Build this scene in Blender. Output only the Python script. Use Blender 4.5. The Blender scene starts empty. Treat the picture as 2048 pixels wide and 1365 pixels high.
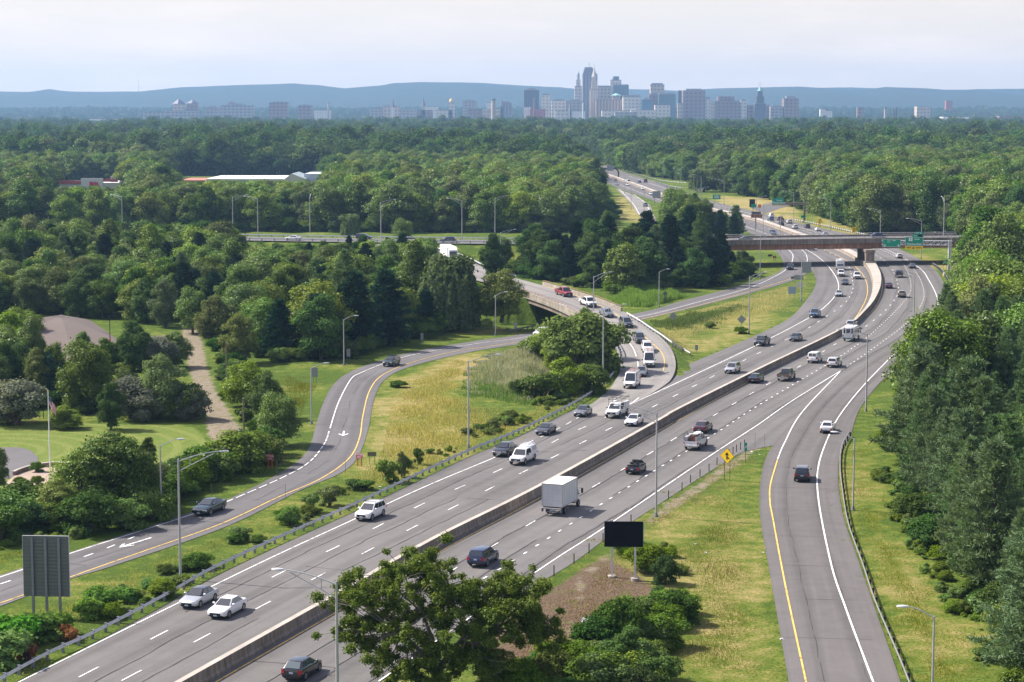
import bpy, bmesh, math, random
import numpy as np
from mathutils import Vector, Matrix
from mathutils.geometry import tessellate_polygon
random.seed(7); RNG = np.random.default_rng(11)
SC = bpy.context.scene
COL = SC.collection
R = math.radians
# ------------------------------------------------------------------ camera
F, YH, H = 4000.0, 228.0, 45.0
TH = math.atan((682.5-YH)/F); CT, ST = math.cos(TH), math.sin(TH)
cam = bpy.data.cameras.new('camera'); cam.sensor_width = 36; cam.lens = F/2048*36
cam.clip_start = 1; cam.clip_end = 40000
co = bpy.data.objects.new('camera', cam); COL.objects.link(co)
co.location = (0, 0, H); co.rotation_euler = (math.pi/2-TH, 0, 0); SC.camera = co

def P(px, py, z=0.0):
    a, b = (px-1024)/F, (py-682.5)/F
    d = (a, -b*ST+CT, -b*CT-ST)
    t = (z-H)/d[2]
    return np.array((a*t, d[1]*t, z))
def PD(px, py, Y):                      # point on the pixel ray at forward distance Y
    a, b = (px-1024)/F, (py-682.5)/F
    d = (a, -b*ST+CT, -b*CT-ST); t = Y/d[1]
    return np.array((a*t, Y, H+d[2]*t))
def proj(x, y, z):
    z = z-H; dep = y*CT-z*ST; up = y*ST+z*CT
    return 1024+F*x/dep, 682.5-F*up/dep
def PL(pts, z=0.0):
    return np.array([P(p[0], p[1], p[2] if len(p) > 2 else z) for p in pts])
def spline(pts, step=2.0):              # Catmull-Rom through 3-D points, resampled
    p = np.asarray(pts, float); n = len(p)
    q = np.vstack([2*p[0]-p[1], p, 2*p[-1]-p[-2]]); out = []
    for i in range(n-1):
        a, b, c, d = q[i:i+4]; m = max(2, int(np.linalg.norm(c-b)/step))
        for t in np.arange(m)/m:
            out.append(.5*((2*b)+(-a+c)*t+(2*a-5*b+4*c-d)*t*t+(-a+3*b-3*c+d)*t**3))
    out.append(p[-1]); return np.array(out)
def arclen(p):
    return np.concatenate([[0], np.cumsum(np.linalg.norm(np.diff(p, axis=0), axis=1))])
def resample(p, n):
    s = arclen(p); t = np.linspace(0, s[-1], n)
    return np.stack([np.interp(t, s, p[:, k]) for k in range(3)], 1)
def normals2(p):                        # right-hand normals in plan
    t = np.gradient(p[:, :2], axis=0); t /= np.linalg.norm(t, axis=1)[:, None]+1e-9
    return np.stack([t[:, 1], -t[:, 0]], 1)
def offset(p, d):
    q = p.copy(); q[:, :2] += normals2(p)*(d if np.isscalar(d) else np.asarray(d)[:, None]); return q
def seg_dist(X, Y, poly):               # distance from points to a polyline (plan)
    best = np.full(np.shape(X), 1e9)
    for a, b in zip(poly[:-1], poly[1:]):
        d = b[:2]-a[:2]; L = d@d+1e-12
        t = np.clip(((X-a[0])*d[0]+(Y-a[1])*d[1])/L, 0, 1)
        best = np.minimum(best, np.hypot(X-a[0]-t*d[0], Y-a[1]-t*d[1]))
    return best
def inside(X, Y, poly):
    c = np.zeros(np.shape(X), bool); n = len(poly)
    for i in range(n):
        x1, y1 = poly[i][:2]; x2, y2 = poly[i-1][:2]
        m = ((y1 > Y) != (y2 > Y)) & (X < (x2-x1)*(Y-y1)/(y2-y1+1e-12)+x1); c ^= m
    return c
# ------------------------------------------------------------------ objects
def tag(o, label=None, cat=None, group=None, kind=None):
    if label: o['label'] = label
    if cat: o['category'] = cat
    if group: o['group'] = group
    if kind: o['kind'] = kind
    return o
def link(o, parent=None):
    COL.objects.link(o)
    if parent: o.parent = parent
    return o
def mesh(name, v, f, mats=(), smooth=False, fm=None, angle=None):
    me = bpy.data.meshes.new(name)
    me.from_pydata([tuple(map(float, q)) for q in v], [], [tuple(map(int, q)) for q in f])
    for m in (mats if isinstance(mats, (list, tuple)) else [mats]): me.materials.append(m)
    if fm is not None: me.polygons.foreach_set('material_index', np.asarray(fm, np.int32))
    if smooth or angle:
        me.polygons.foreach_set('use_smooth', np.ones(len(me.polygons), bool))
        if angle: me.set_sharp_from_angle(angle=R(angle))
    me.update(); return me
def fastmesh(name, v, quads, mats=(), fm=None, smooth=False):
    v = np.asarray(v, np.float32); q = np.asarray(quads, np.int32); n, k = q.shape
    me = bpy.data.meshes.new(name)
    me.vertices.add(len(v)); me.vertices.foreach_set('co', v.ravel())
    me.loops.add(n*k); me.loops.foreach_set('vertex_index', q.ravel())
    me.polygons.add(n); me.polygons.foreach_set('loop_start', np.arange(0, n*k, k, dtype=np.int32))
    me.polygons.foreach_set('loop_total', np.full(n, k, np.int32))
    for m in (mats if isinstance(mats, (list, tuple)) else [mats]): me.materials.append(m)
    if fm is not None: me.polygons.foreach_set('material_index', np.asarray(fm, np.int32))
    if smooth: me.polygons.foreach_set('use_smooth', np.ones(n, bool))
    me.update(calc_edges=True); return me
def attr(me, name, arr):
    a = me.attributes.new(name, 'FLOAT', 'POINT'); a.data.foreach_set('value', np.asarray(arr, np.float32).ravel())
def obj(name, me, parent=None, loc=(0, 0, 0), rot=(0, 0, 0), scale=None):
    o = bpy.data.objects.new(name, me); link(o, parent); o.location = loc; o.rotation_euler = rot
    if scale is not None: o.scale = scale if hasattr(scale, '__len__') else (scale,)*3
    return o
def empty(name, loc=(0, 0, 0), rz=0.0):
    o = bpy.data.objects.new(name, None); link(o); o.location = loc; o.rotation_euler = (0, 0, rz); o.empty_display_size = .5; return o
class MB:                               # collects shapes of one part
    def __init__(s): s.v = []; s.f = []; s.m = []
    def add(s, v, f, m=0):
        n = len(s.v); s.v += [tuple(q) for q in v]; s.f += [tuple(i+n for i in q) for q in f]; s.m += [m]*len(f); return s
    def box(s, x0, x1, y0, y1, z0, z1, m=0):
        v = [(x, y, z) for z in (z0, z1) for y in (y0, y1) for x in (x0, x1)]
        return s.add(v, [(0, 2, 3, 1), (4, 5, 7, 6), (0, 1, 5, 4), (2, 6, 7, 3), (0, 4, 6, 2), (1, 3, 7, 5)], m)
    def tube(s, pts, rad, n=8, m=0, cap=True):
        pts = np.asarray(pts, float); rad = np.broadcast_to(rad, (len(pts),)); rings = []
        for i, p in enumerate(pts):
            t = pts[min(i+1, len(pts)-1)]-pts[max(i-1, 0)]; t = t/(np.linalg.norm(t)+1e-9)
            a = np.cross(t, (0, 0, 1) if abs(t[2]) < .9 else (1, 0, 0)); a /= np.linalg.norm(a); b = np.cross(t, a)
            rings.append([p+rad[i]*(math.cos(u)*a+math.sin(u)*b) for u in np.arange(n)*2*math.pi/n])
        v = [q for r in rings for q in r]; f = []
        for i in range(len(pts)-1):
            for j in range(n): f.append((i*n+j, i*n+(j+1) % n, (i+1)*n+(j+1) % n, (i+1)*n+j))
        if cap: f += [tuple(range(n-1, -1, -1)), tuple(range((len(pts)-1)*n, len(pts)*n))]
        return s.add(v, f, m)
    def quad(s, a, b, c, d, m=0): return s.add([a, b, c, d], [(0, 1, 2, 3)], m)
    def prism(s, poly, z0, z1, m=0):    # plan polygon extruded upwards
        n = len(poly); v = [(p[0], p[1], z0) for p in poly]+[(p[0], p[1], z1) for p in poly]
        f = [(i, (i+1) % n, n+(i+1) % n, n+i) for i in range(n)]+[tuple(range(n-1, -1, -1)), tuple(range(n, 2*n))]
        return s.add(v, f, m)
    def me(s, name, mats, smooth=False, angle=None): return mesh(name, s.v, s.f, mats, smooth, s.m, angle)
    def obj(s, name, mats, parent=None, angle=None, **k): return obj(name, s.me(name, mats, angle=angle), parent, **k)
def ribbon_mesh(name, L, Rr, mat, z=0.0, nx=2, lane=None):
    n = len(L); rows = []
    for t in np.linspace(0, 1, nx): rows.append(L*(1-t)+Rr*t)
    v = np.stack(rows, 1).reshape(-1, 3).copy(); v[:, 2] += z
    i = np.arange(n-1)[:, None]*nx+np.arange(nx-1)[None]; i = i.ravel()
    me = fastmesh(name, v, np.stack([i, i+1, i+nx+1, i+nx], 1), mat)
    if me.polygons[0].normal.z < 0: me.flip_normals()
    sl_ = np.repeat(arclen((L+Rr)/2), nx); attr(me, 'along', sl_)
    if lane is not None: attr(me, 'lane', seg_dist(v[:, 0], v[:, 1], lane) if not callable(lane) else lane(v))
    return me
# ------------------------------------------------------------------ materials
class NT:
    def __init__(s, name, rough=.6, spec=.3):
        s.m = bpy.data.materials.new(name); s.m.use_nodes = True; s.t = s.m.node_tree
        s.b = s.t.nodes['Principled BSDF']; s.b.inputs['Roughness'].default_value = rough
        s.b.inputs['Specular IOR Level'].default_value = spec
    def n(s, typ, **k):
        x = s.t.nodes.new(typ)
        for a, b in k.items():
            if a.startswith('i_'):
                key = a[2:]; key = int(key) if key.isdigit() else key.replace('_', ' ')
                if isinstance(b, bpy.types.NodeSocket): s.t.links.new(b, x.inputs[key])
                else: x.inputs[key].default_value = b
            else: setattr(x, a, b)
        return x
    def l(s, a, b): s.t.links.new(a, b)
    def coord(s, k='Object'): return s.n('ShaderNodeTexCoord').outputs[k]
    def pos(s): return s.n('ShaderNodeNewGeometry').outputs['Position']
    def noise(s, scale, det=4, vec=None, rough=.55):
        x = s.n('ShaderNodeTexNoise', i_Scale=scale, i_Detail=det, i_Roughness=rough)
        s.l(vec or s.pos(), x.inputs['Vector']); return x.outputs['Fac']
    def ramp(s, fac, stops, mode='LINEAR'):
        x = s.n('ShaderNodeValToRGB'); e = x.color_ramp.elements; x.color_ramp.interpolation = mode
        while len(e) < len(stops): e.new(.5)
        for q, (p, c) in zip(e, stops): q.position = p; q.color = (*c, 1) if len(c) == 3 else c
        s.l(fac, x.inputs[0]); return x.outputs[0]
    def mix(s, fac, a, b, mode='MIX'):
        x = s.n('ShaderNodeMix', data_type='RGBA', blend_type=mode)
        for k, q in ((0, fac), (6, a), (7, b)):
            if isinstance(q, bpy.types.NodeSocket): s.l(q, x.inputs[k])
            elif k: x.inputs[k].default_value = (*q, 1) if len(q) == 3 else q
            else: x.inputs[0].default_value = q
        return x.outputs[2]
    def math(s, op, a, b=0.0, c=None, clamp=False):
        x = s.n('ShaderNodeMath', operation=op, use_clamp=clamp)
        for k, q in ((0, a), (1, b), (2, c)):
            if q is None: continue
            if isinstance(q, bpy.types.NodeSocket): s.l(q, x.inputs[k])
            else: x.inputs[k].default_value = q
        return x.outputs[0]
    def att(s, name): return s.n('ShaderNodeAttribute', attribute_name=name).outputs['Fac']
    def bump(s, h, strength=.3, dist=.1):
        x = s.n('ShaderNodeBump', i_Strength=strength, i_Distance=dist); s.l(h, x.inputs['Height']); s.l(x.outputs[0], s.b.inputs['Normal'])
    def col(s, c): s.l(c, s.b.inputs['Base Color'])
_MC = {}
def flat(name, c, rough=.6, metal=0.0, spec=.4, var=0.0, scale=1.0, coat=0.0):
    if name in _MC: return _MC[name]
    t = NT(name, rough, spec); t.b.inputs['Metallic'].default_value = metal
    if coat: t.b.inputs['Coat Weight'].default_value = coat; t.b.inputs['Coat Roughness'].default_value = .05
    if var:
        f = t.noise(scale, 5); t.col(t.mix(f, tuple(q*(1-var) for q in c), tuple(min(1, q*(1+var)) for q in c)))
    else: t.b.inputs['Base Color'].default_value = (*c, 1)
    _MC[name] = t.m; return t.m

def asphalt(name, base, warm=0.0, lane_w=3.66):
    t = NT(name, .85, .25); b = np.array(base)
    big = t.noise(.035, 4); mid = t.noise(.5, 5); fine = t.noise(7.0, 3)
    # polished wheel paths and a dark oil line down each lane, from the distance to the kerb side
    ph = t.math('MULTIPLY', t.att('lane'), 2*math.pi/lane_w)
    wav = t.math('COSINE', ph); oil = t.math('COSINE', t.math('MULTIPLY', ph, 2.0))
    c = t.mix(t.ramp(big, [(.3, (0, 0, 0)), (.7, (1, 1, 1))]), tuple(b*.86), tuple(b*1.12))
    c = t.mix(t.ramp(mid, [(.35, (0, 0, 0)), (.7, (1, 1, 1))]), c, t.mix(.5, c, tuple(b*1.25)))
    k = t.math('MULTIPLY_ADD', wav, .085, 1.0); k = t.math('ADD', k, t.math('MULTIPLY', oil, -.06))
    k = t.math('ADD', k, t.math('MULTIPLY', t.math('SUBTRACT', fine, .5), .35))
    sv = t.n('ShaderNodeCombineXYZ'); t.l(t.math('MULTIPLY', t.att('lane'), 1.5), sv.inputs[0]); t.l(t.math('MULTIPLY', t.att('along'), .018), sv.inputs[1])
    k = t.math('ADD', k, t.math('MULTIPLY', t.math('SUBTRACT', t.noise(1.0, 5, sv.outputs[0], .65), .5), .55))
    pc = t.n('ShaderNodeCombineXYZ'); t.l(t.math('FLOOR', t.math('DIVIDE', t.att('lane'), lane_w)), pc.inputs[0]); t.l(t.math('FLOOR', t.math('DIVIDE', t.att('along'), 46.0)), pc.inputs[1])
    wn = t.n('ShaderNodeTexWhiteNoise'); t.l(pc.outputs[0], wn.inputs['Vector']); k = t.math('ADD', k, t.math('MULTIPLY', t.math('SUBTRACT', wn.outputs['Value'], .5), .14))
    kk = t.n('ShaderNodeCombineXYZ'); [t.l(k, kk.inputs[i]) for i in range(3)]
    c = t.mix(1.0, c, kk.outputs[0], 'MULTIPLY')
    t.col(c); t.bump(fine, .25, .02); return t.m
M_ROAD = asphalt('asphalt_highway', (.122, .116, .114))
M_RAMP = asphalt('asphalt_ramp', (.113, .108, .111), lane_w=4.2)
M_SHLD = asphalt('asphalt_shoulder', (.112, .104, .103), lane_w=3.4)
M_DECK = asphalt('asphalt_deck', (.20, .19, .18), lane_w=4.2)
M_LANE = asphalt('asphalt_lane', (.185, .175, .18), lane_w=3)
def paint(name, c):
    t = NT(name, .7, .3); f = t.noise(1.2, 6); g = t.noise(9, 2)
    w = t.ramp(t.math('ADD', f, t.math('MULTIPLY', g, .35)), [(.46, (.26, .26, .26)), (.66, (1, 1, 1))])
    t.col(t.mix(1.0, c, w, 'MULTIPLY')); return t.m
M_WHITE = paint('road_paint_white', (.80, .80, .80)); M_YEL = paint('road_paint_yellow', (.72, .48, .12))
def concrete_mat(name, c, streak=True):
    t = NT(name, .85, .25); f = t.noise(.35, 6); g = t.noise(5, 4)
    o = t.mix(t.ramp(f, [(.3, (0, 0, 0)), (.7, (1, 1, 1))]), tuple(q*.72 for q in c), tuple(q*1.12 for q in c))
    if streak:
        mp = t.n('ShaderNodeMapping', i_Scale=(1.6, 1.6, .12)); t.l(t.pos(), mp.inputs[0])
        s_ = t.ramp(t.noise(1.4, 4, mp.outputs[0]), [(.45, (.55, .5, .45)), (.62, (1, 1, 1))]); o = t.mix(.75, o, s_, 'MULTIPLY')
    o = t.mix(t.math('MULTIPLY', g, .35), o, tuple(q*.55 for q in c)); t.col(o); t.bump(g, .3, .03); return t.m
M_CONC = concrete_mat('concrete_barrier', (.34, .29, .245)); M_CONC2 = concrete_mat('concrete_light', (.42, .385, .335))
M_CAP = concrete_mat('concrete_cap', (.46, .42, .37), False)
M_RUST = concrete_mat('weathered_steel', (.46, .25, .17)); M_FASC = concrete_mat('concrete_fascia', (.32, .275, .24))
M_GALV = flat('galvanised_steel', (.60, .61, .64), .5, .12, var=.15, scale=.8)
M_GALVD = flat('galvanised_dark', (.20, .21, .24), .55, .2, var=.2, scale=2)
M_STEELP = flat('painted_grey_steel', (.40, .40, .43), .5, .3, var=.1)
M_WOOD = flat('weathered_wood', (.16, .125, .10), .9, var=.35, scale=3)
M_BLACK = flat('matt_black', (.012, .012, .016), .6); M_DKGREY = flat('dark_grey', (.05, .05, .055), .7)
# ------------------------------------------------------------------ road layout (traced, then laid on the ground plane)
BAR_px = [(150, 1514), (341, 1402), (675, 1210), (861, 1101), (1080, 989), (1314, 857), (1360, 830), (1526, 746), (1683, 668), (1727, 632), (1747, 602), (1754, 572), (1748, 546), (1730, 526),
          (1672, 497), (1595, 471), (1548, 454), (1508, 441), (1450, 427), (1393, 415), (1334, 395), (1276, 373), (1237, 359), (1213, 350), (1190, 337), (1168, 323), (1148, 314), (1118, 308)]
BAR = spline(PL(BAR_px), 3)
A_left_px = [(-330, 1540), (0, 1387), (189, 1287), (328, 1213), (426, 1157), (566, 1090), (700, 1028), (803, 979), (937, 915), (1032, 876), (1119, 833), (1190, 806), (1250, 788), (1310, 765), (1360, 737), (1472, 689), (1573, 641),
             (1612, 602), (1630, 573), (1630, 553), (1615, 530), (1592, 512), (1560, 494), (1514, 473), (1440, 441), (1380, 424), (1325, 408), (1285, 394), (1235, 376), (1200, 358), (1165, 338), (1140, 322), (1115, 313), (1085, 307)]
B_right_px = [(640, 1450), (757, 1365), (900, 1270), (1080, 1166), (1148, 1126), (1206, 1083), (1337, 997), (1439, 932), (1500, 898), (1537, 897), (1592, 852), (1650, 803), (1712, 758), (1765, 724), (1830, 690), (1880, 650), (1900, 605),
              (1885, 562), (1860, 532), (1800, 499), (1755, 484), (1713, 472), (1639, 456), (1582, 442), (1521, 426), (1470, 414), (1420, 402), (1393, 395), (1362, 381), (1330, 370), (1295, 359), (1256, 347), (1215, 333), (1190, 323), (1165, 315), (1140, 309), (1110, 304)]
def pair_ribbon(name, Lp, Rp, mat, z, nx, lane, n=700):
    return ribbon_mesh(name, resample(Lp, n), resample(Rp, n), mat, z, nx, lane)
def match(poly, base):                  # for every base point the nearest point of poly, kept in order
    q = resample(poly, 6000); out = []; last = 0
    for b in base:
        d = np.hypot(q[:, 0]-b[0], q[:, 1]-b[1]); d[:last] = 1e9
        i = int(np.argmin(d[:last+600])) if last else int(np.argmin(d)); out.append(i); last = i
    k = np.ones(31)/31; ix = np.convolve(np.pad(np.array(out, float), 15, mode='edge'), k, 'valid'); return q[np.round(ix).astype(int)]
A_left = spline(PL(A_left_px), 3); B_right = spline(PL(B_right_px), 3)
hw = obj('southbound_carriageway', pair_ribbon('southbound_carriageway', match(A_left, BAR), BAR, M_ROAD, .045, 22, BAR)); tag(hw, kind='structure')
hw = obj('northbound_carriageway', pair_ribbon('northbound_carriageway', BAR, match(B_right, BAR), M_ROAD, .04, 26, BAR)); tag(hw, kind='structure')
# merging on-ramp on the right
D_left_px = [(1590, 1470), (1577, 1365), (1537, 1133), (1520, 1031), (1522, 956), (1541, 899), (1590, 840), (1650, 785), (1720, 735), (1790, 700)]
D_right_px = [(1832, 1470), (1801, 1365), (1722, 1137), (1684, 1020), (1678, 925), (1701, 872), (1719, 820), (1756, 771), (1801, 727), (1850, 682)]
D_left = spline(PL(D_left_px), 2); D_right = spline(PL(D_right_px), 2)
D_mid = (resample(D_left, 200)+resample(D_right, 200))/2
o = obj('entrance_ramp', pair_ribbon('entrance_ramp', D_left, D_right, M_SHLD, .055, 14, D_mid, 260)); tag(o, kind='structure')
# off-ramp running behind and under the flyover to the lower left
EF_l = [(-330, 1262), (0, 1152), (140, 1106), (358, 1034), (453, 1001), (567, 943), (615, 902), (632, 851), (646, 808), (667, 770), (700, 745), (760, 722), (838, 702), (961, 681), (1017, 674), (1077, 662), (1150, 648), (1290, 624), (1360, 604), (1470, 575), (1545, 551), (1566, 535), (1562, 515), (1545, 497), (1524, 480), (1512, 474)]
EF_r = [(-330, 1330), (0, 1214), (140, 1159), (226, 1133), (453, 1054), (604, 980), (680, 948), (715, 916), (736, 860), (748, 800), (768, 762), (815, 736), (926, 708), (1000, 695), (1077, 684), (1160, 668), (1300, 637), (1400, 613), (1500, 587), (1590, 560), (1618, 540), (1610, 520), (1592, 508), (1562, 493), (1540, 482), (1528, 475)]
EFL = spline(PL(EF_l), 2); EFR = spline(PL(EF_r), 2); EF = (resample(EFL, 300)+resample(EFR, 300))/2
o = obj('exit_ramp', pair_ribbon('exit_ramp', EFL, EFR, M_RAMP, .05, 12, EF, 420)); tag(o, kind='structure')
# flyover ramp: centre line with heights
C_px = [(760, 490, 7.05), (830, 500, 7.0), (885, 516, 6.9), (945, 545, 6.75), (1020, 567, 6.5), (1090, 587, 6.1), (1150, 607, 5.4), (1205, 632, 4.3), (1252, 662, 3.0), (1285, 696, 1.7), (1296, 730, .7), (1285, 762, .2), (1245, 795, .04), (1180, 832, .04)]
C = spline(PL(C_px), 2)
cw = np.interp(np.arange(len(C))/len(C), [0, .5, .75, .86, 1], [5.0, 5.3, 5.2, 4.6, 2.0])
Cs = arclen(C)
CL, CR = offset(C, cw), offset(C, -cw)  # travelling towards the camera: right-hand normal is the picture's left
o = obj('flyover_road', ribbon_mesh('flyover_road', CL, CR, M_DECK, .06, 10, C)); tag(o, kind='structure')
# crossing highway
G_px = [(-700, 469, 7.3), (-200, 470.5, 7.3), (200, 472, 7.3), (509, 478, 7.3), (762, 482, 7.3), (1037, 485, 7.3), (1240, 484, 7.3), (1440, 482, 7.3), (1690, 478.5, 7.3), (1935, 476, 7.3), (2300, 472, 7.3), (2700, 469, 7.3)]
G = spline(PL(G_px), 6)
GL, GR = offset(G, -8.6), offset(G, 8.6)
o = obj('crossing_highway', ribbon_mesh('crossing_highway', GL, GR, M_ROAD, .05, 10, G)); tag(o, kind='structure')
def zC(x, y):
    d = np.hypot(C[:, 0]-x, C[:, 1]-y); i = int(np.argmin(d)); return C[i, 2]+.06, d[i]
def PC(px, py):
    z = 0.0
    for _ in range(25):
        p = P(px, py, z); z = .7*z+.3*zC(p[0], p[1])[0]
    return P(px, py, z)
# side roads, drive
def poly_sheet(name, px, mat, z, lane=None):
    p = spline(PL(px), 2); tri = tessellate_polygon([[Vector(q) for q in p]])
    v = p.copy(); v[:, 2] = z; me = mesh(name, v, tri, mat)
    if me.polygons[0].normal.z < 0: me.flip_normals()
    o = obj(name, me); tag(o, kind='structure'); return o
OLD_px_l = [(360, 640), (372, 700), (378, 738), (392, 775), (410, 830), (418, 872), (440, 905)]
OLD_px_r = [(392, 640), (408, 700), (414, 738), (430, 780), (458, 824), (492, 872), (500, 905)]
DRV = [(-60, 898), (40, 896), (68, 908), (77, 922), (66, 940), (36, 955), (-60, 966)]
poly_sheet('driveway', DRV, M_RAMP, .05)
FAR_px_l = [(1500, 416), (1560, 404), (1640, 396)]; FAR_px_r = [(1530, 428), (1580, 412), (1650, 402)]
o = obj('far_slip_road', pair_ribbon('far_slip_road', spline(PL(FAR_px_l), 4), spline(PL(FAR_px_r), 4), M_RAMP, .05, 3, EF, 40)); tag(o, kind='structure')
FX_l = [(1232, 378), (1262, 408), (1272, 425), (1284, 436), (1290, 446)]; FX_r = [(1262, 388), (1296, 408), (1305, 425), (1310, 436), (1314, 446)]
o = obj('far_exit_ramp', pair_ribbon('far_exit_ramp', spline(PL(FX_l), 4), spline(PL(FX_r), 4), M_DECK, .06, 3, EF, 40)); tag(o, kind='structure')
STREET = obj('far_street', pair_ribbon('far_street', spline(PL([(838, 341), (843, 325), (848, 306)]), 8), spline(PL([(858, 341), (859, 325), (862, 306)]), 8), M_DECK, .06, 2, EF, 20)); tag(STREET, kind='structure')
# ------------------------------------------------------------------ markings
def mark(name, px, mat, w=.15, z=.075, dash=None, pts=None, ph=0.0):
    p = spline(PL(px), 1.5) if pts is None else pts
    s = arclen(p); v = []; f = []
    if dash is None: segs = [(0, s[-1])]
    else:
        on, per = dash; segs = []; t = ph
        while t+on < s[-1]: segs.append((t, t+on)); t += per
    nr = normals2(p)
    for a, b in segs:
        k = np.concatenate([[a], s[(s > a) & (s < b)], [b]])
        q = np.stack([np.interp(k, s, p[:, i]) for i in range(3)], 1); m = np.stack([np.interp(k, s, nr[:, i]) for i in range(2)], 1)
        n0 = len(v)
        for qq, mm in zip(q, m): v += [(qq[0]+mm[0]*w/2, qq[1]+mm[1]*w/2, qq[2]+z), (qq[0]-mm[0]*w/2, qq[1]-mm[1]*w/2, qq[2]+z)]
        f += [(n0+2*i, n0+2*i+2, n0+2*i+3, n0+2*i+1) for i in range(len(q)-1)]
    me = mesh(name, v, f, mat)
    if me.polygons[0].normal.z < 0: me.flip_normals()
    return tag(obj(name, me), kind='structure')
LD = (3.2, 12.2); DOT = (1.0, 3.9)
B_yel = [(380, 1398), (434, 1365), (668, 1229), (887, 1101), (1080, 997), (1337, 852), (1360, 840), (1524, 749), (1681, 664), (1725, 636), (1749, 618), (1763, 587), (1764, 560), (1752, 534), (1730, 518), (1690, 500), (1625, 476), (1560, 454), (1508, 437), (1450, 423), (1393, 411), (1334, 391), (1276, 369), (1216, 348)]
mark('yellow_line', B_yel, M_YEL, .17)
mark('white_line', [(757, 1365), (1080, 1140), (1208, 1057), (1380, 940), (1446, 896), (1517, 850), (1584, 803), (1681, 743)], M_WHITE, .165)
D_w = [(1681, 743), (1670, 755), (1603, 827), (1569, 887), (1555, 920)]
mark('white_line', D_w, M_WHITE, .165, .08)
mark('yellow_line', [(1555, 921), (1541, 970), (1540, 1005), (1546, 1040), (1571, 1174), (1612, 1365), (1636, 1470)], M_YEL, .16, .085)
mark('white_line', [(1786, 711), (1730, 769), (1685, 824), (1659, 870), (1637, 933), (1637, 1001), (1662, 1129), (1692, 1220), (1746, 1365), (1785, 1470)], M_WHITE, .17, .085)
mark('white_line', [(1786, 711), (1830, 675), (1868, 635), (1875, 600), (1858, 562), (1835, 534), (1771, 499), (1700, 477), (1620, 461), (1560, 445), (1510, 430), (1400, 402), (1320, 374), (1256, 352)], M_WHITE, .18)
mark('lane_dashes', [(520, 1372), (622, 1314), (800, 1206), (1023, 1071), (1229, 950), (1423, 835), (1531, 772), (1592, 738), (1666, 692), (1730, 655), (1779, 613), (1797, 580), (1784, 540), (1756, 513), (1700, 488), (1620, 466), (1540, 442), (1450, 418), (1393, 405), (1334, 386), (1276, 365)], M_WHITE, .145, dash=LD, ph=4)
mark('lane_dots', [(870, 1214), (1021, 1126), (1278, 962), (1433, 867), (1520, 810), (1689, 708), (1756, 657), (1812, 599), (1822, 572), (1813, 540), (1795, 517), (1750, 496), (1690, 478)], M_WHITE, .2, dash=DOT)
mark('lane_dots', [(1693, 735), (1760, 688), (1815, 645), (1845, 605), (1846, 575), (1832, 545), (1808, 520), (1760, 499)], M_WHITE, .2, dash=DOT)
mark('lane_dashes', [(1690, 478), (1620, 463), (1540, 441), (1450, 412), (1393, 400), (1334, 380), (1276, 359)], M_WHITE, .145, dash=LD)
# towards the camera
mark('white_line', [(-260, 1516), (40, 1365), (358, 1207), (536, 1120), (700, 1044), (852, 974), (988, 917)], M_WHITE, .165)
mark('lane_dashes', [(988, 917), (1110, 862), (1180, 822), (1243, 781), (1262, 760)], M_WHITE, .15, dash=(3, 6), z=.085)
mark('white_line', [(1256, 812), (1360, 764), (1506, 695), (1614, 639), (1648, 616), (1672, 590), (1677, 570), (1667, 547), (1644, 521), (1612, 500), (1560, 478), (1480, 450), (1400, 423), (1330, 404), (1285, 388), (1240, 370)], M_WHITE, .18)
mark('lane_dashes', [(-60, 1467), (170, 1350), (331, 1265), (575, 1141), (685, 1090), (853, 1006), (1010, 936), (1130, 873), (1186, 848), (1226, 828)], M_WHITE, .145, dash=LD, ph=3)
mark('lane_dashes', [(60, 1459), (263, 1353), (409, 1275), (536, 1207), (653, 1146), (754, 1094), (845, 1047), (927, 1006), (1003, 967), (1132, 903), (1189, 874), (1369, 783), (1441, 746), (1502, 715), (1558, 687), (1608, 662), (1676, 618), (1697, 598), (1706, 572), (1696, 530), (1676, 515), (1640, 498), (1560, 467), (1480, 440), (1400, 418), (1340, 402), (1290, 383)], M_WHITE, .145, dash=LD, ph=1)
mark('yellow_line', [(1640, 684), (1700, 648), (1726, 612), (1735, 585), (1731, 560), (1715, 538), (1690, 520), (1650, 500), (1590, 478)], M_YEL, .16)
# flyover
def markC(name, px, mat, w=.15, dash=None):
    p = spline(np.array([PC(*q) for q in px]), 1.5); return mark(name, None, mat, w, .03, dash, pts=p)
markC('white_line', [(1053, 590), (1110, 605), (1160, 625), (1200, 649), (1239, 672), (1263, 692), (1274, 719), (1276, 745), (1268, 762)], M_WHITE, .17)
markC('yellow_line', [(1090, 573), (1150, 591), (1200, 612), (1242, 636), (1288, 673), (1320, 702), (1329, 722), (1327, 742)], M_YEL, .17)
mark('white_line', [(1327, 742), (1314, 762), (1274, 800), (1256, 812)], M_WHITE, .18, .1)
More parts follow.
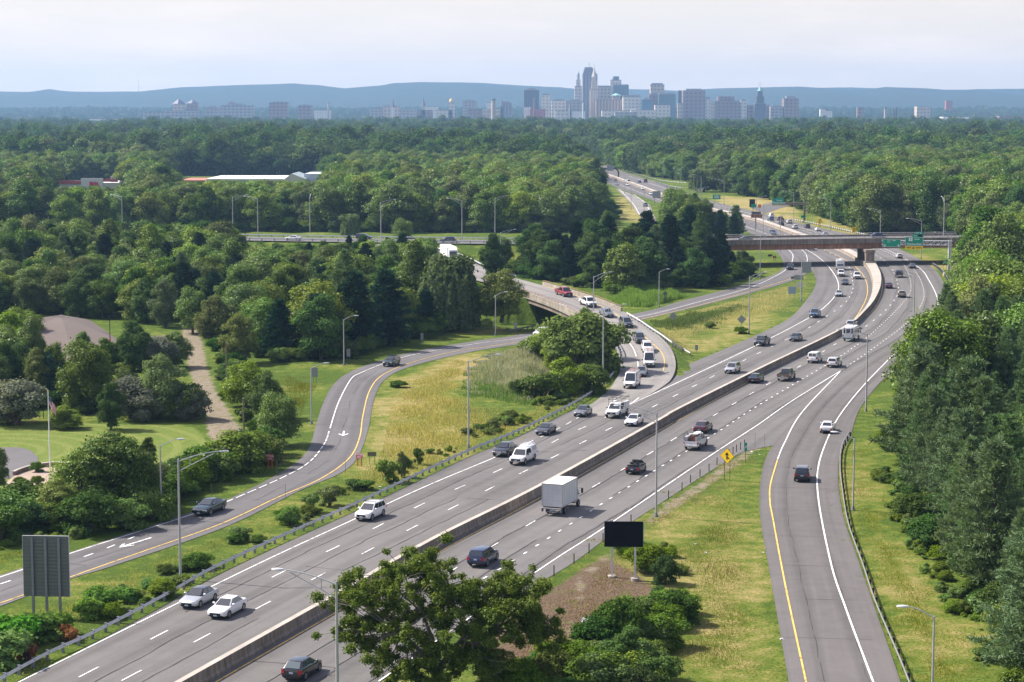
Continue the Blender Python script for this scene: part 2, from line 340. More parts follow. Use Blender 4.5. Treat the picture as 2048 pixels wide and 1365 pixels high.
# off-ramp
mark('white_line', [(-260, 1240), (0, 1156), (151, 1105), (358, 1039), (449, 1007)], M_WHITE, .17)
mark('lane_dashes', [(449, 1007), (566, 956), (619, 925), (649, 888), (660, 858)], M_WHITE, .17, dash=(2.4, 3.2))
mark('white_line', [(660, 858), (670, 825), (677, 806), (690, 779), (704, 757), (719, 748), (768, 728), (838, 708), (961, 687), (1018, 680), (1077, 670), (1160, 656), (1300, 630), (1400, 604), (1500, 576), (1560, 548), (1580, 532)], M_WHITE, .16)
mark('yellow_line', [(-260, 1287), (0, 1208), (151, 1152), (302, 1099), (445, 1048), (558, 995), (641, 959), (698, 918), (719, 877), (726, 832), (739, 783), (764, 752), (820, 727), (905, 705), (996, 691), (1070, 680), (1160, 663), (1300, 635), (1400, 611), (1500, 583), (1590, 556)], M_YEL, .16)
mark('white_line', [(1584, 525), (1586, 512), (1580, 503), (1567, 494)], M_WHITE, .17)
mark('white_line', [(1614, 530), (1614, 515), (1607, 503), (1592, 494)], M_WHITE, .165)
mark('lane_dots', [(0, 1170), (75, 1145), (180, 1111), (281, 1070)], M_WHITE, .2, dash=(1.6, 4.4))
for e in (-8.0, 8.0, -.25): mark('yellow_line' if e < 0 and e > -1 else 'white_line', None, M_YEL if -1 < e < 0 else M_WHITE, .15, .08, pts=offset(G, e))
mark('white_line', [(1239, 379), (1266, 408), (1276, 425), (1287, 440)], M_WHITE, .25, .09); mark('white_line', [(1268, 390), (1290, 406), (1300, 425)], M_WHITE, .25, .09)
def arrow(tip, tail, L, name='road_arrow'):
    a, b = P(*tip), P(*tail); d = (a-b)[:2]; d /= np.linalg.norm(d); n = np.array((d[1], -d[0])); c = a[:2]
    def q(u, w): p = c-d*u+n*w; return (p[0], p[1], .085)
    v = [q(0, 0), q(1.5, .75), q(1.85, .62), q(.95, .13), q(L, .13), q(L, -.13), q(.95, -.13), q(1.85, -.62), q(1.5, -.75)]
    tri = tessellate_polygon([[Vector(p) for p in v]]); me = mesh(name, v, tri, M_WHITE)
    if me.polygons[0].normal.z < 0: me.flip_normals()
    tag(obj(name, me), kind='structure')
arrow((686, 873), (690, 856), 4.2); arrow((238, 1097), (316, 1073), 5.5)
# sealed cracks and joints
def cracks():
    mb = MB()
    def wig(p, q, w, amp):
        n = max(4, int(np.linalg.norm(q-p)/1.2)); t = np.linspace(0, 1, n); l = p+(q-p)*t[:, None]
        d = (q-p)[:2]/np.linalg.norm((q-p)[:2]); nn = np.array((d[1], -d[0])); k = np.cumsum(RNG.normal(0, amp, n)); k -= k.mean()
        l[:, :2] += nn*k[:, None]; ww = w*RNG.uniform(.5, 1.3, n)
        for i in range(n-1):
            a, b = l[i], l[i+1]
            mb.quad((*(a[:2]+nn*ww[i]/2), .066), (*(a[:2]-nn*ww[i]/2), .066), (*(b[:2]-nn*ww[i+1]/2), .066), (*(b[:2]+nn*ww[i+1]/2), .066))
    for d0, side in ((4.6, -1), (8.3, -1), (11.8, -1), (4.9, 1), (8.6, 1), (12.4, 1)):
        ln = resample(offset(BAR, d0*side), 330)[:200]; i = 0
        while i < 180:
            k = RNG.integers(3, 9)
            if RNG.random() < .85: wig(ln[i], ln[min(i+k, 199)], .10, .05)
            i += k
    for s in np.arange(2, 190, 5.5):
        i = int(s+RNG.uniform(0, 3)); b = resample(BAR, 330); nn = normals2(b)[i]
        sd = RNG.choice([-1, 1]); a0 = RNG.uniform(1, 3); a1 = a0+RNG.uniform(4, 10)
        wig(np.array((*(b[i][:2]+nn*sd*a0), 0)), np.array((*(b[i][:2]+nn*sd*a1)+RNG.uniform(-.5, .5, 2), 0)), .07, .05)
    for k in range(16):
        i = 10+k*11; m = D_mid[i]; nn = normals2(D_mid)[i]; w = RNG.uniform(1.5, 4.5)
        wig(np.array((*(m[:2]-nn*w), 0)), np.array((*(m[:2]+nn*RNG.uniform(1, 4)), 0)), .06, .04)
    for d0 in (-1.6, 1.9): 
        ln = offset(D_mid, d0); [wig(ln[i], ln[i+6], .05, .05) for i in range(2, 150, 7)]
    for k in range(30):
        i = 8+k*9; m = EF[i]; nn = normals2(EF)[i]
        wig(np.array((*(m[:2]-nn*RNG.uniform(0, 3)), 0)), np.array((*(m[:2]+nn*RNG.uniform(0, 3)), 0)), .06, .04)
        wig(EF[i]+np.array((.3, 0, 0)), EF[min(i+5, 299)]+np.array((.3, 0, 0)), .05, .05)
    t = NT('crack_sealant', .6); t.b.inputs['Base Color'].default_value = (.030, .028, .030, 1)
    tag(obj('crack_sealant', mb.me('crack_sealant', t.m)), kind='structure')
cracks()
# ------------------------------------------------------------------ terrain
EFs = resample(EF, 160)
dC_EF = np.array([seg_dist(np.array(p[0]), np.array(p[1]), EFs) for p in C])
span = np.where((dC_EF < 9.0) & (C[:, 2] > 3.5))[0]; SP0, SP1 = span[0], span[-1]
Cd = C[::2]; Gd = G[::2]
GX0, GX1 = 57.0, 141.0
def ss(a, b, x): t = np.clip((x-a)/(b-a), 0, 1); return t*t*(3-2*t)
def near_fields(X, Y):
    best = np.full(X.shape, 1e9); zc = np.zeros(X.shape); ix = np.zeros(X.shape, int)
    for k, p in enumerate(Cd):
        d = (X-p[0])**2+(Y-p[1])**2; m = d < best; best[m] = d[m]; zc[m] = p[2]; ix[m] = 2*k
    return np.sqrt(best), zc, ix
OAKM = P(905, 1290); 
def terrain(X, Y):
    X = np.asarray(X, float); Y = np.asarray(Y, float)
    z = 4*ss(2200, 3400, Y)+52*ss(5600, 9000, Y)
    n = .5*np.sin(X*.11+1.3*np.sin(Y*.05))*np.sin(Y*.09+.7)+.3*np.sin(X*.31+Y*.23)
    droad = np.minimum(np.minimum(seg_dist(X, Y, RD_A), seg_dist(X, Y, EFs[::4])-6), np.minimum(seg_dist(X, Y, D_mid[::20])-8, seg_dist(X, Y, RD_B)))
    onroad = inside(X, Y, RD_POLY) | inside(X, Y, FLAT); droad = np.where(onroad, 0, droad)
    z = z+np.where((Y > 100) & (Y < 800), n*ss(3, 14, droad)*.5, 0)
    near = (Y > 300) & (Y < 760) & (np.abs(X) < 330)
    if near.any():
        x, y = X[near], Y[near]
        d, zc, ix = near_fields(x, y)
        h = zc-.35-np.maximum(0, d-6.3)*.5
        gap = (ix >= SP0) & (ix <= SP1) & (d < 16); h = np.where(gap, 0, h)
        g = np.full(x.shape, 1e9)
        g = seg_dist(x, y, Gd)
        hg = 7.0-np.maximum(0, g-9.2)*.45; op = (x > GX0) & (x < GX1); hg = np.where(op, 0, hg)
        z = z.copy(); z[near] = np.maximum(z[near], np.maximum(np.maximum(h, hg), 0))
    return z
RD_A = A_left[::6]; RD_B = B_right[::6]; RD_POLY = np.vstack([A_left[::6], B_right[::-6]])
FLAT = PL([(-260, 838), (430, 838), (445, 930), (300, 1000), (-260, 1015)])[:, :2]
def tz(x, y): return float(terrain(np.array([x]), np.array([y]))[0])
def PG(px, py):                          # pixel to terrain
    z = 0.0
    for _ in range(10):
        p = P(px, py, z); z = .5*z+.5*tz(p[0], p[1])
    return P(px, py, z)
def poly(px): return PL(px)[:, :2]
# zones (pixel outlines of ground areas)
Z_LAWN = poly([(-120, 862), (120, 846), (245, 850), (330, 846), (386, 855), (408, 872), (424, 893), (430, 925), (390, 950), (330, 975), (200, 990), (-120, 1010)])
Z_MULCH = poly([(1096, 1186), (1150, 1148), (1205, 1113), (1262, 1140), (1318, 1180), (1322, 1222), (1262, 1272), (1190, 1322), (1120, 1400), (960, 1400), (960, 1300)])
Z_GRAV = [poly(OLD_px_l+OLD_px_r[::-1]), poly([(250, 690), (300, 676), (372, 668), (378, 690), (300, 700)]), poly([(250, 712), (320, 714), (330, 728), (250, 732)]), poly([(40, 780), (72, 772), (78, 792), (42, 806)]),
          poly([(1110, 1385), (1160, 1155), (1330, 1010), (1390, 975), (1440, 935), (1510, 893), (1522, 893), (1445, 950), (1400, 985), (1330, 1030), (1240, 1095), (1170, 1160)])]
Z_DRY = [(poly([(745, 840), (790, 770), (900, 715), (1000, 700), (990, 760), (900, 790), (920, 850), (1040, 850), (940, 880), (800, 960), (735, 960), (720, 920)]), 1.0),
         (poly([(1390, 700), (1440, 640), (1560, 620), (1480, 680), (1380, 720)]), .85), (poly([(1290, 660), (1345, 655), (1400, 700), (1360, 712)]), .8),
         (poly([(1420, 425), (1440, 392), (1600, 400), (1600, 470), (1490, 420)]), 1.1), (poly([(1590, 470), (1640, 430), (1760, 470), (1740, 500), (1690, 470)]), .9),
         (poly([(1820, 505), (1900, 525), (1900, 545), (1850, 530)]), 1.0), (poly([(1420, 1200), (1450, 1060), (1500, 1010), (1510, 1100), (1500, 1260), (1440, 1365), (1390, 1365)]), .8), (poly([(1300, 1090), (1400, 1010), (1500, 930), (1520, 940), (1515, 1040), (1535, 1140), (1570, 1400), (1300, 1400), (1340, 1250)]), .55), (poly([(1690, 880), (1680, 1000), (1760, 1200), (1840, 1400), (2000, 1400), (1880, 1180), (1790, 1060), (1740, 960), (1740, 880)]), .5), (poly([(1170, 1170), (1250, 1090), (1400, 990), (1500, 915), (1480, 960), (1400, 1030), (1320, 1090), (1290, 1150)]), .9),
         (poly([(1235, 380), (1290, 430), (1285, 450), (1235, 440)]), .9), (poly([(760, 490), (1000, 500), (980, 520), (760, 515)]), .6), (poly([(1760, 1150), (1860, 1180), (1960, 1340), (1900, 1420), (1830, 1365)]), .75), (poly([(880, 690), (1060, 650), (960, 660), (850, 690)]), .7)]
ORN = np.array
def make_ground():
    xs = np.unique(np.concatenate([np.linspace(-8700, -600, 28), np.linspace(-600, -190, 28), np.arange(-190, 200, 1.5), np.linspace(200, 640, 30), np.linspace(640, 8700, 28)]))
    ys = np.unique(np.concatenate([np.linspace(-240, 120, 10), np.arange(120, 690, 1.5), np.linspace(690, 1500, 90), np.linspace(1500, 12800, 150)]))
    X, Y = np.meshgrid(xs, ys); x, y = X.ravel(), Y.ravel(); z = terrain(x, y)
    nx, ny = len(xs), len(ys); i = (np.arange(ny-1)[:, None]*nx+np.arange(nx-1)).ravel()
    t = NT('ground_cover', .95, .1)
    dry, mul, grv, lawn = (np.zeros(x.shape) for _ in range(4))
    jx = x+1.2*np.sin(y*1.3)+.8*np.sin(y*3.1); jy = y+2*np.sin(x*1.1)+1.5*np.sin(x*2.9)
    for q, w in Z_DRY: dry[inside(jx, jy, q)] = np.maximum(dry[inside(jx, jy, q)], w)
    def sdist(q):
        c = np.vstack([q, q[:1]]); lo, hi = q.min(0)-6, q.max(0)+6; m = (x > lo[0]) & (x < hi[0]) & (y > lo[1]) & (y < hi[1]); o = np.full(x.shape, 9.0)
        d = seg_dist(x[m], y[m], c); o[m] = np.where(inside(x[m], y[m], q), -d, d); return np.clip(.5-o/4, 0, 1)
    mul = sdist(Z_MULCH); lawn = sdist(Z_LAWN)
    for q in Z_GRAV: grv = np.maximum(grv, sdist(q))
    def blur(a, k):
        b = a.reshape(ny, nx)
        for _ in range(k):
            c = b.copy(); c[1:-1, 1:-1] = (b[1:-1, 1:-1]*2+b[:-2, 1:-1]+b[2:, 1:-1]+b[1:-1, :-2]+b[1:-1, 2:])/6; b = c
        return b.ravel()
    dry = blur(dry, 5)
    me = fastmesh('ground', np.stack([x, y, z], 1), np.stack([i, i+1, i+nx+1, i+nx], 1), t.m, smooth=True)
    for k, a in (('dry', dry), ('mulch', mul), ('gravel', grv), ('lawn', lawn)): attr(me, k, a)
    a1 = t.noise(.06, 5); a2 = t.noise(.5, 6); a3 = t.noise(3.2, 5, rough=.7); a4 = t.noise(14, 3, rough=.7)
    sep = t.n('ShaderNodeSeparateXYZ', i_0=t.pos())
    d = t.math('ADD', t.math('MULTIPLY_ADD', t.att('dry'), .60, .05), t.math('MULTIPLY', t.math('SUBTRACT', a1, .5), 1.6))
    d = t.math('ADD', d, t.math('MULTIPLY', t.math('SUBTRACT', a2, .5), 1.3)); d = t.math('ADD', d, t.math('MULTIPLY', t.math('SUBTRACT', a3, .5), .55))
    grass = t.ramp(d, [(.0, (.075, .122, .018)), (.18, (.125, .170, .026)), (.36, (.185, .20, .046)), (.58, (.285, .25, .092)), (.85, (.36, .29, .13))])
    tuft = t.ramp(a3, [(.30, (.52, .55, .5)), (.5, (.95, .95, .95)), (.72, (1.25, 1.22, 1.15))]); grass = t.mix(1.0, grass, tuft, 'MULTIPLY')
    grass = t.mix(1.0, grass, t.ramp(a4, [(.3, (.68, .70, .65)), (.7, (1.25, 1.25, 1.2))]), 'MULTIPLY')
    st = t.n('ShaderNodeVectorMath', operation='DISTANCE'); st.inputs[1].default_value = (*P(-40, 905)[:2], 0); t.l(t.pos(), st.inputs[0])
    sn = t.math('SINE', t.math('MULTIPLY', st.outputs['Value'], 2*math.pi/3.6))
    lw = t.mix(t.ramp(sn, [(.3, (0, 0, 0)), (.75, (1, 1, 1))]), (.115, .185, .030), (.175, .225, .055)); lw = t.mix(t.ramp(a2, [(.3, (0, 0, 0)), (.75, (.8, .8, .8))]), lw, (.20, .215, .06)); lw = t.mix(.6, lw, t.ramp(a4, [(.3, (.7, .7, .7)), (.7, (1.2, 1.2, 1.2))]), 'MULTIPLY')
    gv = t.mix(t.ramp(a3, [(.35, (0, 0, 0)), (.65, (1, 1, 1))]), (.20, .165, .125), (.30, .25, .195)); gv = t.mix(t.ramp(t.noise(.9, 6), [(.50, (0, 0, 0)), (.64, (.8, .8, .8))]), gv, (.155, .16, .055))
    ml = t.mix(t.ramp(a3, [(.36, (0, 0, 0)), (.64, (1, 1, 1))]), (.060, .038, .025), (.165, .115, .075)); ml = t.mix(t.ramp(a4, [(.4, (0, 0, 0)), (.8, (.8, .8, .8))]), ml, (.24, .18, .125)); ml = t.mix(t.ramp(t.noise(.45, 6), [(.55, (0, 0, 0)), (.7, (.7, .7, .7))]), ml, (.11, .13, .03))
    def soft(k): return t.ramp(t.math('ADD', t.att(k), t.math('MULTIPLY', t.math('SUBTRACT', a2, .5), .55)), [(.42, (0, 0, 0)), (.58, (1, 1, 1))])
    c = t.mix(soft('lawn'), grass, lw); c = t.mix(soft('mulch'), c, ml); c = t.mix(soft('gravel'), c, gv)
    t.col(c); t.bump(t.math('ADD', a3, t.math('MULTIPLY', a2, 1.5)), .8, .35)
    o = obj('ground', me); tag(o, kind='structure')
make_ground()
# ------------------------------------------------------------------ median barrier
def median():
    root = empty('median_barrier', BAR[0]); o3 = BAR[0]
    tag(root, 'long tan concrete median barrier curving between the two carriageways', 'barrier')
    py = np.array([proj(*q)[1] for q in BAR])
    w = np.interp(-py, [-1e4, -630, -555, -530, -500, -330, 0], [.30, .34, 1.35, 1.6, 1.5, 1.3, 1.0]); h = np.interp(-py, [-1e4, -600, -550, 0], [1.12, 1.12, 1.05, .9])
    shift = np.interp(-py, [-1e4, -630, -555, 0], [0, 0, 0, 0])
    n = len(BAR); prof = []
    for s in (-1, 1): pass
    V = []
    for k in range(n):
        nn = normals2(BAR[k-1:k+2] if 0 < k < n-1 else BAR[:2] if k == 0 else BAR[-2:])[1 if 0 < k < n-1 else 0]
        for a, z in ((-w[k]-.13, 0), (-w[k]-.11, .22), (-w[k]+.02, .42), (-w[k]+.06, h[k]), (w[k]-.06, h[k]), (w[k]-.02, .42), (w[k]+.11, .22), (w[k]+.13, 0)):
            V.append((BAR[k][0]+nn[0]*a-o3[0], BAR[k][1]+nn[1]*a-o3[1], z+.04))
    f = []; fm = []
    for k in range(n-1):
        for j in range(7): f.append((k*8+j, k*8+j+1, k*8+9+j, k*8+8+j)); fm.append(1 if j == 3 else 0)
    mb = MB(); mb.add(V, f); mb.m = fm; s = arclen(BAR)
    for d in np.arange(4, 300, 6.1):
        k = int(np.searchsorted(s, d)); t = (BAR[k+1]-BAR[k-1])[:2]; t /= np.linalg.norm(t); nn = np.array((t[1], -t[0]))
        c = BAR[k][:2]-o3[:2]; a = w[k]+.0
        for sd in (-1, 1):
            q = [c+nn*sd*(a+.118)-t*.03, c+nn*sd*(a+.118)+t*.03, c+nn*sd*(a-.052)+t*.03, c+nn*sd*(a-.052)-t*.03]
            mb.quad((*q[0], .25), (*q[1], .25), (*q[2], 1.1), (*q[3], 1.1), 2)
    mb.obj('wall', [M_CONC, M_CAP, flat('joint_dark', (.06, .05, .045), .9)], root)  # third material: dark lines marking the joints between wall sections
median()
# ------------------------------------------------------------------ guardrails
def guardrail(name, pts, label, side=1, top=.82, step=2.2, mat=None, box=False, postm=None, cat='guardrail', group='roadside guardrails', maxposts=100):
    p = spline(pts, .8); o3 = p[0]; root = empty(name, o3); tag(root, label, cat, group)
    nr = normals2(p); prof = [(0, .0), (.05, -.06), (-.03, -.12), (-.03, -.19), (.05, -.25), (0, -.31)] if not box else [(.06, 0), (.06, -.13), (-.06, -.13), (-.06, 0), (.06, 0)]
    V = []; 
    for q, nn in zip(p, nr):
        for a, z in prof: V.append((q[0]-nn[0]*a*side-o3[0], q[1]-nn[1]*a*side-o3[1], q[2]+top+z-o3[2]))
    k = len(prof); f = [(i*k+j, i*k+j+1, (i+1)*k+j+1, (i+1)*k+j) for i in range(len(p)-1) for j in range(k-1)]
    obj('rail', mesh('rail', V, f, mat or M_GALV, True), root)
    s = arclen(p); step = max(step, s[-1]/maxposts); pm = MB().box(-.09, .09, -.10, .10, -.3, top+.02); pm.box(-.07, .07, -.2, -.1, top-.33, top) if not box else None
    pm = pm.me('post', postm or M_GALVD)
    for d in np.arange(.5, s[-1], step):
        q = [np.interp(d, s, p[:, i]) for i in range(3)]; i = min(int(np.searchsorted(s, d)), len(p)-1); nn = nr[i]*side
        obj('post', pm, root, (q[0]+nn[0]*.2-o3[0], q[1]+nn[1]*.2-o3[1], q[2]-o3[2]), (0, 0, math.atan2(nn[1], nn[0])-math.pi/2))
    return root
GR1 = [(-60, 1403), (0, 1374), (100, 1320), (189, 1279), (328, 1205), (426, 1149), (566, 1083), (700, 1023), (803, 974), (937, 911), (1032, 872), (1119, 829), (1183, 792), (1221, 760), (1240, 733)]
ptsGR1 = [P(*q) for q in GR1]+[PC(1244, 716)+np.array((0, 0, .0)), PC(1241, 702), PC(1231, 686)]
guardrail('guardrail', ptsGR1, 'long galvanised guardrail along the left shoulder, from the bottom corner to the curving flyover', -1, step=2.2)
def onC(i0, i1, off, dz=0.0): q = offset(C, off)[i0:i1:6].copy(); q[:, 2] += dz; return q
iC = lambda px, py: int(np.argmin(np.hypot(*(C[:, :2]-PC(px, py)[:2]).T)))
guardrail('guardrail', [PC(1253, 632), PC(1280, 648), PC(1299, 661), PC(1322, 676), PC(1344, 692), P(1366, 705), P(1380, 713)], 'bright guardrail down the right side of the flyover ramp to the grass gore', -1)
i1 = iC(1077, 571)
guardrail('guardrail', onC(10, i1-3, -5.3), 'guardrail on the far edge of the flyover ramp behind the red pickup', -1)
guardrail('guardrail', PL([(1020, 667), (1050, 662), (1096, 653)]), 'short dark guardrail beside the exit ramp under the flyover', -1, mat=M_GALVD)
guardrail('guardrail', [q for q in offset(G, 8.9)[(G[:, 0] > -145) & (G[:, 0] < GX0)][::3]], 'guardrail along the near edge of the crossing highway embankment', 1, step=4)
guardrail('guardrail', [q for q in offset(G, -8.9)[(G[:, 0] > -190) & (G[:, 0] < GX0)][::3]], 'guardrail along the far edge of the crossing highway embankment', -1, step=4)
guardrail('guardrail', PL([(1584, 441.5), (1620, 448), (1670, 459), (1720, 470), (1745, 477)]), 'pale guardrail right of the far northbound lanes beyond the overpass', 1, step=3)
guardrail('guardrail', PL([(1218, 331), (1256, 344), (1295, 356), (1330, 364), (1372, 367.5)]), 'distant white guardrail on the far bend of the highway', 1, step=4)
guardrail('guardrail', PL([(1313, 366), (1340, 374), (1365, 378)]), 'short distant guardrail at the far grass gore', 1, step=4)
guardrail('guardrail', PL([(1866, 531), (1880, 541), (1890, 552), (1897, 565)]), 'short guardrail with a dark face ahead of the sign gantry column', 1)
guardrail('rail_fence', PL([(1698, 874), (1684, 900), (1680, 940), (1686, 1000), (1697, 1060), (1725, 1140), (1750, 1215), (1790, 1310), (1815, 1372), (1850, 1470)]), 'low box-beam rail on black posts along the right edge of the entrance ramp', -1, top=.72, step=3.6, box=True, postm=M_BLACK, cat='rail fence', group=None, mat=flat('rail_weathered', (.36, .35, .33), .6, .1, var=.2, scale=1.5))
# ------------------------------------------------------------------ overpass
def strip(mb, L, Rr, z0, z1, m=0):       # solid along two plan curves
    n = len(L); b = len(mb.v)
    v = []; 
    for a, c in zip(L, Rr): v += [(a[0], a[1], z0), (c[0], c[1], z0), (c[0], c[1], z1), (a[0], a[1], z1)]
    f = [(4*i+j, 4*i+(j+1) % 4, 4*i+4+(j+1) % 4, 4*i+4+j) for i in range(n-1) for j in range(4)]+[(3, 2, 1, 0), (4*n-4, 4*n-3, 4*n-2, 4*n-1)]
    mb.add(v, f, m)
def stripz(mb, L, Rr, d0, d1, m=0):      # same, following the curve's own height
    n = len(L); v = []
    for a, c in zip(L, Rr): v += [(a[0], a[1], a[2]+d0), (c[0], c[1], c[2]+d0), (c[0], c[1], c[2]+d1), (a[0], a[1], a[2]+d1)]
    f = [(4*i+j, 4*i+(j+1) % 4, 4*i+4+(j+1) % 4, 4*i+4+j) for i in range(n-1) for j in range(4)]+[(3, 2, 1, 0), (4*n-4, 4*n-3, 4*n-2, 4*n-1)]
    mb.add(v, f, m)
def overpass():
    root = empty('highway_overpass', (0, 0, 0)); tag(root, 'brown steel-girder overpass carrying the crossing highway over both carriageways', 'bridge')
    g = G[(G[:, 0] > GX0-3) & (G[:, 0] < GX1+3)]; e = lambda d: offset(g, d)
    near = 1 if offset(g, 1)[0][1] < g[0][1] else -1
    m = MB(); stripz(m, e(-9.3), e(9.3), -.55, .035); m.obj('deck_slab', M_FASC, root)
    for s, nm in ((near, 'parapet'), (-near, 'parapet')):
        m = MB(); stripz(m, e(s*8.75), e(s*9.45), -.75, .72); m.obj(nm, M_FASC, root)
        m = MB(); stripz(m, e(s*8.70), e(s*9.5), .72, .80); m.obj('coping', M_CONC2, root)
        rr = MB(); l = e(s*9.1); rr.tube([(q[0], q[1], q[2]+1.25) for q in l], .06, 6); rr.obj('handrail', M_GALV, root)
        pm = MB().box(-.05, .05, -.05, .05, .78, 1.25).me('rail_post', M_GALVD); s_ = arclen(l)
        for d in np.arange(1, s_[-1], 2.4): obj('rail_post', pm, root, [np.interp(d, s_, l[:, i]) for i in range(3)])
    for off in (-8.6, -4.3, 0, 4.3, 8.6):
        m = MB(); stripz(m, e(off-.15), e(off+.15), -2.25, -.56); stripz(m, e(off-.32), e(off+.32), -2.34, -2.25); m.obj('girder', M_RUST, root)
    st = MB()
    c = P(1739, 533); c = (c[0], c[1])
    m = MB(); m.box(c[0]-1.25, c[0]+1.25, c[1]-.9, c[1]+2.6, 1.1, 4.2); m.box(c[0]-1.5, c[0]+1.5, c[1]-1.2, c[1]+15.5, 4.2, 4.93); m.box(c[0]-1.2, c[0]+1.2, c[1]+11, c[1]+14.5, 1.1, 4.2); m.obj('pier', M_FASC, root)
    m = MB(); m.box(c[0]-1.75, c[0]+1.75, c[1]-1.8, c[1]+15.2, 0, 1.45); m.obj('pier_base', M_CONC2, root)
    for xx in (GX0-1.4, GX1+1.4):
        k = int(np.argmin(abs(G[:, 0]-xx))); q = G[k]; m = MB(); m.box(q[0]-1.2, q[0]+1.2, q[1]-9.6, q[1]+9.6, -.5, 6.7); m.obj('abutment', M_FASC, root)
overpass()
def flyover():
    root = empty('flyover_bridge', (0, 0, 0)); tag(root, 'short concrete flyover bridge carrying the merging ramp over the exit ramp', 'bridge')
    a, b = SP0-6, SP1+6; g = C[a:b]; e = lambda d: offset(C, d)[a:b]
    m = MB(); stripz(m, e(-5.9), e(5.9), -.5, .045); m.obj('deck_slab', M_CONC2, root)
    for off in (-5.2, -1.8, 1.8, 5.2):
        m = MB(); stripz(m, e(off-.3), e(off+.3), -1.5, -.51); m.obj('girder', M_FASC, root)
    sgn = 1                                # +1 is the near (left in picture) side
    pr = [proj(*q) for q in offset(C, -5.55)]; ex = int(np.argmin([math.hypot(a-1253, b-627) for a, b in pr]));
    for s, i0, i1_ in ((1, SP0-8, SP1+10), (-1, iC(1077, 571), ex)):
        l0 = offset(C, s*5.35)[i0:i1_]; l1 = offset(C, s*5.8)[i0:i1_]
        m = MB(); stripz(m, l0, l1, -.6, .80); m.obj('parapet', M_CONC2, root)
        lm = offset(C, s*5.58)[i0:i1_]; rr = MB(); rr.tube([(q[0], q[1], q[2]+1.12) for q in lm], .055, 6); rr.obj('handrail', M_RUST, root)
        pm = MB().box(-.04, .04, -.04, .04, .78, 1.12).me('rail_post', M_GALVD); s_ = arclen(lm)
        for d in np.arange(.5, s_[-1], 1.9): obj('rail_post', pm, root, [np.interp(d, s_, lm[:, i]) for i in range(3)])
    for k in (SP0-2, SP1+2):
        q = C[k]; t = (C[k+1]-C[k-1])[:2]; m = MB(); m.box(-1, 1, -6.0, 6.0, -.5, q[2]-1.55); m.box(-.6, .6, -6.0, 6.0, q[2]-1.55, q[2]-.52)
        m.obj('abutment', M_CONC2, root, loc=(q[0], q[1], 0), rot=(0, 0, math.atan2(t[1], t[0])))
    for k, s in ((SP0-2, 1), (SP1+2, 1), (SP0-2, -1), (SP1+2, -1)):
        l = offset(C, s*6.0); i0, i1_ = (k-4, k) if k < SP1 else (k, k+4)
        m = MB(); strip(m, offset(C, s*5.7)[i0:i1_], offset(C, s*6.05)[i0:i1_], -.4, C[k][2]-.1); m.obj('wing_wall', M_CONC2, root)
flyover()
# ------------------------------------------------------------------ street lights
M_LENS = flat('lamp_lens', (.55, .55, .52), .25)
_lamp = {}
def lamp_meshes(kind, hh, reach):
    key = (kind, round(hh, 2), round(reach, 2))
    if key in _lamp: return _lamp[key]
    d = {}
    m = MB(); m.tube([(0, 0, .45), (0, 0, hh)], [.135, .085] if kind == 'tall' else [.10, .075], 10); d['pole'] = m.me('pole', M_STEELP, angle=40)
    m = MB(); m.tube([(0, 0, 0), (0, 0, .12), (0, 0, .12), (0, 0, .5)], [.27, .27, .2, .15], 8); d['base'] = m.me('base', M_GALVD, angle=40)
    m = MB()
    if kind == 'tall':
        up = .9; t = np.linspace(0, 1, 8)
        m.tube([(reach*q, 0, hh-.25+up*(1-(1-q)**1.7)) for q in t], np.linspace(.055, .04, 8), 6)
        m.tube([(reach*.86*q, 0, hh-1.25+(up+.82)*(q**.95)) for q in t], .038, 6)
        for q in (.28,): m.tube([(reach*q, 0, hh-.25+up*(1-(1-q)**1.7)), (reach*q, 0, hh-1.2+(up+.85)*q*1.08)], .03, 5)
        tip = hh-.25+up
    else:
        up = .75; t = np.linspace(0, 1, 8)
        m.tube([(reach*q, 0, hh-.12+up*(1-(1-q)**1.5)) for q in t], np.linspace(.05, .038, 8), 6); tip = hh-.12+up
    d['arm'] = m.me('arm', M_STEELP, angle=40)
    m = MB(); n = 10; V = []
    for i, (x, w, h) in enumerate(((-.05, .06, .05), (.12, .14, .08), (.45, .18, .09), (.75, .13, .06), (.85, .04, .03))):
        V += [(reach+x, -w, tip-.02), (reach+x, -w*.7, tip+h), (reach+x, w*.7, tip+h), (reach+x, w, tip-.02), (reach+x, 0, tip-.06)]
    m.add(V, [(5*i+j, 5*i+(j+1) % 5, 5*i+5+(j+1) % 5, 5*i+5+j) for i in range(4) for j in range(5)]+[(4, 3, 2, 1, 0), (20, 21, 22, 23, 24)]); d['head'] = m.me('head', M_GALV, angle=50)
    m = MB(); m.box(reach+.1, reach+.62, -.11, .11, tip-.075, tip-.05); d['lens'] = m.me('lens', M_LENS)
    _lamp[key] = d; return d
def lamp(p, kind, deg, label, hh=None, reach=None):
    hh = hh or (11.9 if kind == 'tall' else 8.3); reach = reach or (4.0 if kind == 'tall' else 1.9)
    d = lamp_meshes(kind, hh, reach); root = empty('street_light', p, R(deg))
    tag(root, label, 'street light', 'tall truss-arm highway lights' if kind == 'tall' else 'short single-arm ramp lights')
    for k in ('pole', 'base', 'arm'): obj(k, d[k], root)
    h = obj('head', d['head'], root); obj('lens', d['lens'], h)
    return root
tall = 'tall truss-arm lamp '; short = 'short curved-arm lamp '
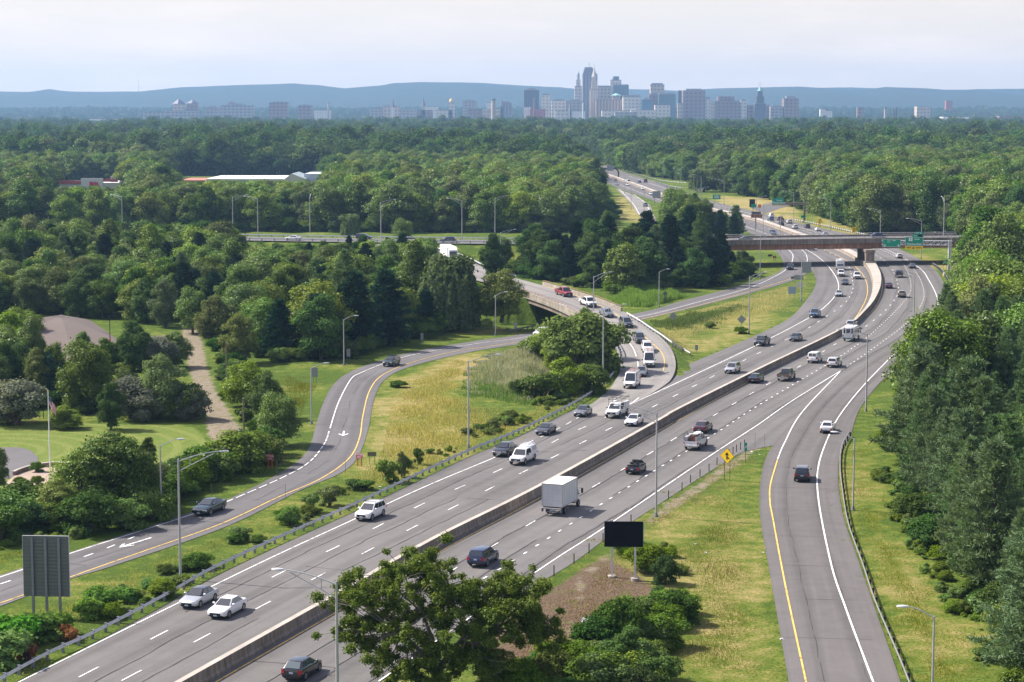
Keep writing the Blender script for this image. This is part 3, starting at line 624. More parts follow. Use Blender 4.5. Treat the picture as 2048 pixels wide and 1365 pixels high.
for px, py, z, kind, deg, lab in [
    (361, 1160, 0, 'tall', 8, tall+'standing behind the guardrail near the two silver sedans'),
    (1312, 1034, None, 'tall', 172, tall+'on the grass bank just behind the black sign board'),
    (937, 896, None, 'tall', 22, tall+'behind the guardrail at the dry meadow beside the reeds'),
    (676, 1487, None, 'tall', 168, tall+'half hidden by the foreground oak'),
    (1732, 823, None, 'tall', 186, tall+'on the verge left of the wooded slope, near the white sedan'),
    (1206, 758, None, 'tall', 32, tall+'beside the bush where the flyover ramp bends'),
    (1187, 668, 'g', 'tall', 35, tall+'in front of the flyover parapet, near the white pickup'),
    (1498, 668, None, 'tall', 35, tall+'in the grass between the exit ramp and highway, by the diamond sign'),
    (1602, 603, None, 'tall', 30, tall+'in front of the large blank sign before the overpass'),
    (1520, 558, None, 'tall', 30, tall+'left of the exit ramp just before the overpass'),
    (1827, 660, None, 'tall', 190, tall+'half hidden by the big tree right of the northbound lanes'),
    (1901, 556, None, 'tall', 175, tall+'rising beside the sign gantry column'),
    (1842, 518, None, 'tall', 165, tall+'on the grass behind the overpass, right of the hidden lanes'),
    (1760, 490, None, 'tall', 165, tall+'against the dark trees behind the overpass, left of its neighbour'),
    (1661, 461, None, 'tall', 165, tall+'on the far verge right of the northbound lanes, near the yellow sign'),
    (1587, 442, None, 'tall', 165, tall+'at the far side road beneath the far green sign'),
    (1560, 503, None, 'tall', 20, tall+'showing above and below the overpass at its left part'),
    (1526, 472, None, 'tall', 25, tall+'beside the far barrier beyond the overpass'),
    (1512, 456, None, 'tall', 25, tall+'behind the distant brown sign board'),
    (1448, 409, None, 'tall', 170, tall+'on the far straw field near the small green sign'),
    (1402, 397, None, 'tall', 170, tall+'right of the far bend, in front of the willow'),
    (1398, 431, None, 'tall', 20, tall+'above the trees at the far barrier, left of the willow'),
    (1384, 436, None, 'tall', 20, tall+'above the trees left of the far barrier'),
    (1362, 379, None, 'tall', 170, tall+'behind the far gore guardrail'),
    (1326, 361, None, 'tall', 170, tall+'on the outer edge of the far bend, near the dark truck'),
    (1294, 356, None, 'tall', 170, tall+'by the middle of the far bend guardrail'),
    (1256, 345, None, 'tall', 170, tall+'by the upper part of the far bend guardrail'),
    (1211, 328, None, 'tall', 170, tall+'farthest up the road, at the dark tree'),
    (1288, 432, None, 'tall', 20, tall+'at the gore of the far exit ramp'),
    (1262, 420, None, 'tall', 20, tall+'on the dry grass left of the far exit ramp'),
    (1249, 388, None, 'tall', 20, tall+'at the start of the far exit ramp'),
    (466, 470, 7, 'tall', 20, tall+'at the crossing highway\'s left part, lower one of a close pair'),
    (516, 474, 7, 'tall', 160, tall+'at the crossing highway\'s left part, higher one of a close pair'),
    (620, 466, 6, 'tall', 90, tall+'pale in front of the forest behind the crossing highway'),
    (762, 484, 7, 'tall', 20, tall+'beside the crossing highway, left of a round green tree'),
    (924, 480, 7, 'tall', 165, tall+'beside the crossing highway behind the dark wagon'),
    (1001, 549, None, 'tall', 20, tall+'beside the flyover ramp behind the white trailer'),
    (1887, 476, 7, 'tall', 90, tall+'at the right end of the overpass'),
    (245, 466, 6, 'tall', 150, tall+'deep in the trees on the far left of the crossing highway'),
    (990, 470, 6, 'tall', 30, tall+'with its head just above the forest behind the crossing highway'),
    (323, 1038, None, 'short', 15, short+'beside the dark teal sedan on the exit ramp'),
    (623, 849, None, 'short', 15, short+'left of the exit ramp bend by the straight-ahead arrow'),
    (688, 731, None, 'short', 15, short+'at the pine wood behind the exit ramp bend'),
    (991, 672, None, 'short', 15, short+'on the grass between willow and flyover bridge'),
    (1318, 615, None, 'short', 20, short+'in the reeds beside the exit ramp beyond the flyover'),
    (1706, 1021, None, 'short', 160, short+'behind the rail of the entrance ramp, beside the pines'),
    (1863, 1452, None, 'short', 170, short+'in the bottom right corner by the entrance ramp')]:
    p = PG(px, py) if z in (None, 'g') else P(px, py, z)
    lamp(p, kind, deg, lab, reach={0: None}.get(0))
# birds on the near lamp
def bird(p, rz, label):
    m = MB(); ys = np.array([-.26, -.16, -.06, .04, .12, .17, .22, .27]); zs = np.array([.06, .08, .11, .14, .18, .22, .23, .22]); rr = [.012, .03, .075, .085, .06, .045, .045, .01]
    m.tube(np.stack([ys*0, ys, zs], 1), rr, 8); o = m.obj('bird', flat('bird_feathers', (.02, .02, .024), .6), angle=60, loc=p, rot=(0, 0, rz)); tag(o, label, 'bird', 'birds on the lamp head')
    f = MB(); f.tube([(.02, 0, .06), (.02, .01, -.02)], .008, 4); f.tube([(-.02, 0, .06), (-.02, .01, -.02)], .008, 4); f.obj('leg', flat('bird_leg', (.12, .05, .04), .6), o)
lp = P(361, 1160); a = R(8)
for x, rz, lb in ((4.45, 1.0, 'small dark bird nearest the end of the tall lamp head'), (4.02, -.6, 'small dark bird where the tall lamp arm meets its head')):
    bird((lp[0]+x*math.cos(a), lp[1]+x*math.sin(a), 12.66), rz, lb)
# ------------------------------------------------------------------ signs
M_RED = flat('sign_red', (.55, .018, .055), .45); M_GRN = flat('sign_green', (.0, .30, .17), .5); M_YELS = flat('sign_yellow', (.90, .58, .01), .5); M_WH = flat('sign_white', (.8, .8, .8), .5)
M_SGB = flat('sign_back_grey', (.30, .31, .33), .5, .3, var=.1); M_SGD = flat('sign_back_dark', (.13, .13, .145), .5, .3, var=.15); M_OLV = flat('sign_back_olive', (.13, .125, .09), .6)
M_RPOST = flat('sign_post_red', (.6, .09, .03), .6); M_ORG = flat('sign_orange', (.75, .25, .02), .5)
def text(s, size, mat, parent, loc, bold=.0, rot=(math.pi/2, 0, 0)):
    c = bpy.data.curves.new('lettering', 'FONT'); c.body = s; c.size = size; c.align_x = 'CENTER'; c.align_y = 'CENTER'; c.offset = bold; c.extrude = .004; c.materials.append(mat)
    tmp = bpy.data.objects.new('tmp', c); me = bpy.data.meshes.new_from_object(tmp); bpy.data.objects.remove(tmp); bpy.data.curves.remove(c)
    if not me.materials: me.materials.append(mat)
    o = bpy.data.objects.new('lettering', me); link(o, parent); o.location = loc; o.rotation_euler = rot; return o
def plate(mb, x0, x1, z0, z1, y=0.0, t=.03, m=0, r=.0):
    mb.box(x0, x1, y-t/2, y+t/2, z0, z1, m)
def sign(name, p, label, rz, posts, panels, pm, pw=.05, cat='sign', group=None):
    """posts: [(x, ztop)], panels: [(x0, x1, z0, z1, mat)]; faces local -Y"""
    root = empty(name, p, rz); tag(root, label, cat, group)
    for x, zt in posts: m = MB(); m.box(x-pw, x+pw, .0, 2*pw, -.3, zt); m.obj('post', pm, root)
    out = []
    for x0, x1, z0, z1, mat in panels:
        m = MB(); plate(m, x0, x1, z0, z1, -.03); out.append(m.obj('panel', mat, root))
    return root, out
def wrong_way(px, py, label, rz, s=1.0):
    root, (pn,) = sign('wrong_way_sign', PG(px, py), label, rz, [(-.28*s, 1.5), (.28*s, 1.5)], [(-.52*s, .52*s, 1.0, 1.72, M_RED)], M_RPOST)
    b = MB(); 
    for x0, x1, z0, z1 in ((-.5*s, .5*s, 1.68, 1.70), (-.5*s, .5*s, 1.02, 1.04), (-.5*s, -.48*s, 1.04, 1.68), (.48*s, .5*s, 1.04, 1.68)): b.box(x0, x1, -.052, -.047, z0, z1)
    b.obj('border', M_WH, pn); text('WRONG', .30, M_WH, pn, (0, -.052, 1.52), .009); text('WAY', .30, M_WH, pn, (0, -.052, 1.2), .009)
wrong_way(719, 933, 'red wrong way sign on red posts between the exit ramp and dry meadow', -.45)
wrong_way(540, 936, 'red wrong way sign on red posts by the hedge left of the exit ramp', -.4)
wrong_way(1549, 523, 'small distant wrong way sign left of the exit ramp under the overpass', .0)
sign('road_sign', PG(744, 929), 'olive back of a blank road sign beside the wrong way sign', .06, [(-.32, 1.6), (.36, 1.6)], [(-.56, .56, 1.05, 1.62, M_OLV)], M_OLV, .03)
sign('road_sign', PG(1540, 523), 'small dark sign board left of the distant wrong way sign', .06, [(-.3, 1.6), (.3, 1.6)], [(-.7, .7, 1.5, 2.1, M_OLV)], M_OLV, .03)
# big ribbed sign back at the lower left
def sign_back():
    p0 = P(95, 1236); root = empty('road_sign', p0, R(-4)); tag(root, 'large grey ribbed back of a guide sign on three steel posts', 'sign')
    for x in (-1.22, .0, 1.22):
        m = MB(); m.box(x-.11, x+.11, -.17, -.15, -.4, 7.3); m.box(x-.11, x+.11, -.02, .0, -.4, 7.3); m.box(x-.012, x+.012, -.15, -.02, -.4, 7.3); m.obj('post', M_GALVD, root)
    m = MB()
    for k in range(17):
        z = 1.95+k*.325; m.box(-2.1, 2.1, .06, .09, z, z+.318); m.box(-2.1, 2.1, .01, .06, z+.005, z+.03); m.box(-2.1, 2.1, .01, .06, z+.288, z+.313)
    m.obj('panel', flat('sign_extrusion', (.155, .165, .185), .45, .35, var=.15, scale=.6), root)
    f = MB(); f.box(-2.13, -2.1, .0, .1, 1.93, 7.5); f.box(2.1, 2.13, .0, .1, 1.93, 7.5); f.box(-2.1, 2.1, .0, .1, 7.475, 7.5); f.obj('frame', M_GALV, root)
sign_back()
def black_board():
    p0 = P(1246, 1157); root = empty('sign_board', p0, R(-2)); tag(root, 'black blank sign board on two steel posts with concrete footings', 'sign board')
    for x, y in ((-1.08, .5), (1.15, -.45)):
        m = MB(); m.box(x-.1, x+.1, y-.1, y-.07, 0, 5.7); m.box(x-.1, x+.1, y+.07, y+.1, 0, 5.7); m.box(x-.02, x+.02, y-.07, y+.07, 0, 5.7); m.obj('post', M_GALV, root)
        m = MB(); m.tube([(x, y, -.5), (x, y, .16), (x, y, .17)], [.42, .42, .3], 10); m.obj('footing', M_CAP, root, angle=40)
    m = MB(); m.box(-1.85, 1.85, -.62, -.54, 3.25, 5.75); m.box(1.85, 1.9, -.6, -.4, 3.2, 5.7); m.obj('panel', flat('board_black', (.006, .006, .012), .8, spec=.1), root)
    m = MB(); m.box(1.9, 1.95, -.6, -.45, 3.3, 5.65); m.obj('edge_film', flat('edge_teal', (.03, .25, .25), .5), root)
    m = MB(); m.box(-1.3, 1.3, -.54, -.46, 4.0, 4.12); m.box(-1.3, 1.3, -.54, -.46, 5.0, 5.12); m.box(-1.2, 1.3, -.46, .5, 4.02, 4.1); m.obj('bracket', M_GALVD, root)
black_board()
def poly_plate(name, pts, mat, parent, y0, y1):
    n = len(pts); v = [(x, y0, z) for x, z in pts]+[(x, y1, z) for x, z in pts]
    f = [tuple(q) for q in tessellate_polygon([[Vector((x, 0, z)) for x, z in pts]])]; f += [tuple(i+n for i in q) for q in f]; f += [(i, (i+1) % n, n+(i+1) % n, n+i) for i in range(n)]
    me = mesh(name, v, f, mat); bm = bmesh.new(); bm.from_mesh(me); bmesh.ops.recalc_face_normals(bm, faces=bm.faces); bm.to_mesh(me); bm.free(); return obj(name, me, parent)
ARW = [(-.11, 0), (-.11, .72), (-.36, .72), (0, 1.2), (.36, .72), (.11, .72), (.11, .52), (.44, .20), (.34, .02), (.11, .26), (.11, 0)]
def merge_sign():
    root = empty('merge_sign', PG(1454, 961), R(-32)); tag(root, 'yellow diamond merge sign with a black joining arrow on two posts', 'sign')
    for x in (-.37, .37): m = MB(); m.box(x-.035, x+.035, 0, .05, -.2, 2.65); m.obj('post', flat('brown_post', (.10, .085, .075), .6), root)
    s = .98; cz = 3.05
    b = poly_plate('border', [(0, cz+s), (s, cz), (0, cz-s), (-s, cz)], M_BLACK, root, -.03, -.005)
    s -= .045; pn = poly_plate('panel', [(0, cz+s), (s, cz), (0, cz-s), (-s, cz)], M_YELS, root, -.042, -.031)
    poly_plate('arrow', [(x*.78-.03, cz-.45+z*.78) for x, z in ARW], M_BLACK, pn, -.052, -.043)
merge_sign()
def mile():
    root, (pn,) = sign('mile_marker', PG(1491, 926), 'narrow green mile marker on a brown post at the grass gore', 0, [(0, 2.55)], [(-.17, .17, 1.55, 2.65, flat('sign_teal', (.0, .27, .22), .5))], flat('brown_post', (.10, .085, .075), .6), .035)
    text('4', .5, M_WH, pn, (0, -.05, 2.08), .01)
mile()
# grey backs of signs seen from behind: px, py, half width, z0, z1, posts, material, label
for px, py, w, z0, z1, ps, mt, lab in [
    (1584, 602, .95, 1.7, 3.5, (-.5, .6), flat('sign_back_blue', (.34, .40, .50), .5), 'pale blue-grey sign back in the grass, lowest of the group before the overpass'),
    (1600, 590, .8, 1.9, 3.1, (-.5, .5), flat('sign_back_white', (.62, .60, .57), .6), 'white sign back behind the lamp post before the overpass'),
    (1597, 586, 1.15, 3.3, 4.5, (-.9, .9), M_SGB, 'grey sign back just above the white one before the overpass'),
    (1587, 570, .7, 1.6, 2.2, (-.3, .3), M_OLV, 'small brown sign back on the exit ramp edge before the overpass'),
    (1613, 560, 1.2, 1.9, 4.9, (.35,), M_SGB, 'tall grey sign back with a dark rim under the overpass'),
    (1393, 706, .28, .5, 1.5, (0,), M_SGB, 'small grey post sign at the tip of the grass gore'),
    (1031, 666, .3, .9, 2.2, (-.15, .15), M_SGB, 'small grey sign back near the short guardrail under the flyover'),
    (844, 690, .28, .9, 2.3, (-.15, .15), M_SGB, 'small grey sign back at the pine edge left of the willow'),
    (697, 722, .34, .8, 2.2, (-.2, .2), M_SGB, 'grey sign back beside the short lamp at the pine wood'),
    (630, 766, .5, 1.0, 2.6, (-.25, .25), M_SGB, 'square grey sign back left of the exit ramp bend')]:
    sign('road_sign', PG(px, py), lab, 0, [(x, z1) for x in ps], [(-w, w, z0, z1, mt)], M_GALVD, .035, group='backs of small road signs')
def diamond(px, py, cz, s, lab, mat, plate_=False):
    root = empty('diamond_sign', PG(px, py)); tag(root, lab, 'sign')
    m = MB(); m.box(-.04, .04, 0, .06, -.2, cz+s*.5); m.obj('post', M_GALVD, root); poly_plate('panel', [(0, cz+s), (s, cz), (0, cz-s), (-s, cz)], mat, root, -.03, -.005)
    if plate_: m = MB(); plate(m, -.33, .33, cz-s-.75, cz-s-.05, -.02); m.obj('panel', mat, root)
diamond(1483, 668, 3.0, .95, 'grey diamond sign back by the lamp between exit ramp and highway', M_SGB)
diamond(1346, 655, 2.4, .85, 'grey diamond sign back in the reeds right of the flyover', M_SGB)
diamond(1330, 606, 2.2, .62, 'dark diamond sign back with a square plate at the far reeds', M_SGD, True)
diamond(1283, 446, 3.2, 1.0, 'far diamond sign on the far exit ramp', M_SGD, True)
for px, py, lab in ((1639, 462, 'far yellow curve sign on the right verge beyond the overpass'),):
    root = empty('curve_sign', PG(px, py)); tag(root, lab, 'sign'); cz = 3.6; s = 1.15
    m = MB(); m.box(-.05, .05, 0, .08, 0, 3.4); m.obj('post', M_GALVD, root); pn = poly_plate('panel', [(0, cz+s), (s, cz), (0, cz-s), (-s, cz)], M_YELS, root, -.03, -.005)
    poly_plate('arrow', [(-.1, cz-.5), (-.1, cz+.1), (.1, cz+.3), (.1, cz+.6), (-.12, cz+.6), (.2, cz+.95), (.5, cz+.55), (.3, cz+.6), (.3, cz+.2), (.1, cz), (.1, cz-.5)], M_BLACK, pn, -.045, -.032)
    m = MB(); plate(m, -.55, .55, 1.5, 2.3, -.02); m.obj('panel', M_YELS, root)
root, (pn,) = sign('speed_sign', PG(1708, 476), 'yellow advisory sign on the verge just beyond the overpass', 0, [(0, 3.0)], [(-.75, .75, 2.0, 3.9, M_YELS)], M_GALVD); m = MB(); [m.box(-.45, .45, -.06, -.05, z, z+.22) for z in (2.35, 2.85, 3.3)]; m.obj('lettering', M_BLACK, pn)
root, (pn,) = sign('exit_sign', PG(1890, 541), 'small green sign on two posts left of the gantry column', 0, [(-.4, 2.2), (.4, 2.2)], [(-.62, .62, 2.0, 2.75, M_GRN)], M_GALVD, .03); text('5D', .5, M_WH, pn, (0, -.05, 2.38))
root, pn = sign('guide_sign', PG(1433, 411), 'small distant green guide sign on the straw field', 0, [(-.8, 3.8), (.8, 3.8)], [(-1.9, 1.9, 3.0, 5.3, M_GRN)], M_GALVD); m = MB(); [m.box(-1.2, 1.2, -.06, -.05, z, z+.35) for z in (3.6, 4.4)]; m.obj('lettering', M_WH, pn[0])
root, pn = sign('message_board', PG(1513, 462), 'far brown sign board on posts beside the far barrier', 0, [(-.5, 6.6)], [(-2.2, 2.2, 5.0, 6.4, M_RUST), (-2.0, 1.6, 6.45, 7.4, M_SGD)], M_GALVD, .14)
root, pn = sign('blank_board', PG(1506, 428), 'far black board with a green plate beyond the brown board', 0, [(0, 4)], [(-1.7, .9, 3.0, 6.6, M_BLACK), (-.9, 1.6, 2.8, 4.4, M_GRN)], M_GALVD, .12)
pn[1].location.y = -.05
root, pn = sign('arrow_board', PG(1519, 423), 'tiny distant orange arrow sign beside the black board', 0, [(0, 2)], [(-.7, .7, 1.6, 3.2, M_ORG)], M_GALVD, .06)
# ------------------------------------------------------------------ sign gantries
DNA = [(-.09, .7), (-.09, .26), (-.34, .40), (-.34, .22), (0, 0), (.34, .22), (.34, .40), (.09, .26), (.09, .7)]
def border(x0, x1, z0, z1, w, mat, parent, y=-.035):
    b = MB(); 
    for q in ((x0, x1, z1-w, z1), (x0, x1, z0, z0+w), (x0, x0+w, z0+w, z1-w), (x1-w, x1, z0+w, z1-w)): b.box(q[0], q[1], y-.004, y, q[2], q[3])
    b.obj('border', mat, parent)
def gantry():
    p0 = P(1897, 541); Y = p0[1]; s = (Y*CT+(H-8)*ST)/F; root = empty('sign_gantry', p0, R(-9)); tag(root, 'grey cantilever sign gantry carrying two green highway signs before the overpass', 'sign gantry')
    X = lambda px: PD(px, 480, Y)[0]-p0[0]; Z = lambda py: PD(1850, py, Y)[2]
    m = MB(); m.tube([(0, 0, 0), (0, 0, Z(481))], [.32, .27], 12); m.tube([(.35, .9, 0), (.35, .9, Z(481))], [.25, .22], 12); m.obj('column', M_GALV, root, angle=40)
    m = MB(); zt, zb = Z(482.5), Z(491)
    for y in (-.15, .85):
        m.tube([(X(1766), y, zt), (.9, y, zt)], .10, 6); m.tube([(X(1766), y, zb), (.9, y, zb)], .10, 6)
        xs = np.arange(X(1768), .5, 1.05)
        for k, x in enumerate(xs): m.tube([(x, y, zb if k % 2 else zt), (x+1.05, y, zt if k % 2 else zb)], .06, 5); m.tube([(x, y, zb), (x, y, zt)], .04, 5)
    m.obj('truss', M_GALV, root)
    x0, x1, z0, z1 = X(1767.5), X(1803.5), Z(495.5), Z(479.5)
    m = MB(); m.box(x0, x1, -.46, -.38, z0, z1); pn = m.obj('panel', M_GRN, root); border(x0+.08, x1-.08, z0+.08, z1-.08, .06, M_WH, pn, -.462)
    w = x1-x0
    text('WEST', .42, M_WH, pn, (x0+w*.63, -.47, z1-.42), .012); border(x0+w*.25, x0+w*.42, z1-.98, z1-.3, .05, M_WH, pn, -.462); text('2', .5, M_WH, pn, (x0+w*.335, -.47, z1-.64), .01)
    for f in (.12, .87): poly_plate('arrow', [(x0+w*f+a*1.1, z0+.15+b) for a, b in DNA], M_WH, pn, -.468, -.461)
    x0, x1, z0, z1 = X(1812), X(1847.5), Z(493), Z(475); w = x1-x0
    m = MB(); m.box(x0, x1, -.46, -.38, z0, z1); pn = m.obj('panel', M_GRN, root); border(x0+.06, x1-.06, z0+.06, z1-.06, .06, M_WH, pn, -.462)
    text('Wethersfield', .80, M_WH, pn, (x0+w/2, -.47, z0+.55), .014); text('South', .62, M_WH, pn, (x0+w*.65, -.47, z1-.62), .012)
    m = MB(); m.box(x0+w*.2, x0+w*.4, -.467, -.461, z1-1.2, z1-.25); m.obj('shield', M_WH, pn); text('3', .75, M_BLACK, pn, (x0+w*.3, -.475, z1-.73), .012)
    za = Z(499.7); m = MB(); m.box(x0, x1, -.46, -.38, za, z0-.01); yp = m.obj('panel', M_YELS, root); text('EXIT', .58, M_BLACK, yp, (x0+w*.21, -.47, (za+z0)/2), .01); text('ONLY', .58, M_BLACK, yp, (x0+w*.75, -.47, (za+z0)/2), .01)
    poly_plate('arrow', [(x0+w*.46+a*1.1, za+.15+b*.9) for a, b in DNA], M_BLACK, yp, -.468, -.461)
    m = MB(); zc = Z(469.5); m.box(X(1826), x1-.03, -.46, -.38, z1+.01, zc); m.box(X(1830), x1-.03, -.46, -.38, zc, Z(464.5)); tb = m.obj('panel', M_GRN, root)
    text('EXIT 5D', .5, M_WH, tb, (X(1838), -.47, (zc+Z(464.5))/2), .008); text('Exit', .52, M_WH, tb, (X(1832), -.47, (z1+zc)/2)); m = MB(); m.box(X(1837), X(1845.5), -.475, -.462, z1+.08, zc-.02); m.obj('patch', M_BLACK, tb)
gantry()
def gantry2():
    p0 = P(1608.5, 445); Y = p0[1]; root = empty('sign_gantry', p0); tag(root, 'far brown cantilever sign gantry with a green sign over the far northbound lanes', 'sign gantry')
    X = lambda px: PD(px, 420, Y)[0]-p0[0]; Z = lambda py: PD(1600, py, Y)[2]
    m = MB(); m.box(-.45, .45, -.4, .4, 0, Z(406)); m.obj('column', flat('brown_steel', (.22, .165, .12), .6, var=.2), root); m = MB(); m.box(X(1562), .45, -.41, .39, Z(410), Z(405.5)); m.obj('arm', flat('brown_steel2', (.22, .165, .12), .6, var=.2), root)
    x0, x1 = X(1543.5), X(1567); m = MB(); m.box(x0, x1, -.8, -.7, Z(409), Z(398)); m.box(x0+1.4, x1-1, -.8, -.7, Z(398), Z(395.5)); pn = m.obj('panel', M_GRN, root); text('Wethersfield', 1.15, M_WH, pn, ((x0+x1)/2, -.82, Z(406)), .01); text('South', 1.0, M_WH, pn, ((x0+x1)/2+.6, -.82, Z(401)), .01)
    m = MB(); m.box(x0, x1, -.8, -.7, Z(411), Z(409.1)); m.obj('panel', flat('amber', (.45, .30, .05), .5), root)
    m = MB(); m.box(-1.5, .3, -.6, -.5, Z(436), Z(431)); m.obj('panel', M_GRN, root)
gantry2()
def gantry3():
    p0 = P(1237, 357); root = empty('sign_gantry', p0); tag(root, 'far dark arched gantry with a sign back over the southbound lanes', 'sign gantry'); Y = p0[1]
    X = lambda px: PD(px, 340, Y)[0]-p0[0]; Z = lambda py: PD(1230, py, Y)[2]
    br = flat('dark_brown_steel', (.05, .035, .03), .6); m = MB(); m.tube([(0, 0, 0), (0, 0, Z(345)), (-.8, 0, Z(340)), (-2.4, 0, Z(337.5)), (X(1205), 0, Z(337.5))], .5, 8); m.obj('frame', br, root)
    m = MB(); m.box(X(1214), X(1227), -.7, -.6, Z(342), Z(331)); m.obj('panel', M_SGB, root)
gantry3()
root, pn = sign('road_sign', PG(1313, 411), 'far large grey sign back above the trees at the far exit ramp', 0, [(-1, 6)], [(-2, 2, 3.5, 7, M_SGB)], M_GALVD, .1)
root, pn = sign('guide_sign', PG(1163, 322), 'farthest green guide sign at the top of the road', 0, [(-2.5, 6), (2.5, 6)], [(-3.6, 3.6, 5, 10.5, M_GRN)], M_GALVD, .2)
# delineator posts
dp = MB().box(-.05, .05, -.02, .02, -.2, 1.05).me('delineator_post', M_BLACK)
first = None
dl = [(1058, 1182), (1108, 1152), (1148, 1128), (1178, 1107), (1206, 1086), (1262, 1048), (1337, 999), (1364, 982), (1381, 967), (1400, 955), (1418, 944), (1434, 931), (1450, 921), (1458, 915), (1466, 909), (1473, 905), (1481, 900), (1489, 895)]
for k, (px, py) in enumerate(dl):
    o = obj('delineator_post', dp, None, PG(px, py), (0, 0, .1)); tag(o, 'short black delineator post in the row along the gravel edge of the northbound shoulder', 'delineator post', 'black posts along the northbound shoulder')
tp = MB().box(-.02, .02, -.02, .02, -.2, 1.9).me('marker_stake', M_GALVD)
for px, py, lb in ((1510, 895, 'thin tall marker stake at the left of the grass gore tip'), (1529, 896, 'thin tall marker stake at the right of the grass gore tip'), (691, 948, 'thin marker stake on the inner edge of the exit ramp near the wrong way sign'), (571, 1000, 'thin marker stake on the inner edge of the exit ramp behind the teal sedan'), (423, 1000, 'thin marker stake on the outer verge behind the teal sedan'), (554, 950, 'thin marker stake beside the left wrong way sign')):
    tag(obj('marker_stake', tp, None, PG(px, py)), lb, 'marker stake')
def construction():
    root = empty('warning_drum', PG(1888, 553)); tag(root, 'orange and white warning drum at the foot of the gantry column', 'warning drum')
    for k in range(4): m = MB(); m.tube([(0, 0, .25*k), (0, 0, .25*k+.25)], [.36-.02*k, .34-.02*k], 12); m.obj('band', M_ORG if k % 2 == 0 else M_WH, root, angle=50)
construction()
# ------------------------------------------------------------------ vehicles
def carpaint(name, c, rough=.28, metal=.0):
    if name in _MC: return _MC[name]
    t = NT(name, rough, .5); t.b.inputs['Metallic'].default_value = metal; t.b.inputs['Coat Weight'].default_value = .8; t.b.inputs['Coat Roughness'].default_value = .06
    f = t.noise(3.0, 4, t.coord()); t.col(t.mix(t.math('MULTIPLY', f, .25), c, tuple(q*.75 for q in c))); _MC[name] = t.m; return t.m
PAINT = dict(white=((.78, .78, .78), .3, 0), silver=((.50, .52, .55), .3, .45), grey=((.17, .18, .20), .3, .3), dkgrey=((.055, .06, .07), .28, .2), black=((.011, .012, .016), .22, 0), navy=((.016, .028, .085), .25, .2), teal=((.008, .032, .042), .25, .2),
             red=((.26, .012, .03), .28, .15), dkred=((.075, .010, .016), .28, .1), bronze=((.19, .155, .125), .35, .3), tan=((.33, .29, .24), .35, .2), blue=((.10, .17, .27), .3, .3), green=((.012, .03, .026), .28, .1), offwhite=((.62, .63, .64), .4, 0))
def PT(k): c, r, m = PAINT[k]; return carpaint('paint_'+k, c, r, m)
M_GLASS = flat('car_glass', (.018, .024, .03), .06, spec=.9, coat=.6); M_GLASSL = flat('car_glass_bright', (.05, .08, .09), .05, spec=1.0, coat=.8)
M_TRIM = flat('black_trim', (.018, .018, .02), .7); M_TYRE = flat('tyre_rubber', (.016, .016, .017), .85); M_RIM = flat('alloy_rim', (.42, .43, .45), .35, .6); M_RIMD = flat('dark_rim', (.06, .06, .065), .4, .4)
M_HEAD = flat('headlight_glass', (.70, .72, .74), .12, spec=.8); M_TAIL = flat('taillight_red', (.36, .008, .018), .25, spec=.6); M_PLATE = flat('licence_plate', (.42, .55, .68), .5); M_CHROME = flat('chrome', (.6, .6, .62), .15, .9)
M_BOXW = flat('box_white', (.72, .72, .73), .5, var=.05, scale=.8); M_BOXG = flat('box_door_grey', (.50, .52, .54), .5, var=.12, scale=2.0)
def loft(st):
    V = []; f = []; fm = []; n = len(st)
    for y, w, zb, zt in st:
        h = zt-zb; half = [(0, zb), (.84*w, zb), (.965*w, zb+.10*h), (w, zb+.30*h), (w, zb+.55*h), (.985*w, zb+.80*h), (.93*w, zb+.95*h), (.82*w, zt), (.4*w, zt+.018), (0, zt+.022)]
        V += [(x, y, z) for x, z in half]+[(-x, y, z) for x, z in half[-2:0:-1]]
    k = 18
    for i in range(n-1):
        for j in range(k): f.append((i*k+j, i*k+(j+1) % k, (i+1)*k+(j+1) % k, (i+1)*k+j)); fm.append(1 if j in (0, 1, 16, 17) else 0)
    f += [tuple(range(k-1, -1, -1)), tuple(range((n-1)*k, n*k))]; fm += [0, 0]; return V, f, fm
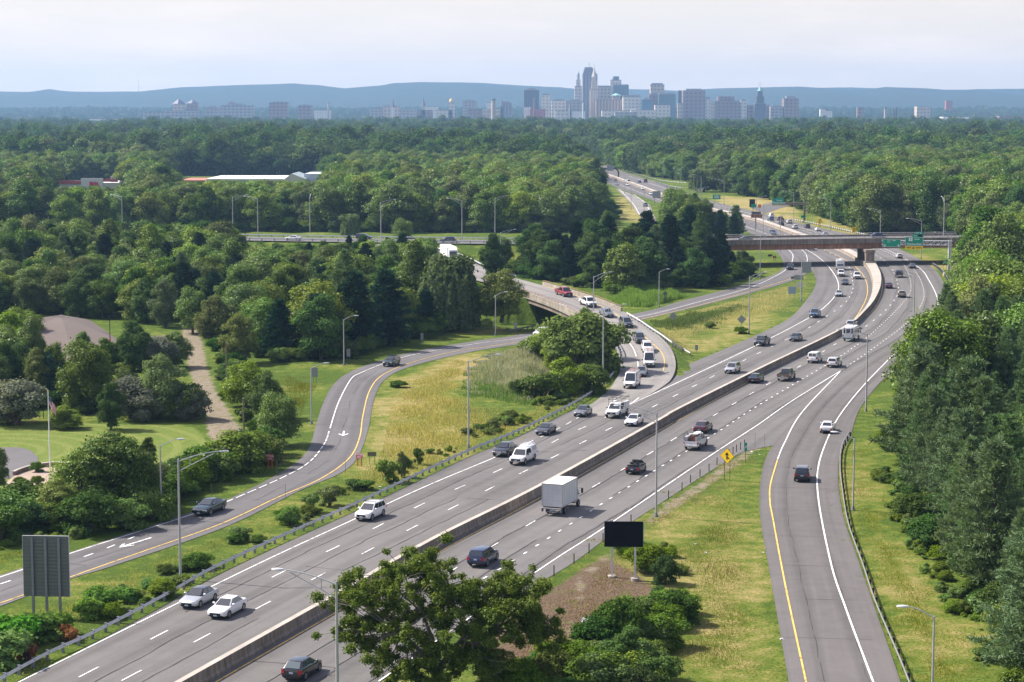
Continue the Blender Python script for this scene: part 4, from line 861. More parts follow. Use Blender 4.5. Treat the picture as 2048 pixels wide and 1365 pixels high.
SPEC = {
 'sedan': dict(st=[(-2.36, .66, .48, .80), (-2.30, .80, .34, .93), (-2.0, .885, .25, 1.0), (-1.2, .91, .2, .985), (0, .915, .18, .95), (1.0, .91, .18, .94), (1.45, .90, .2, .89), (2.0, .875, .23, .80), (2.25, .79, .28, .70), (2.36, .62, .38, .58)], cab=(-1.80, -1.0, .18, 1.12, .93, 1.45, .80, .585), win=[(.10, .50), (.53, .93)], wy=(-1.38, 1.42), wr=.33, tail=(.78, .62), head=.62),
 'coupe': dict(st=[(-2.34, .66, .48, .84), (-2.28, .80, .34, .98), (-1.9, .885, .25, 1.02), (-1.0, .91, .2, .98), (0, .915, .18, .93), (1.0, .91, .18, .92), (1.45, .90, .2, .87), (2.0, .875, .23, .77), (2.25, .79, .28, .66), (2.34, .62, .38, .55)], cab=(-1.95, -.75, .1, 1.15, .93, 1.41, .79, .57), win=[(.16, .52), (.55, .93)], wy=(-1.36, 1.40), wr=.34, tail=(.8, .62), head=.6),
 'hatch': dict(st=[(-2.1, .72, .45, .80), (-2.04, .84, .32, .98), (-1.6, .89, .22, 1.02), (0, .90, .18, .97), (.9, .90, .18, .95), (1.4, .885, .2, .90), (1.85, .84, .24, .80), (2.08, .74, .3, .68), (2.15, .6, .4, .58)], cab=(-2.0, -1.35, .1, 1.1, .95, 1.49, .80, .60), win=[(.10, .48), (.52, .93)], wy=(-1.28, 1.32), wr=.33, tail=(.74, .80), head=.64),
 'beetle': dict(st=[(-2.1, .62, .45, .74), (-2.0, .80, .32, .92), (-1.4, .90, .22, 1.0), (0, .90, .18, .95), (.9, .90, .18, .95), (1.4, .89, .2, .92), (1.85, .84, .24, .82), (2.08, .74, .3, .66), (2.15, .6, .4, .55)], cab=(-1.85, -.75, .05, .95, .95, 1.50, .78, .56), win=[(.14, .50), (.54, .93)], wy=(-1.28, 1.32), wr=.35, tail=(.7, .72), head=.66),
 'suv': dict(st=[(-2.32, .78, .5, .95), (-2.27, .88, .38, 1.06), (-1.8, .92, .28, 1.10), (0, .93, .24, 1.05), (.95, .93, .24, 1.05), (1.4, .92, .26, 1.02), (2.0, .88, .28, .93), (2.25, .80, .32, .82), (2.34, .64, .42, .66)], cab=(-2.25, -1.95, .25, 1.18, 1.04, 1.69, .86, .68), win=[(.05, .27), (.30, .60), (.63, .95)], wy=(-1.36, 1.42), wr=.37, tail=(.80, .92), head=.78),
 'pickup': dict(st=[(-2.9, .86, .6, .78), (-2.85, .97, .5, .80), (-.8, .985, .40, .82), (-.76, .985, .40, 1.14), (0, .99, .38, 1.14), (1.4, .985, .38, 1.14), (1.75, .97, .40, 1.12), (2.5, .93, .44, 1.06), (2.75, .86, .5, .98), (2.84, .74, .55, .8)], cab=(-.78, -.62, .85, 1.62, 1.12, 1.88, .92, .74), win=[(.05, .44), (.48, .92)], wy=(-1.75, 1.85), wr=.41, tail=(.86, .98), head=.9, bed=(-2.88, -.82)),
 'van': dict(st=[(-2.85, .90, .5, 1.0), (-2.8, .98, .4, 1.12), (0, 1.0, .34, 1.14), (1.5, 1.0, .34, 1.14), (1.95, .98, .36, 1.14), (2.5, .93, .4, 1.02), (2.72, .84, .45, .88), (2.80, .70, .5, .7)], cab=(-2.82, -2.74, 1.1, 2.2, 1.1, 2.48, .97, .80), win=[(.72, .94)], wy=(-1.75, 1.85), wr=.36, tail=(.88, 1.1), head=.84),
 'minivan': dict(st=[(-2.35, .82, .45, .95), (-2.3, .90, .34, 1.06), (0, .915, .26, 1.05), (1.0, .91, .26, 1.05), (1.5, .90, .28, 1.02), (2.0, .87, .3, .92), (2.26, .78, .36, .80), (2.35, .64, .44, .66)], cab=(-2.3, -2.2, .6, 1.55, 1.03, 1.86, .87, .74), win=[(.66, .93)], wy=(-1.4, 1.45), wr=.33, tail=(.82, .95), head=.76),
 'mini': dict(st=[(-1.9, .70, .45, .84), (-1.85, .82, .3, .95), (-1.4, .86, .2, .97), (0, .865, .18, .94), (.9, .865, .18, .95), (1.3, .85, .2, .93), (1.7, .80, .25, .84), (1.88, .70, .32, .7)], cab=None, win=[], wy=(-1.22, 1.26), wr=.32, tail=(.66, .74), head=.72)}
_cm = {}
def cabin_mesh(c, mat=None):
    y0, y1, y2, y3, zb, zr, wb, wr = c; bm = bmesh.new()
    q = [(-wb, y0, zb-.05), (wb, y0, zb-.05), (wb, y3, zb-.05), (-wb, y3, zb-.05), (-wr, y1, zr), (wr, y1, zr), (wr, y2, zr), (-wr, y2, zr)]
    v = [bm.verts.new(p) for p in q]
    for f in ((0, 1, 5, 4), (1, 2, 6, 5), (2, 3, 7, 6), (3, 0, 4, 7), (4, 5, 6, 7)): bm.faces.new([v[i] for i in f])
    bm.normal_update(); ed = [e for e in bm.edges if len(e.link_faces) == 2]
    bmesh.ops.bevel(bm, geom=ed, offset=.055, segments=3, affect='EDGES', profile=.5)
    me = bpy.data.meshes.new('cabin'); bm.to_mesh(me); bm.free(); me.materials.append(mat)
    me.polygons.foreach_set('use_smooth', np.ones(len(me.polygons), bool)); me.set_sharp_from_angle(angle=R(32)); return me
def panes(c, s0, s1, t0, t1, face, off=.014):
    y0, y1, y2, y3, zb, zr, wb, wr = [np.array(q) for q in c]
    if face == 'F': a, b, d, e = (-wb, y3, zb), (wb, y3, zb), (wr, y2, zr), (-wr, y2, zr)
    elif face == 'B': a, b, d, e = (wb, y0, zb), (-wb, y0, zb), (-wr, y1, zr), (wr, y1, zr)
    elif face == 'R': a, b, d, e = (wb, y0, zb), (wb, y3, zb), (wr, y2, zr), (wr, y1, zr)
    else: a, b, d, e = (-wb, y3, zb), (-wb, y0, zb), (-wr, y1, zr), (-wr, y2, zr); s0, s1 = 1-s1, 1-s0
    a, b, d, e = map(np.array, ([float(i) for i in q] for q in (a, b, d, e)))
    def pt(s, t): return (a*(1-s)+b*s)*(1-t)+(e*(1-s)+d*s)*t
    n = np.cross(b-a, e-a); n /= np.linalg.norm(n)
    if face == 'F': n = -n if n[1] < 0 else n
    if face == 'B': n = -n if n[1] > 0 else n
    if face == 'R': n = -n if n[0] < 0 else n
    if face == 'L': n = -n if n[0] > 0 else n
    return [tuple(pt(s, t)+n*off) for s, t in ((s0, t0), (s1, t0), (s1, t1), (s0, t1))]
def wheel_meshes(r, w=.22):
    k = ('wheel', r, w)
    if k in _cm: return _cm[k]
    def lathe(pr, n=20):
        V = []; f = []
        for x, rr in pr: V += [(x, rr*math.cos(a), rr*math.sin(a)) for a in np.arange(n)*2*math.pi/n]
        for i in range(len(pr)-1): f += [(i*n+j, i*n+(j+1) % n, (i+1)*n+(j+1) % n, (i+1)*n+j) for j in range(n)]
        f += [tuple(range(n-1, -1, -1)), tuple(range((len(pr)-1)*n, len(pr)*n))]; return V, f
    V, f = lathe([(-w/2, r*.7), (-w/2, r*.94), (-w/2+.03, r), (w/2-.03, r), (w/2, r*.94), (w/2, r*.7)]); ty = mesh('tyre', V, f, M_TYRE, angle=40)
    mb = MB(); V, f = lathe([(-w/2-.004, r*.68), (-w/2-.012, r*.64), (w/2+.012, r*.64), (w/2+.004, r*.68)]); mb.add(V, f)
    for s in (-1, 1):
        for q in range(5):
            a = q*2*math.pi/5+.3; x = s*(w/2+.014); c = [(x, rr*math.cos(a+b), rr*math.sin(a+b)) for rr, b in ((r*.2, -.28), (r*.2, .28), (r*.58, .34), (r*.58, -.34))]
            mb.add(c, [(0, 1, 2, 3)], 1)
    rm = mb.me('rim', [M_RIM, M_TRIM], angle=40); _cm[k] = (ty, rm); return _cm[k]
def setmat(o, m, i=0): o.material_slots[i].link = 'OBJECT'; o.material_slots[i].material = m
def getm(key, fn):
    if key not in _cm: _cm[key] = fn()
    return _cm[key]
def wheels(root, kind, wy, wr, tx, w=.22, far=False):
    ty, rm = wheel_meshes(wr, w)
    for y in wy:
        for s in (-1, 1):
            t = obj('wheel', ty, root, (s*tx, y, wr)); obj('rim', rm, t)
def quads(*qs):
    m = MB()
    for q in qs: m.quad(*q)
    return m
def bx(x0, x1, y0, y1, z0, z1): return lambda: MB().box(x0, x1, y0, y1, z0, z1)
def car(kind, p, rz, color, label, cat, group=None, glass=None, extras=(), L=1.0, roof=None, rim=None, name=None, tilt=0.0):
    sp = SPEC[kind]; root = empty(name or {'sedan': 'sedan', 'coupe': 'sedan', 'hatch': 'hatchback', 'beetle': 'hatchback', 'suv': 'suv', 'pickup': 'pickup_truck', 'van': 'cargo_van', 'minivan': 'small_van', 'mini': 'convertible_car'}[kind], p, rz)
    root.rotation_euler = (tilt, 0, rz)
    if L != 1: root.scale = (L, L, L)
    tag(root, label, cat, group); col = PT(color); g = glass or M_GLASS
    def body():
        V, f, fm = loft(sp['st']); mb = MB(); mb.add(V, f); mb.m = list(fm); w = max(s[1] for s in sp['st'])
        for y in sp['wy']:                # dark wheel arches, 4 mm proud of the sides
            for s in (-1, 1):
                n = 14; r = sp['wr']*1.16; a = np.linspace(-.25, math.pi+.25, n); pts = [(s*(w+.006), y+r*math.cos(q), sp['wr']+r*math.sin(q)) for q in a]
                mb.add(pts, [tuple(range(n))], 1)
                b = [(s*(w+.006), y+r*math.cos(q), sp['wr']+r*math.sin(q)) for q in a]+[(s*(w-.12), y+r*math.cos(q), sp['wr']+r*math.sin(q)) for q in a]
                mb.add(b, [(i, i+1, n+i+1, n+i) for i in range(n-1)], 1)
        return mb.me('body', [col, M_TRIM], angle=38)
    b = obj('body', getm((kind, 'body'), body), root); setmat(b, col)
    c = sp['cab']
    if c:
        o = obj('cabin', getm((kind, 'cab'), lambda: cabin_mesh(c, col)), root); setmat(o, roof or col)
        rear = kind not in ('van', 'minivan')
        def add(nm, key, qs):
            oo = obj(nm, getm((kind, key), lambda: quads(*qs).me(nm, g)), root); setmat(oo, g)
        add('windscreen', 'ws', [panes(c, .075, .925, .10, .90, 'F')])
        if rear: add('rear_window', 'rw', [panes(c, .09, .91, .14, .88, 'B')])
        else: add('rear_window', 'rw', [panes(c, .10, .47, .5 if kind == 'van' else .25, .88, 'B'), panes(c, .53, .90, .5 if kind == 'van' else .25, .88, 'B')])
        for s in 'LR':
            for k, (a, d) in enumerate(sp['win']): add('side_window', 'sw%s%d' % (s, k), [panes(c, a, d, .14, .88, s)])
    w = max(s[1] for s in sp['st']); yf = sp['st'][-1][0]; yb = sp['st'][0][0]
    wheels(root, kind, sp['wy'], sp['wr'], w-.10)
    hz = sp['head']; tw, tzz = sp['tail']
    for s in (-1, 1):
        hw = sp['st'][-2][1]
        def hl():
            m = MB(); y1 = sp['st'][-2][0]; m.add([(s*hw*.58, yf-.03, hz-.07), (s*hw*1.0, y1-.02, hz-.07), (s*hw*1.02, y1-.06, hz+.09), (s*hw*.58, yf-.06, hz+.08), (s*hw*1.03, y1-.22, hz+.07), (s*hw*1.03, y1-.22, hz-.03)], [(0, 1, 2, 3), (1, 5, 4, 2)]); return m.me('headlight', M_HEAD)
        o = obj('headlight', getm((kind, 'hl%d' % s), hl), root); o.location.y = .03; o.location.x = s*.012
        tlw = .26 if kind not in ('pickup', 'van') else .12; tlh = .09 if kind in ('sedan', 'coupe') else .16 if kind != 'van' else .3
        def tl():
            y2 = sp['st'][1][0]; x1 = sp['st'][1][1]*.99
            m = MB(); m.add([(s*(x1-tlw), y2-.05, tzz-tlh), (s*x1, y2-.0, tzz-tlh), (s*x1, y2-.0, tzz+tlh), (s*(x1-tlw), y2-.05, tzz+tlh), (s*(x1+.035), y2+.2, tzz+tlh*.8), (s*(x1+.035), y2+.2, tzz-tlh*.6)], [(0, 1, 2, 3), (1, 5, 4, 2)]); return m.me('taillight', M_TAIL)
        o = obj('taillight', getm((kind, 'tl%d' % s), tl), root); o.location.y = -.035; o.location.x = s*.01
        if c:
            def mr(): m = MB(); m.tube([(s*(c[6]+.02), c[3]-.42, c[4]+.10), (s*(c[6]+.12), c[3]-.45, c[4]+.13), (s*(c[6]+.26), c[3]-.45, c[4]+.13)], [.05, .10, .075], 8); return m.me('mirror', col, angle=60)
            o = obj('mirror', getm((kind, 'mr%d' % s), mr), root); setmat(o, M_TRIM if kind in ('van', 'pickup') else col)
    gz = hz-.16
    def grl(): gw = sp['st'][-1][1]; return quads([(-gw*.85, yf+.022, gz-.14), (gw*.85, yf+.022, gz-.14), (gw*.80, yf+.015, gz+.13), (-gw*.80, yf+.015, gz+.13)]).me('grille', M_TRIM)
    obj('grille', getm((kind, 'gr'), grl), root)
    obj('licence_plate', getm((kind, 'pf'), lambda: MB().box(-.17, .17, yf+.025, yf+.035, gz-.14, gz-.02).me('licence_plate', M_PLATE)), root)
    obj('licence_plate', getm((kind, 'pb'), lambda: MB().box(-.17, .17, yb-.02, yb-.01, tzz-.16, tzz-.02).me('licence_plate', M_PLATE)), root)
    if kind not in ('pickup',):
        obj('bumper', getm((kind, 'bm'), lambda: MB().box(-w*.78, w*.78, yb-.03, yb+.2, sp['st'][1][2]+.0, sp['st'][1][2]+.14).me('bumper', M_TRIM)), root)
    if 'bed' in sp:
        a, d = sp['bed']
        def bed():
            m = MB(); m.box(-.97, -.89, a, d, .81, 1.24); m.box(.89, .97, a, d, .81, 1.24); m.box(-.89, .89, a, a+.07, .81, 1.22); m.box(-.89, .89, d-.06, d, .81, 1.24); m.box(-.89, .89, a+.07, d-.06, .825, .84, 1); return m.me('cargo_bed', [col, M_TRIM])
        o = obj('cargo_bed', getm((kind, 'bed'), bed), root); setmat(o, col)
        obj('bumper', getm((kind, 'bm'), lambda: MB().box(-.95, .95, yb-.14, yb+.05, .5, .7).me('bumper', M_CHROME)), root)
    for e in extras: e(root, col)
    return root
# extras
def x_rails(c):
    def fn(root, col):
        y0, y1, y2, y3, zb, zr, wb, wr = c
        for s in (-1, 1): m = MB(); m.tube([(s*wr*.92, y1+.1, zr), (s*wr*.92, y1+.2, zr+.06), (s*wr*.92, y2-.1, zr+.06), (s*wr*.92, y2, zr)], .025, 6); m.obj('roof_rail', M_GALV, root)
        for y in (y1+.45, y2-.35): m = MB(); m.box(-wr*.95, wr*.95, y-.04, y+.04, zr+.06, zr+.10); m.obj('crossbar', M_TRIM, root)
    return fn
def x_sunroof(c):
    def fn(root, col): m = MB(); m.box(-.38, .38, c[2]-.75, c[2]-.15, c[5]+.0, c[5]+.012); m.obj('sunroof', M_GLASS, root)
    return fn
def x_ladder(z, y0, y1, w):
    def fn(root, col):
        for y in np.linspace(y0, y1, 4): m = MB(); m.tube([(-w, y, z-.12), (-w, y, z), (w, y, z), (w, y, z-.12)], .03, 6); m.obj('rack_bar', M_GALVD, root)
        for x in (-w*.6, w*.35):
            m = MB(); m.tube([(x-.17, y0-.2, z+.07), (x-.17, y1+.3, z+.07)], .035, 6); m.tube([(x+.17, y0-.2, z+.07), (x+.17, y1+.3, z+.07)], .035, 6)
            for y in np.arange(y0, y1+.2, .35): m.tube([(x-.17, y, z+.07), (x+.17, y, z+.07)], .02, 5)
            m.obj('ladder', flat('ladder_alu', (.45, .28, .25), .5), root)
    return fn
def x_cap(root, col):
    c = (-2.88, -2.80, -.95, -.84, 1.24, 1.98, .95, .78); o = obj('bed_cap', cabin_mesh(c, col), root)
    for s in 'LR': quads(panes(c, .06, .48, .2, .8, s), panes(c, .52, .94, .2, .8, s)).obj('cap_window', M_BOXG, root)
    for y in (-2.5, -1.8, -1.1): m = MB(); m.tube([(-.7, y, 1.97), (-.7, y, 2.12), (.7, y, 2.12), (.7, y, 1.97)], .03, 6); m.obj('rack_bar', M_GALV, root)
    m = MB(); m.tube([(-.45, -2.9, 2.17), (-.45, -.6, 2.17)], .03, 6); m.tube([(-.1, -2.9, 2.17), (-.1, -.6, 2.17)], .03, 6); [m.tube([(-.45, y, 2.17), (-.1, y, 2.17)], .02, 5) for y in np.arange(-2.8, -.6, .3)]; m.obj('ladder', M_GALV, root)
def x_utilrack(root, col):
    m = MB()
    for y in (-2.8, -.9, 1.0): m.tube([(-.92, y, 1.15), (-.92, y, 2.35), (.92, y, 2.35), (.92, y, 1.15)], .035, 6)
    for x in (-.92, 0, .92): m.tube([(x, -3.0, 2.38), (x, 1.2, 2.38)], .035, 6)
    for x in (-.92, .92): m.tube([(x, -3.0, 2.58), (x, 1.2, 2.58)], .025, 6)
    m.obj('ladder_rack', M_TRIM, root)
    for s in (-1, 1): m = MB(); m.box(min(s*.55, s*.96), max(s*.55, s*.96), -2.8, -.9, 1.24, 1.85); m.obj('tool_box', col, root)
def x_worktruck(root, col):
    for s in (-1, 1):
        m = MB(); m.box(min(s*.5, s*.95), max(s*.5, s*.95), -2.6, -.95, 1.24, 1.72); m.obj('tool_box', flat('toolbox_alu', (.42, .43, .46), .4, .3, var=.15, scale=4), root)
        m = MB(); m.tube([(s*.93, -2.85, 1.2), (s*.93, -2.85, 2.1)], .03, 6); m.tube([(s*.93, -.9, 1.2), (s*.93, -.9, 2.1)], .03, 6); m.tube([(s*.93, -2.85, 2.1), (s*.93, -.9, 2.1)], .03, 6); m.obj('rack_frame', M_TRIM, root)
    m = MB(); m.box(.1, .75, -2.5, -.2, 2.08, 2.18); m.box(-.4, .1, -1.6, -.4, 2.06, 2.14, 1); m.obj('roof_load', [M_WH, M_RAMP], root)
    m = MB(); V = []; n = 14
    m.tube([(.1, -2.0, 1.25), (.1, -1.55, 1.25)], .42, 14); m.obj('hose_reel', flat('reel_brown', (.22, .10, .05), .8, var=.5, scale=6), root, loc=(0, 0, .2))
    m = MB(); m.box(-.85, .85, -2.75, -2.6, .9, 1.1); m.obj('loose_gear', M_RED, root)
def x_pickrack(root, col): m = MB(); m.box(-.86, .86, -2.75, -.95, 1.16, 1.22); m.obj('bed_cover', M_TRIM, root)
def x_mini(root, col):
    m = MB(); m.box(-.72, .72, -1.05, .55, .935, .985); m.obj('cockpit', M_TRIM, root)
    a = (-.62, .55, 1.42); b = (.62, .55, 1.42); m = MB(); m.tube([(-.78, 1.05, .95), a, (0, .58, 1.46), b, (.78, 1.05, .95)], .045, 6); m.obj('windscreen_frame', col, root)
    quads([(-.74, 1.04, .97), (.74, 1.04, .97), (.60, .57, 1.40), (-.60, .57, 1.40)]).obj('windscreen', flat('clear_glass', (.16, .2, .2), .08, spec=.9), root)
    m = MB(); m.tube([(-.72, -1.18, 1.03), (-.5, -1.3, 1.07), (.5, -1.3, 1.07), (.72, -1.18, 1.03)], .11, 8); m.obj('folded_roof', M_BLACK, root, angle=60)
    for x in (-.36, .36):
        m = MB(); m.box(x-.22, x+.22, -.55, -.42, .95, 1.2); m.box(x-.11, x+.11, -.56, -.46, 1.2, 1.36); m.obj('seat', M_DKGREY, root)
    for s in (-1, 1): m = MB(); m.tube([(s*.86, .75, 1.0), (s*1.0, .72, 1.05)], [.05, .09], 8); m.obj('mirror', M_TRIM, root)
def person_seated(p, label):
    # driver's head and shoulders: the rest sits below the belt line
    V = []; rings = [(-.02, 0, .92, .17, .12), (-.02, 0, 1.02, .21, .13), (-.01, 0, 1.12, .20, .12), (0, 0, 1.18, .12, .09), (.0, .02, 1.21, .062, .065), (.0, .03, 1.26, .066, .075), (0, .03, 1.32, .078, .098), (0, .03, 1.38, .08, .10), (0, .02, 1.44, .06, .075), (0, .02, 1.47, .02, .025)]
    m = MB(); n = 14
    for x, y, z, a, b in rings: V += [(x+a*math.cos(q), y+b*math.sin(q), z) for q in np.arange(n)*2*math.pi/n]
    m.add(V, [(i*n+j, i*n+(j+1) % n, (i+1)*n+(j+1) % n, (i+1)*n+j) for i in range(len(rings)-1) for j in range(n)]+[tuple(range((len(rings)-1)*n, len(rings)*n))], 1)
    m.m = [0 if q[0] < n*4 else 1 for q in m.f]
    m.tube([(-.18, .02, 1.08), (-.24, .16, .98), (-.16, .38, 1.0)], [.06, .05, .04], 8, 0); m.tube([(.18, .02, 1.08), (.24, .16, .98), (.12, .38, 1.0)], [.06, .05, .04], 8, 0)
    o = m.obj('person', [flat('shirt_grey', (.25, .22, .22), .9), flat('skin', (.45, .26, .19), .6)], angle=80); tag(o, label, 'person')
    h = MB(); hv = [(x*1.08, y-.012, z+.012) for x, y, z in V[n*7:]]; h.add(hv, [(i*n+j, i*n+(j+1) % n, (i+1)*n+(j+1) % n, (i+1)*n+j) for i in range(2) for j in range(n)]+[tuple(range(2*n, 3*n))]); h.obj('hair', flat('hair_brown', (.05, .03, .02), .8), o, angle=80)
    return o
def box_truck(p, rz, label):
    root = empty('box_truck', p, rz); tag(root, label, 'box truck')
    m = MB(); m.box(-1.22, 1.22, -3.3, 1.75, 1.05, 3.55); m.obj('cargo_box', M_BOXW, root)
    m = MB(); m.box(-1.23, 1.23, -3.31, 1.76, 3.55, 3.60); m.obj('roof', flat('box_roof', (.80, .79, .78), .5, var=.04), root)
    m = MB()
    for x0, x1 in ((-1.25, -1.16), (1.16, 1.25)): m.box(x0, x1, -3.36, -3.25, 1.0, 3.62); m.box(x0, x1, 1.7, 1.8, 1.0, 3.62)
    for z0, z1 in ((1.0, 1.08), (3.52, 3.62)): m.box(-1.16, 1.16, -3.36, -3.3, z0, z1)
    for s in (-1, 1): m.box(min(s*1.22, s*1.25), max(s*1.22, s*1.25), -3.25, 1.7, 3.5, 3.6); m.box(min(s*1.22, s*1.25), max(s*1.22, s*1.25), -3.25, 1.7, 1.0, 1.08)
    m.obj('frame', flat('box_frame', (.42, .40, .38), .5, .2), root)
    m = MB(); 
    for k in range(6): m.box(-1.15, 1.15, -3.33, -3.31, 1.10+k*.40, 1.10+k*.40+.385)
    m.obj('roll_door', M_BOXG, root)
    m = MB(); [m.box(x, x+.012, -3.335, -3.33, 1.1, 3.5) for x in (-.58, 0, .58)]; [m.box(min(s*1.22, s*1.229), max(s*1.22, s*1.229), y, y+.02, 1.1, 3.5) for s in (-1, 1) for y in np.arange(-2.7, 1.6, .6)]; m.obj('seam', flat('seam_grey', (.36, .37, .38), .6), root)
    m = MB(); m.box(-.45, .45, -3.1, 3.2, .65, 1.0); m.box(-1.15, 1.15, -3.2, -2.9, .8, 1.0); m.obj('chassis', M_TRIM, root)
    m = MB(); m.box(-1.15, 1.15, -3.75, -3.3, .80, .88); m.box(-1.15, -1.05, -3.75, -3.3, .45, .8); m.box(1.05, 1.15, -3.75, -3.3, .45, .8); m.box(-.6, .6, -3.5, -3.4, .42, .56); m.obj('lift_gate', M_GALVD, root)
    V, f, fm = loft([(1.9, .9, .6, 1.2), (1.95, .98, .5, 1.3), (3.3, .98, .5, 1.3), (3.5, .9, .55, 1.2), (3.56, .7, .6, 1.1)]); mesh_ = mesh('cab', V, f, [PT('white'), M_TRIM], fm=fm, angle=40); obj('cab', mesh_, root)
    c = (1.95, 1.98, 3.0, 3.45, 1.28, 2.15, .97, .85); obj('cabin', cabin_mesh(c, PT('white')), root); quads(panes(c, .06, .94, .1, .9, 'F')).obj('windscreen', M_GLASS, root)
    for s in 'LR': quads(panes(c, .3, .92, .1, .85, s)).obj('side_window', M_GLASS, root)
    for s in (-1, 1):
        m = MB(); m.tube([(s*.98, 3.1, 1.4), (s*1.35, 3.15, 1.5), (s*1.35, 3.15, 2.15), (s*.9, 3.1, 2.1)], .02, 5); m.box(s*1.35-.12, s*1.35+.12, 3.1, 3.18, 1.55, 2.1); m.obj('mirror', M_TRIM, root)
        m = MB(); m.box(s*.98-.1, s*.98+.1, -3.37, -3.34, .82, .98); m.obj('taillight', M_TAIL, root)
        m = MB(); m.box(s*.7-.18, s*.7+.18, 3.54, 3.6, .75, .95); m.obj('headlight', M_HEAD, root)
    wheels(root, 'bt', (-2.0, 2.7), .42, 1.0, .26); ty, rm = wheel_meshes(.42, .26)
    m = MB(); m.box(-.17, .17, -3.52, -3.5, .6, .75); m.obj('licence_plate', M_PLATE, root)
    return root
def shuttle_bus(p, rz, label):
    root = empty('shuttle_bus', p, rz); tag(root, label, 'bus')
    bm = bmesh.new(); bmesh.ops.create_cube(bm, size=1); bmesh.ops.scale(bm, vec=(2.36, 5.2, 2.15), verts=bm.verts); bmesh.ops.translate(bm, vec=(0, -1.0, 1.82), verts=bm.verts)
    bmesh.ops.bevel(bm, geom=bm.edges[:], offset=.16, segments=3, affect='EDGES'); me = bpy.data.meshes.new('body'); bm.to_mesh(me); bm.free(); me.materials.append(PT('white')); me.polygons.foreach_set('use_smooth', np.ones(len(me.polygons), bool)); me.set_sharp_from_angle(angle=R(40)); obj('body', me, root)
    for x0, x1, z0, z1, nm in ((-.95, -.62, 1.7, 2.6, 'rear_window'), (.62, .95, 1.7, 2.6, 'rear_window'), (-.36, .36, 1.75, 2.55, 'rear_window')): m = MB(); m.box(x0, x1, -3.62, -3.6, z0, z1); m.obj(nm, M_GLASS, root)
    m = MB(); m.box(-.5, .5, -3.61, -3.595, .85, 2.7); m.obj('rear_door', flat('door_white', (.66, .67, .68), .5), root)
    for s in (-1, 1):
        for y in np.arange(-3.2, .9, 1.02): m = MB(); m.box(min(s*1.175, s*1.19), max(s*1.175, s*1.19), y, y+.9, 1.65, 2.45); m.obj('side_window', M_GLASS, root)
        m = MB(); m.box(s*1.0-.09, s*1.0+.09, -3.63, -3.6, 1.0, 1.35); m.obj('taillight', M_TAIL, root)
        m = MB(); m.box(s*.8-.15, s*.8+.15, -3.62, -3.6, 2.72, 2.8); m.obj('marker_light', M_TAIL, root)
        m = MB(); m.tube([(s*1.0, 1.9, 1.5), (s*1.4, 1.95, 1.6)], .03, 5); m.box(s*1.4-.1, s*1.4+.1, 1.9, 1.98, 1.35, 1.8); m.obj('mirror', M_TRIM, root)
    V, f, fm = loft([(1.5, .95, .5, 1.2), (2.2, .98, .45, 1.2), (3.0, .95, .5, 1.1), (3.3, .8, .55, .95)]); obj('hood', mesh('hood', V, f, [PT('white'), M_TRIM], fm=fm, angle=40), root)
    c = (1.4, 1.45, 1.7, 2.3, 1.18, 2.2, .96, .82); obj('cab', cabin_mesh(c, PT('white')), root); quads(panes(c, .06, .94, .1, .9, 'F')).obj('windscreen', M_GLASS, root)
    m = MB(); m.box(-1.1, 1.1, -3.75, -3.55, .55, .74); m.obj('bumper', flat('bumper_teal', (.05, .16, .17), .5), root)
    m = MB(); m.box(-.5, .5, -1.6, -.6, 2.9, 3.05); m.obj('roof_unit', PT('white'), root)
    wheels(root, 'sb', (-2.1, 2.3), .39, .98, .26); return root
def trailer(p, rz, label, L=6.2, hgt=2.95, nm='travel_trailer', w=1.2, cat='trailer'):
    root = empty(nm, p, rz); tag(root, label, cat)
    bm = bmesh.new(); bmesh.ops.create_cube(bm, size=1); bmesh.ops.scale(bm, vec=(2*w, L, hgt-.6), verts=bm.verts); bmesh.ops.translate(bm, vec=(0, 0, .6+(hgt-.6)/2), verts=bm.verts); bmesh.ops.bevel(bm, geom=bm.edges[:], offset=.14, segments=3, affect='EDGES')
    me = bpy.data.meshes.new('body'); bm.to_mesh(me); bm.free(); me.materials.append(PT('white')); me.polygons.foreach_set('use_smooth', np.ones(len(me.polygons), bool)); me.set_sharp_from_angle(angle=R(40)); obj('body', me, root)
    m = MB(); m.box(-w*.75, w*.75, L/2, L/2+.015, 1.35, 1.75); m.obj('front_window', M_GLASS, root)
    m = MB(); m.box(-.4, .4, -.5, .4, hgt, hgt+.15); m.obj('roof_vent', M_WH, root)
    m = MB(); m.tube([(0, L/2+.9, .5), (0, L/2-.3, .55)], .07, 6); m.obj('hitch', M_TRIM, root)
    wheels(root, 'tt', (-.5, .45), .36, w-.12); return root
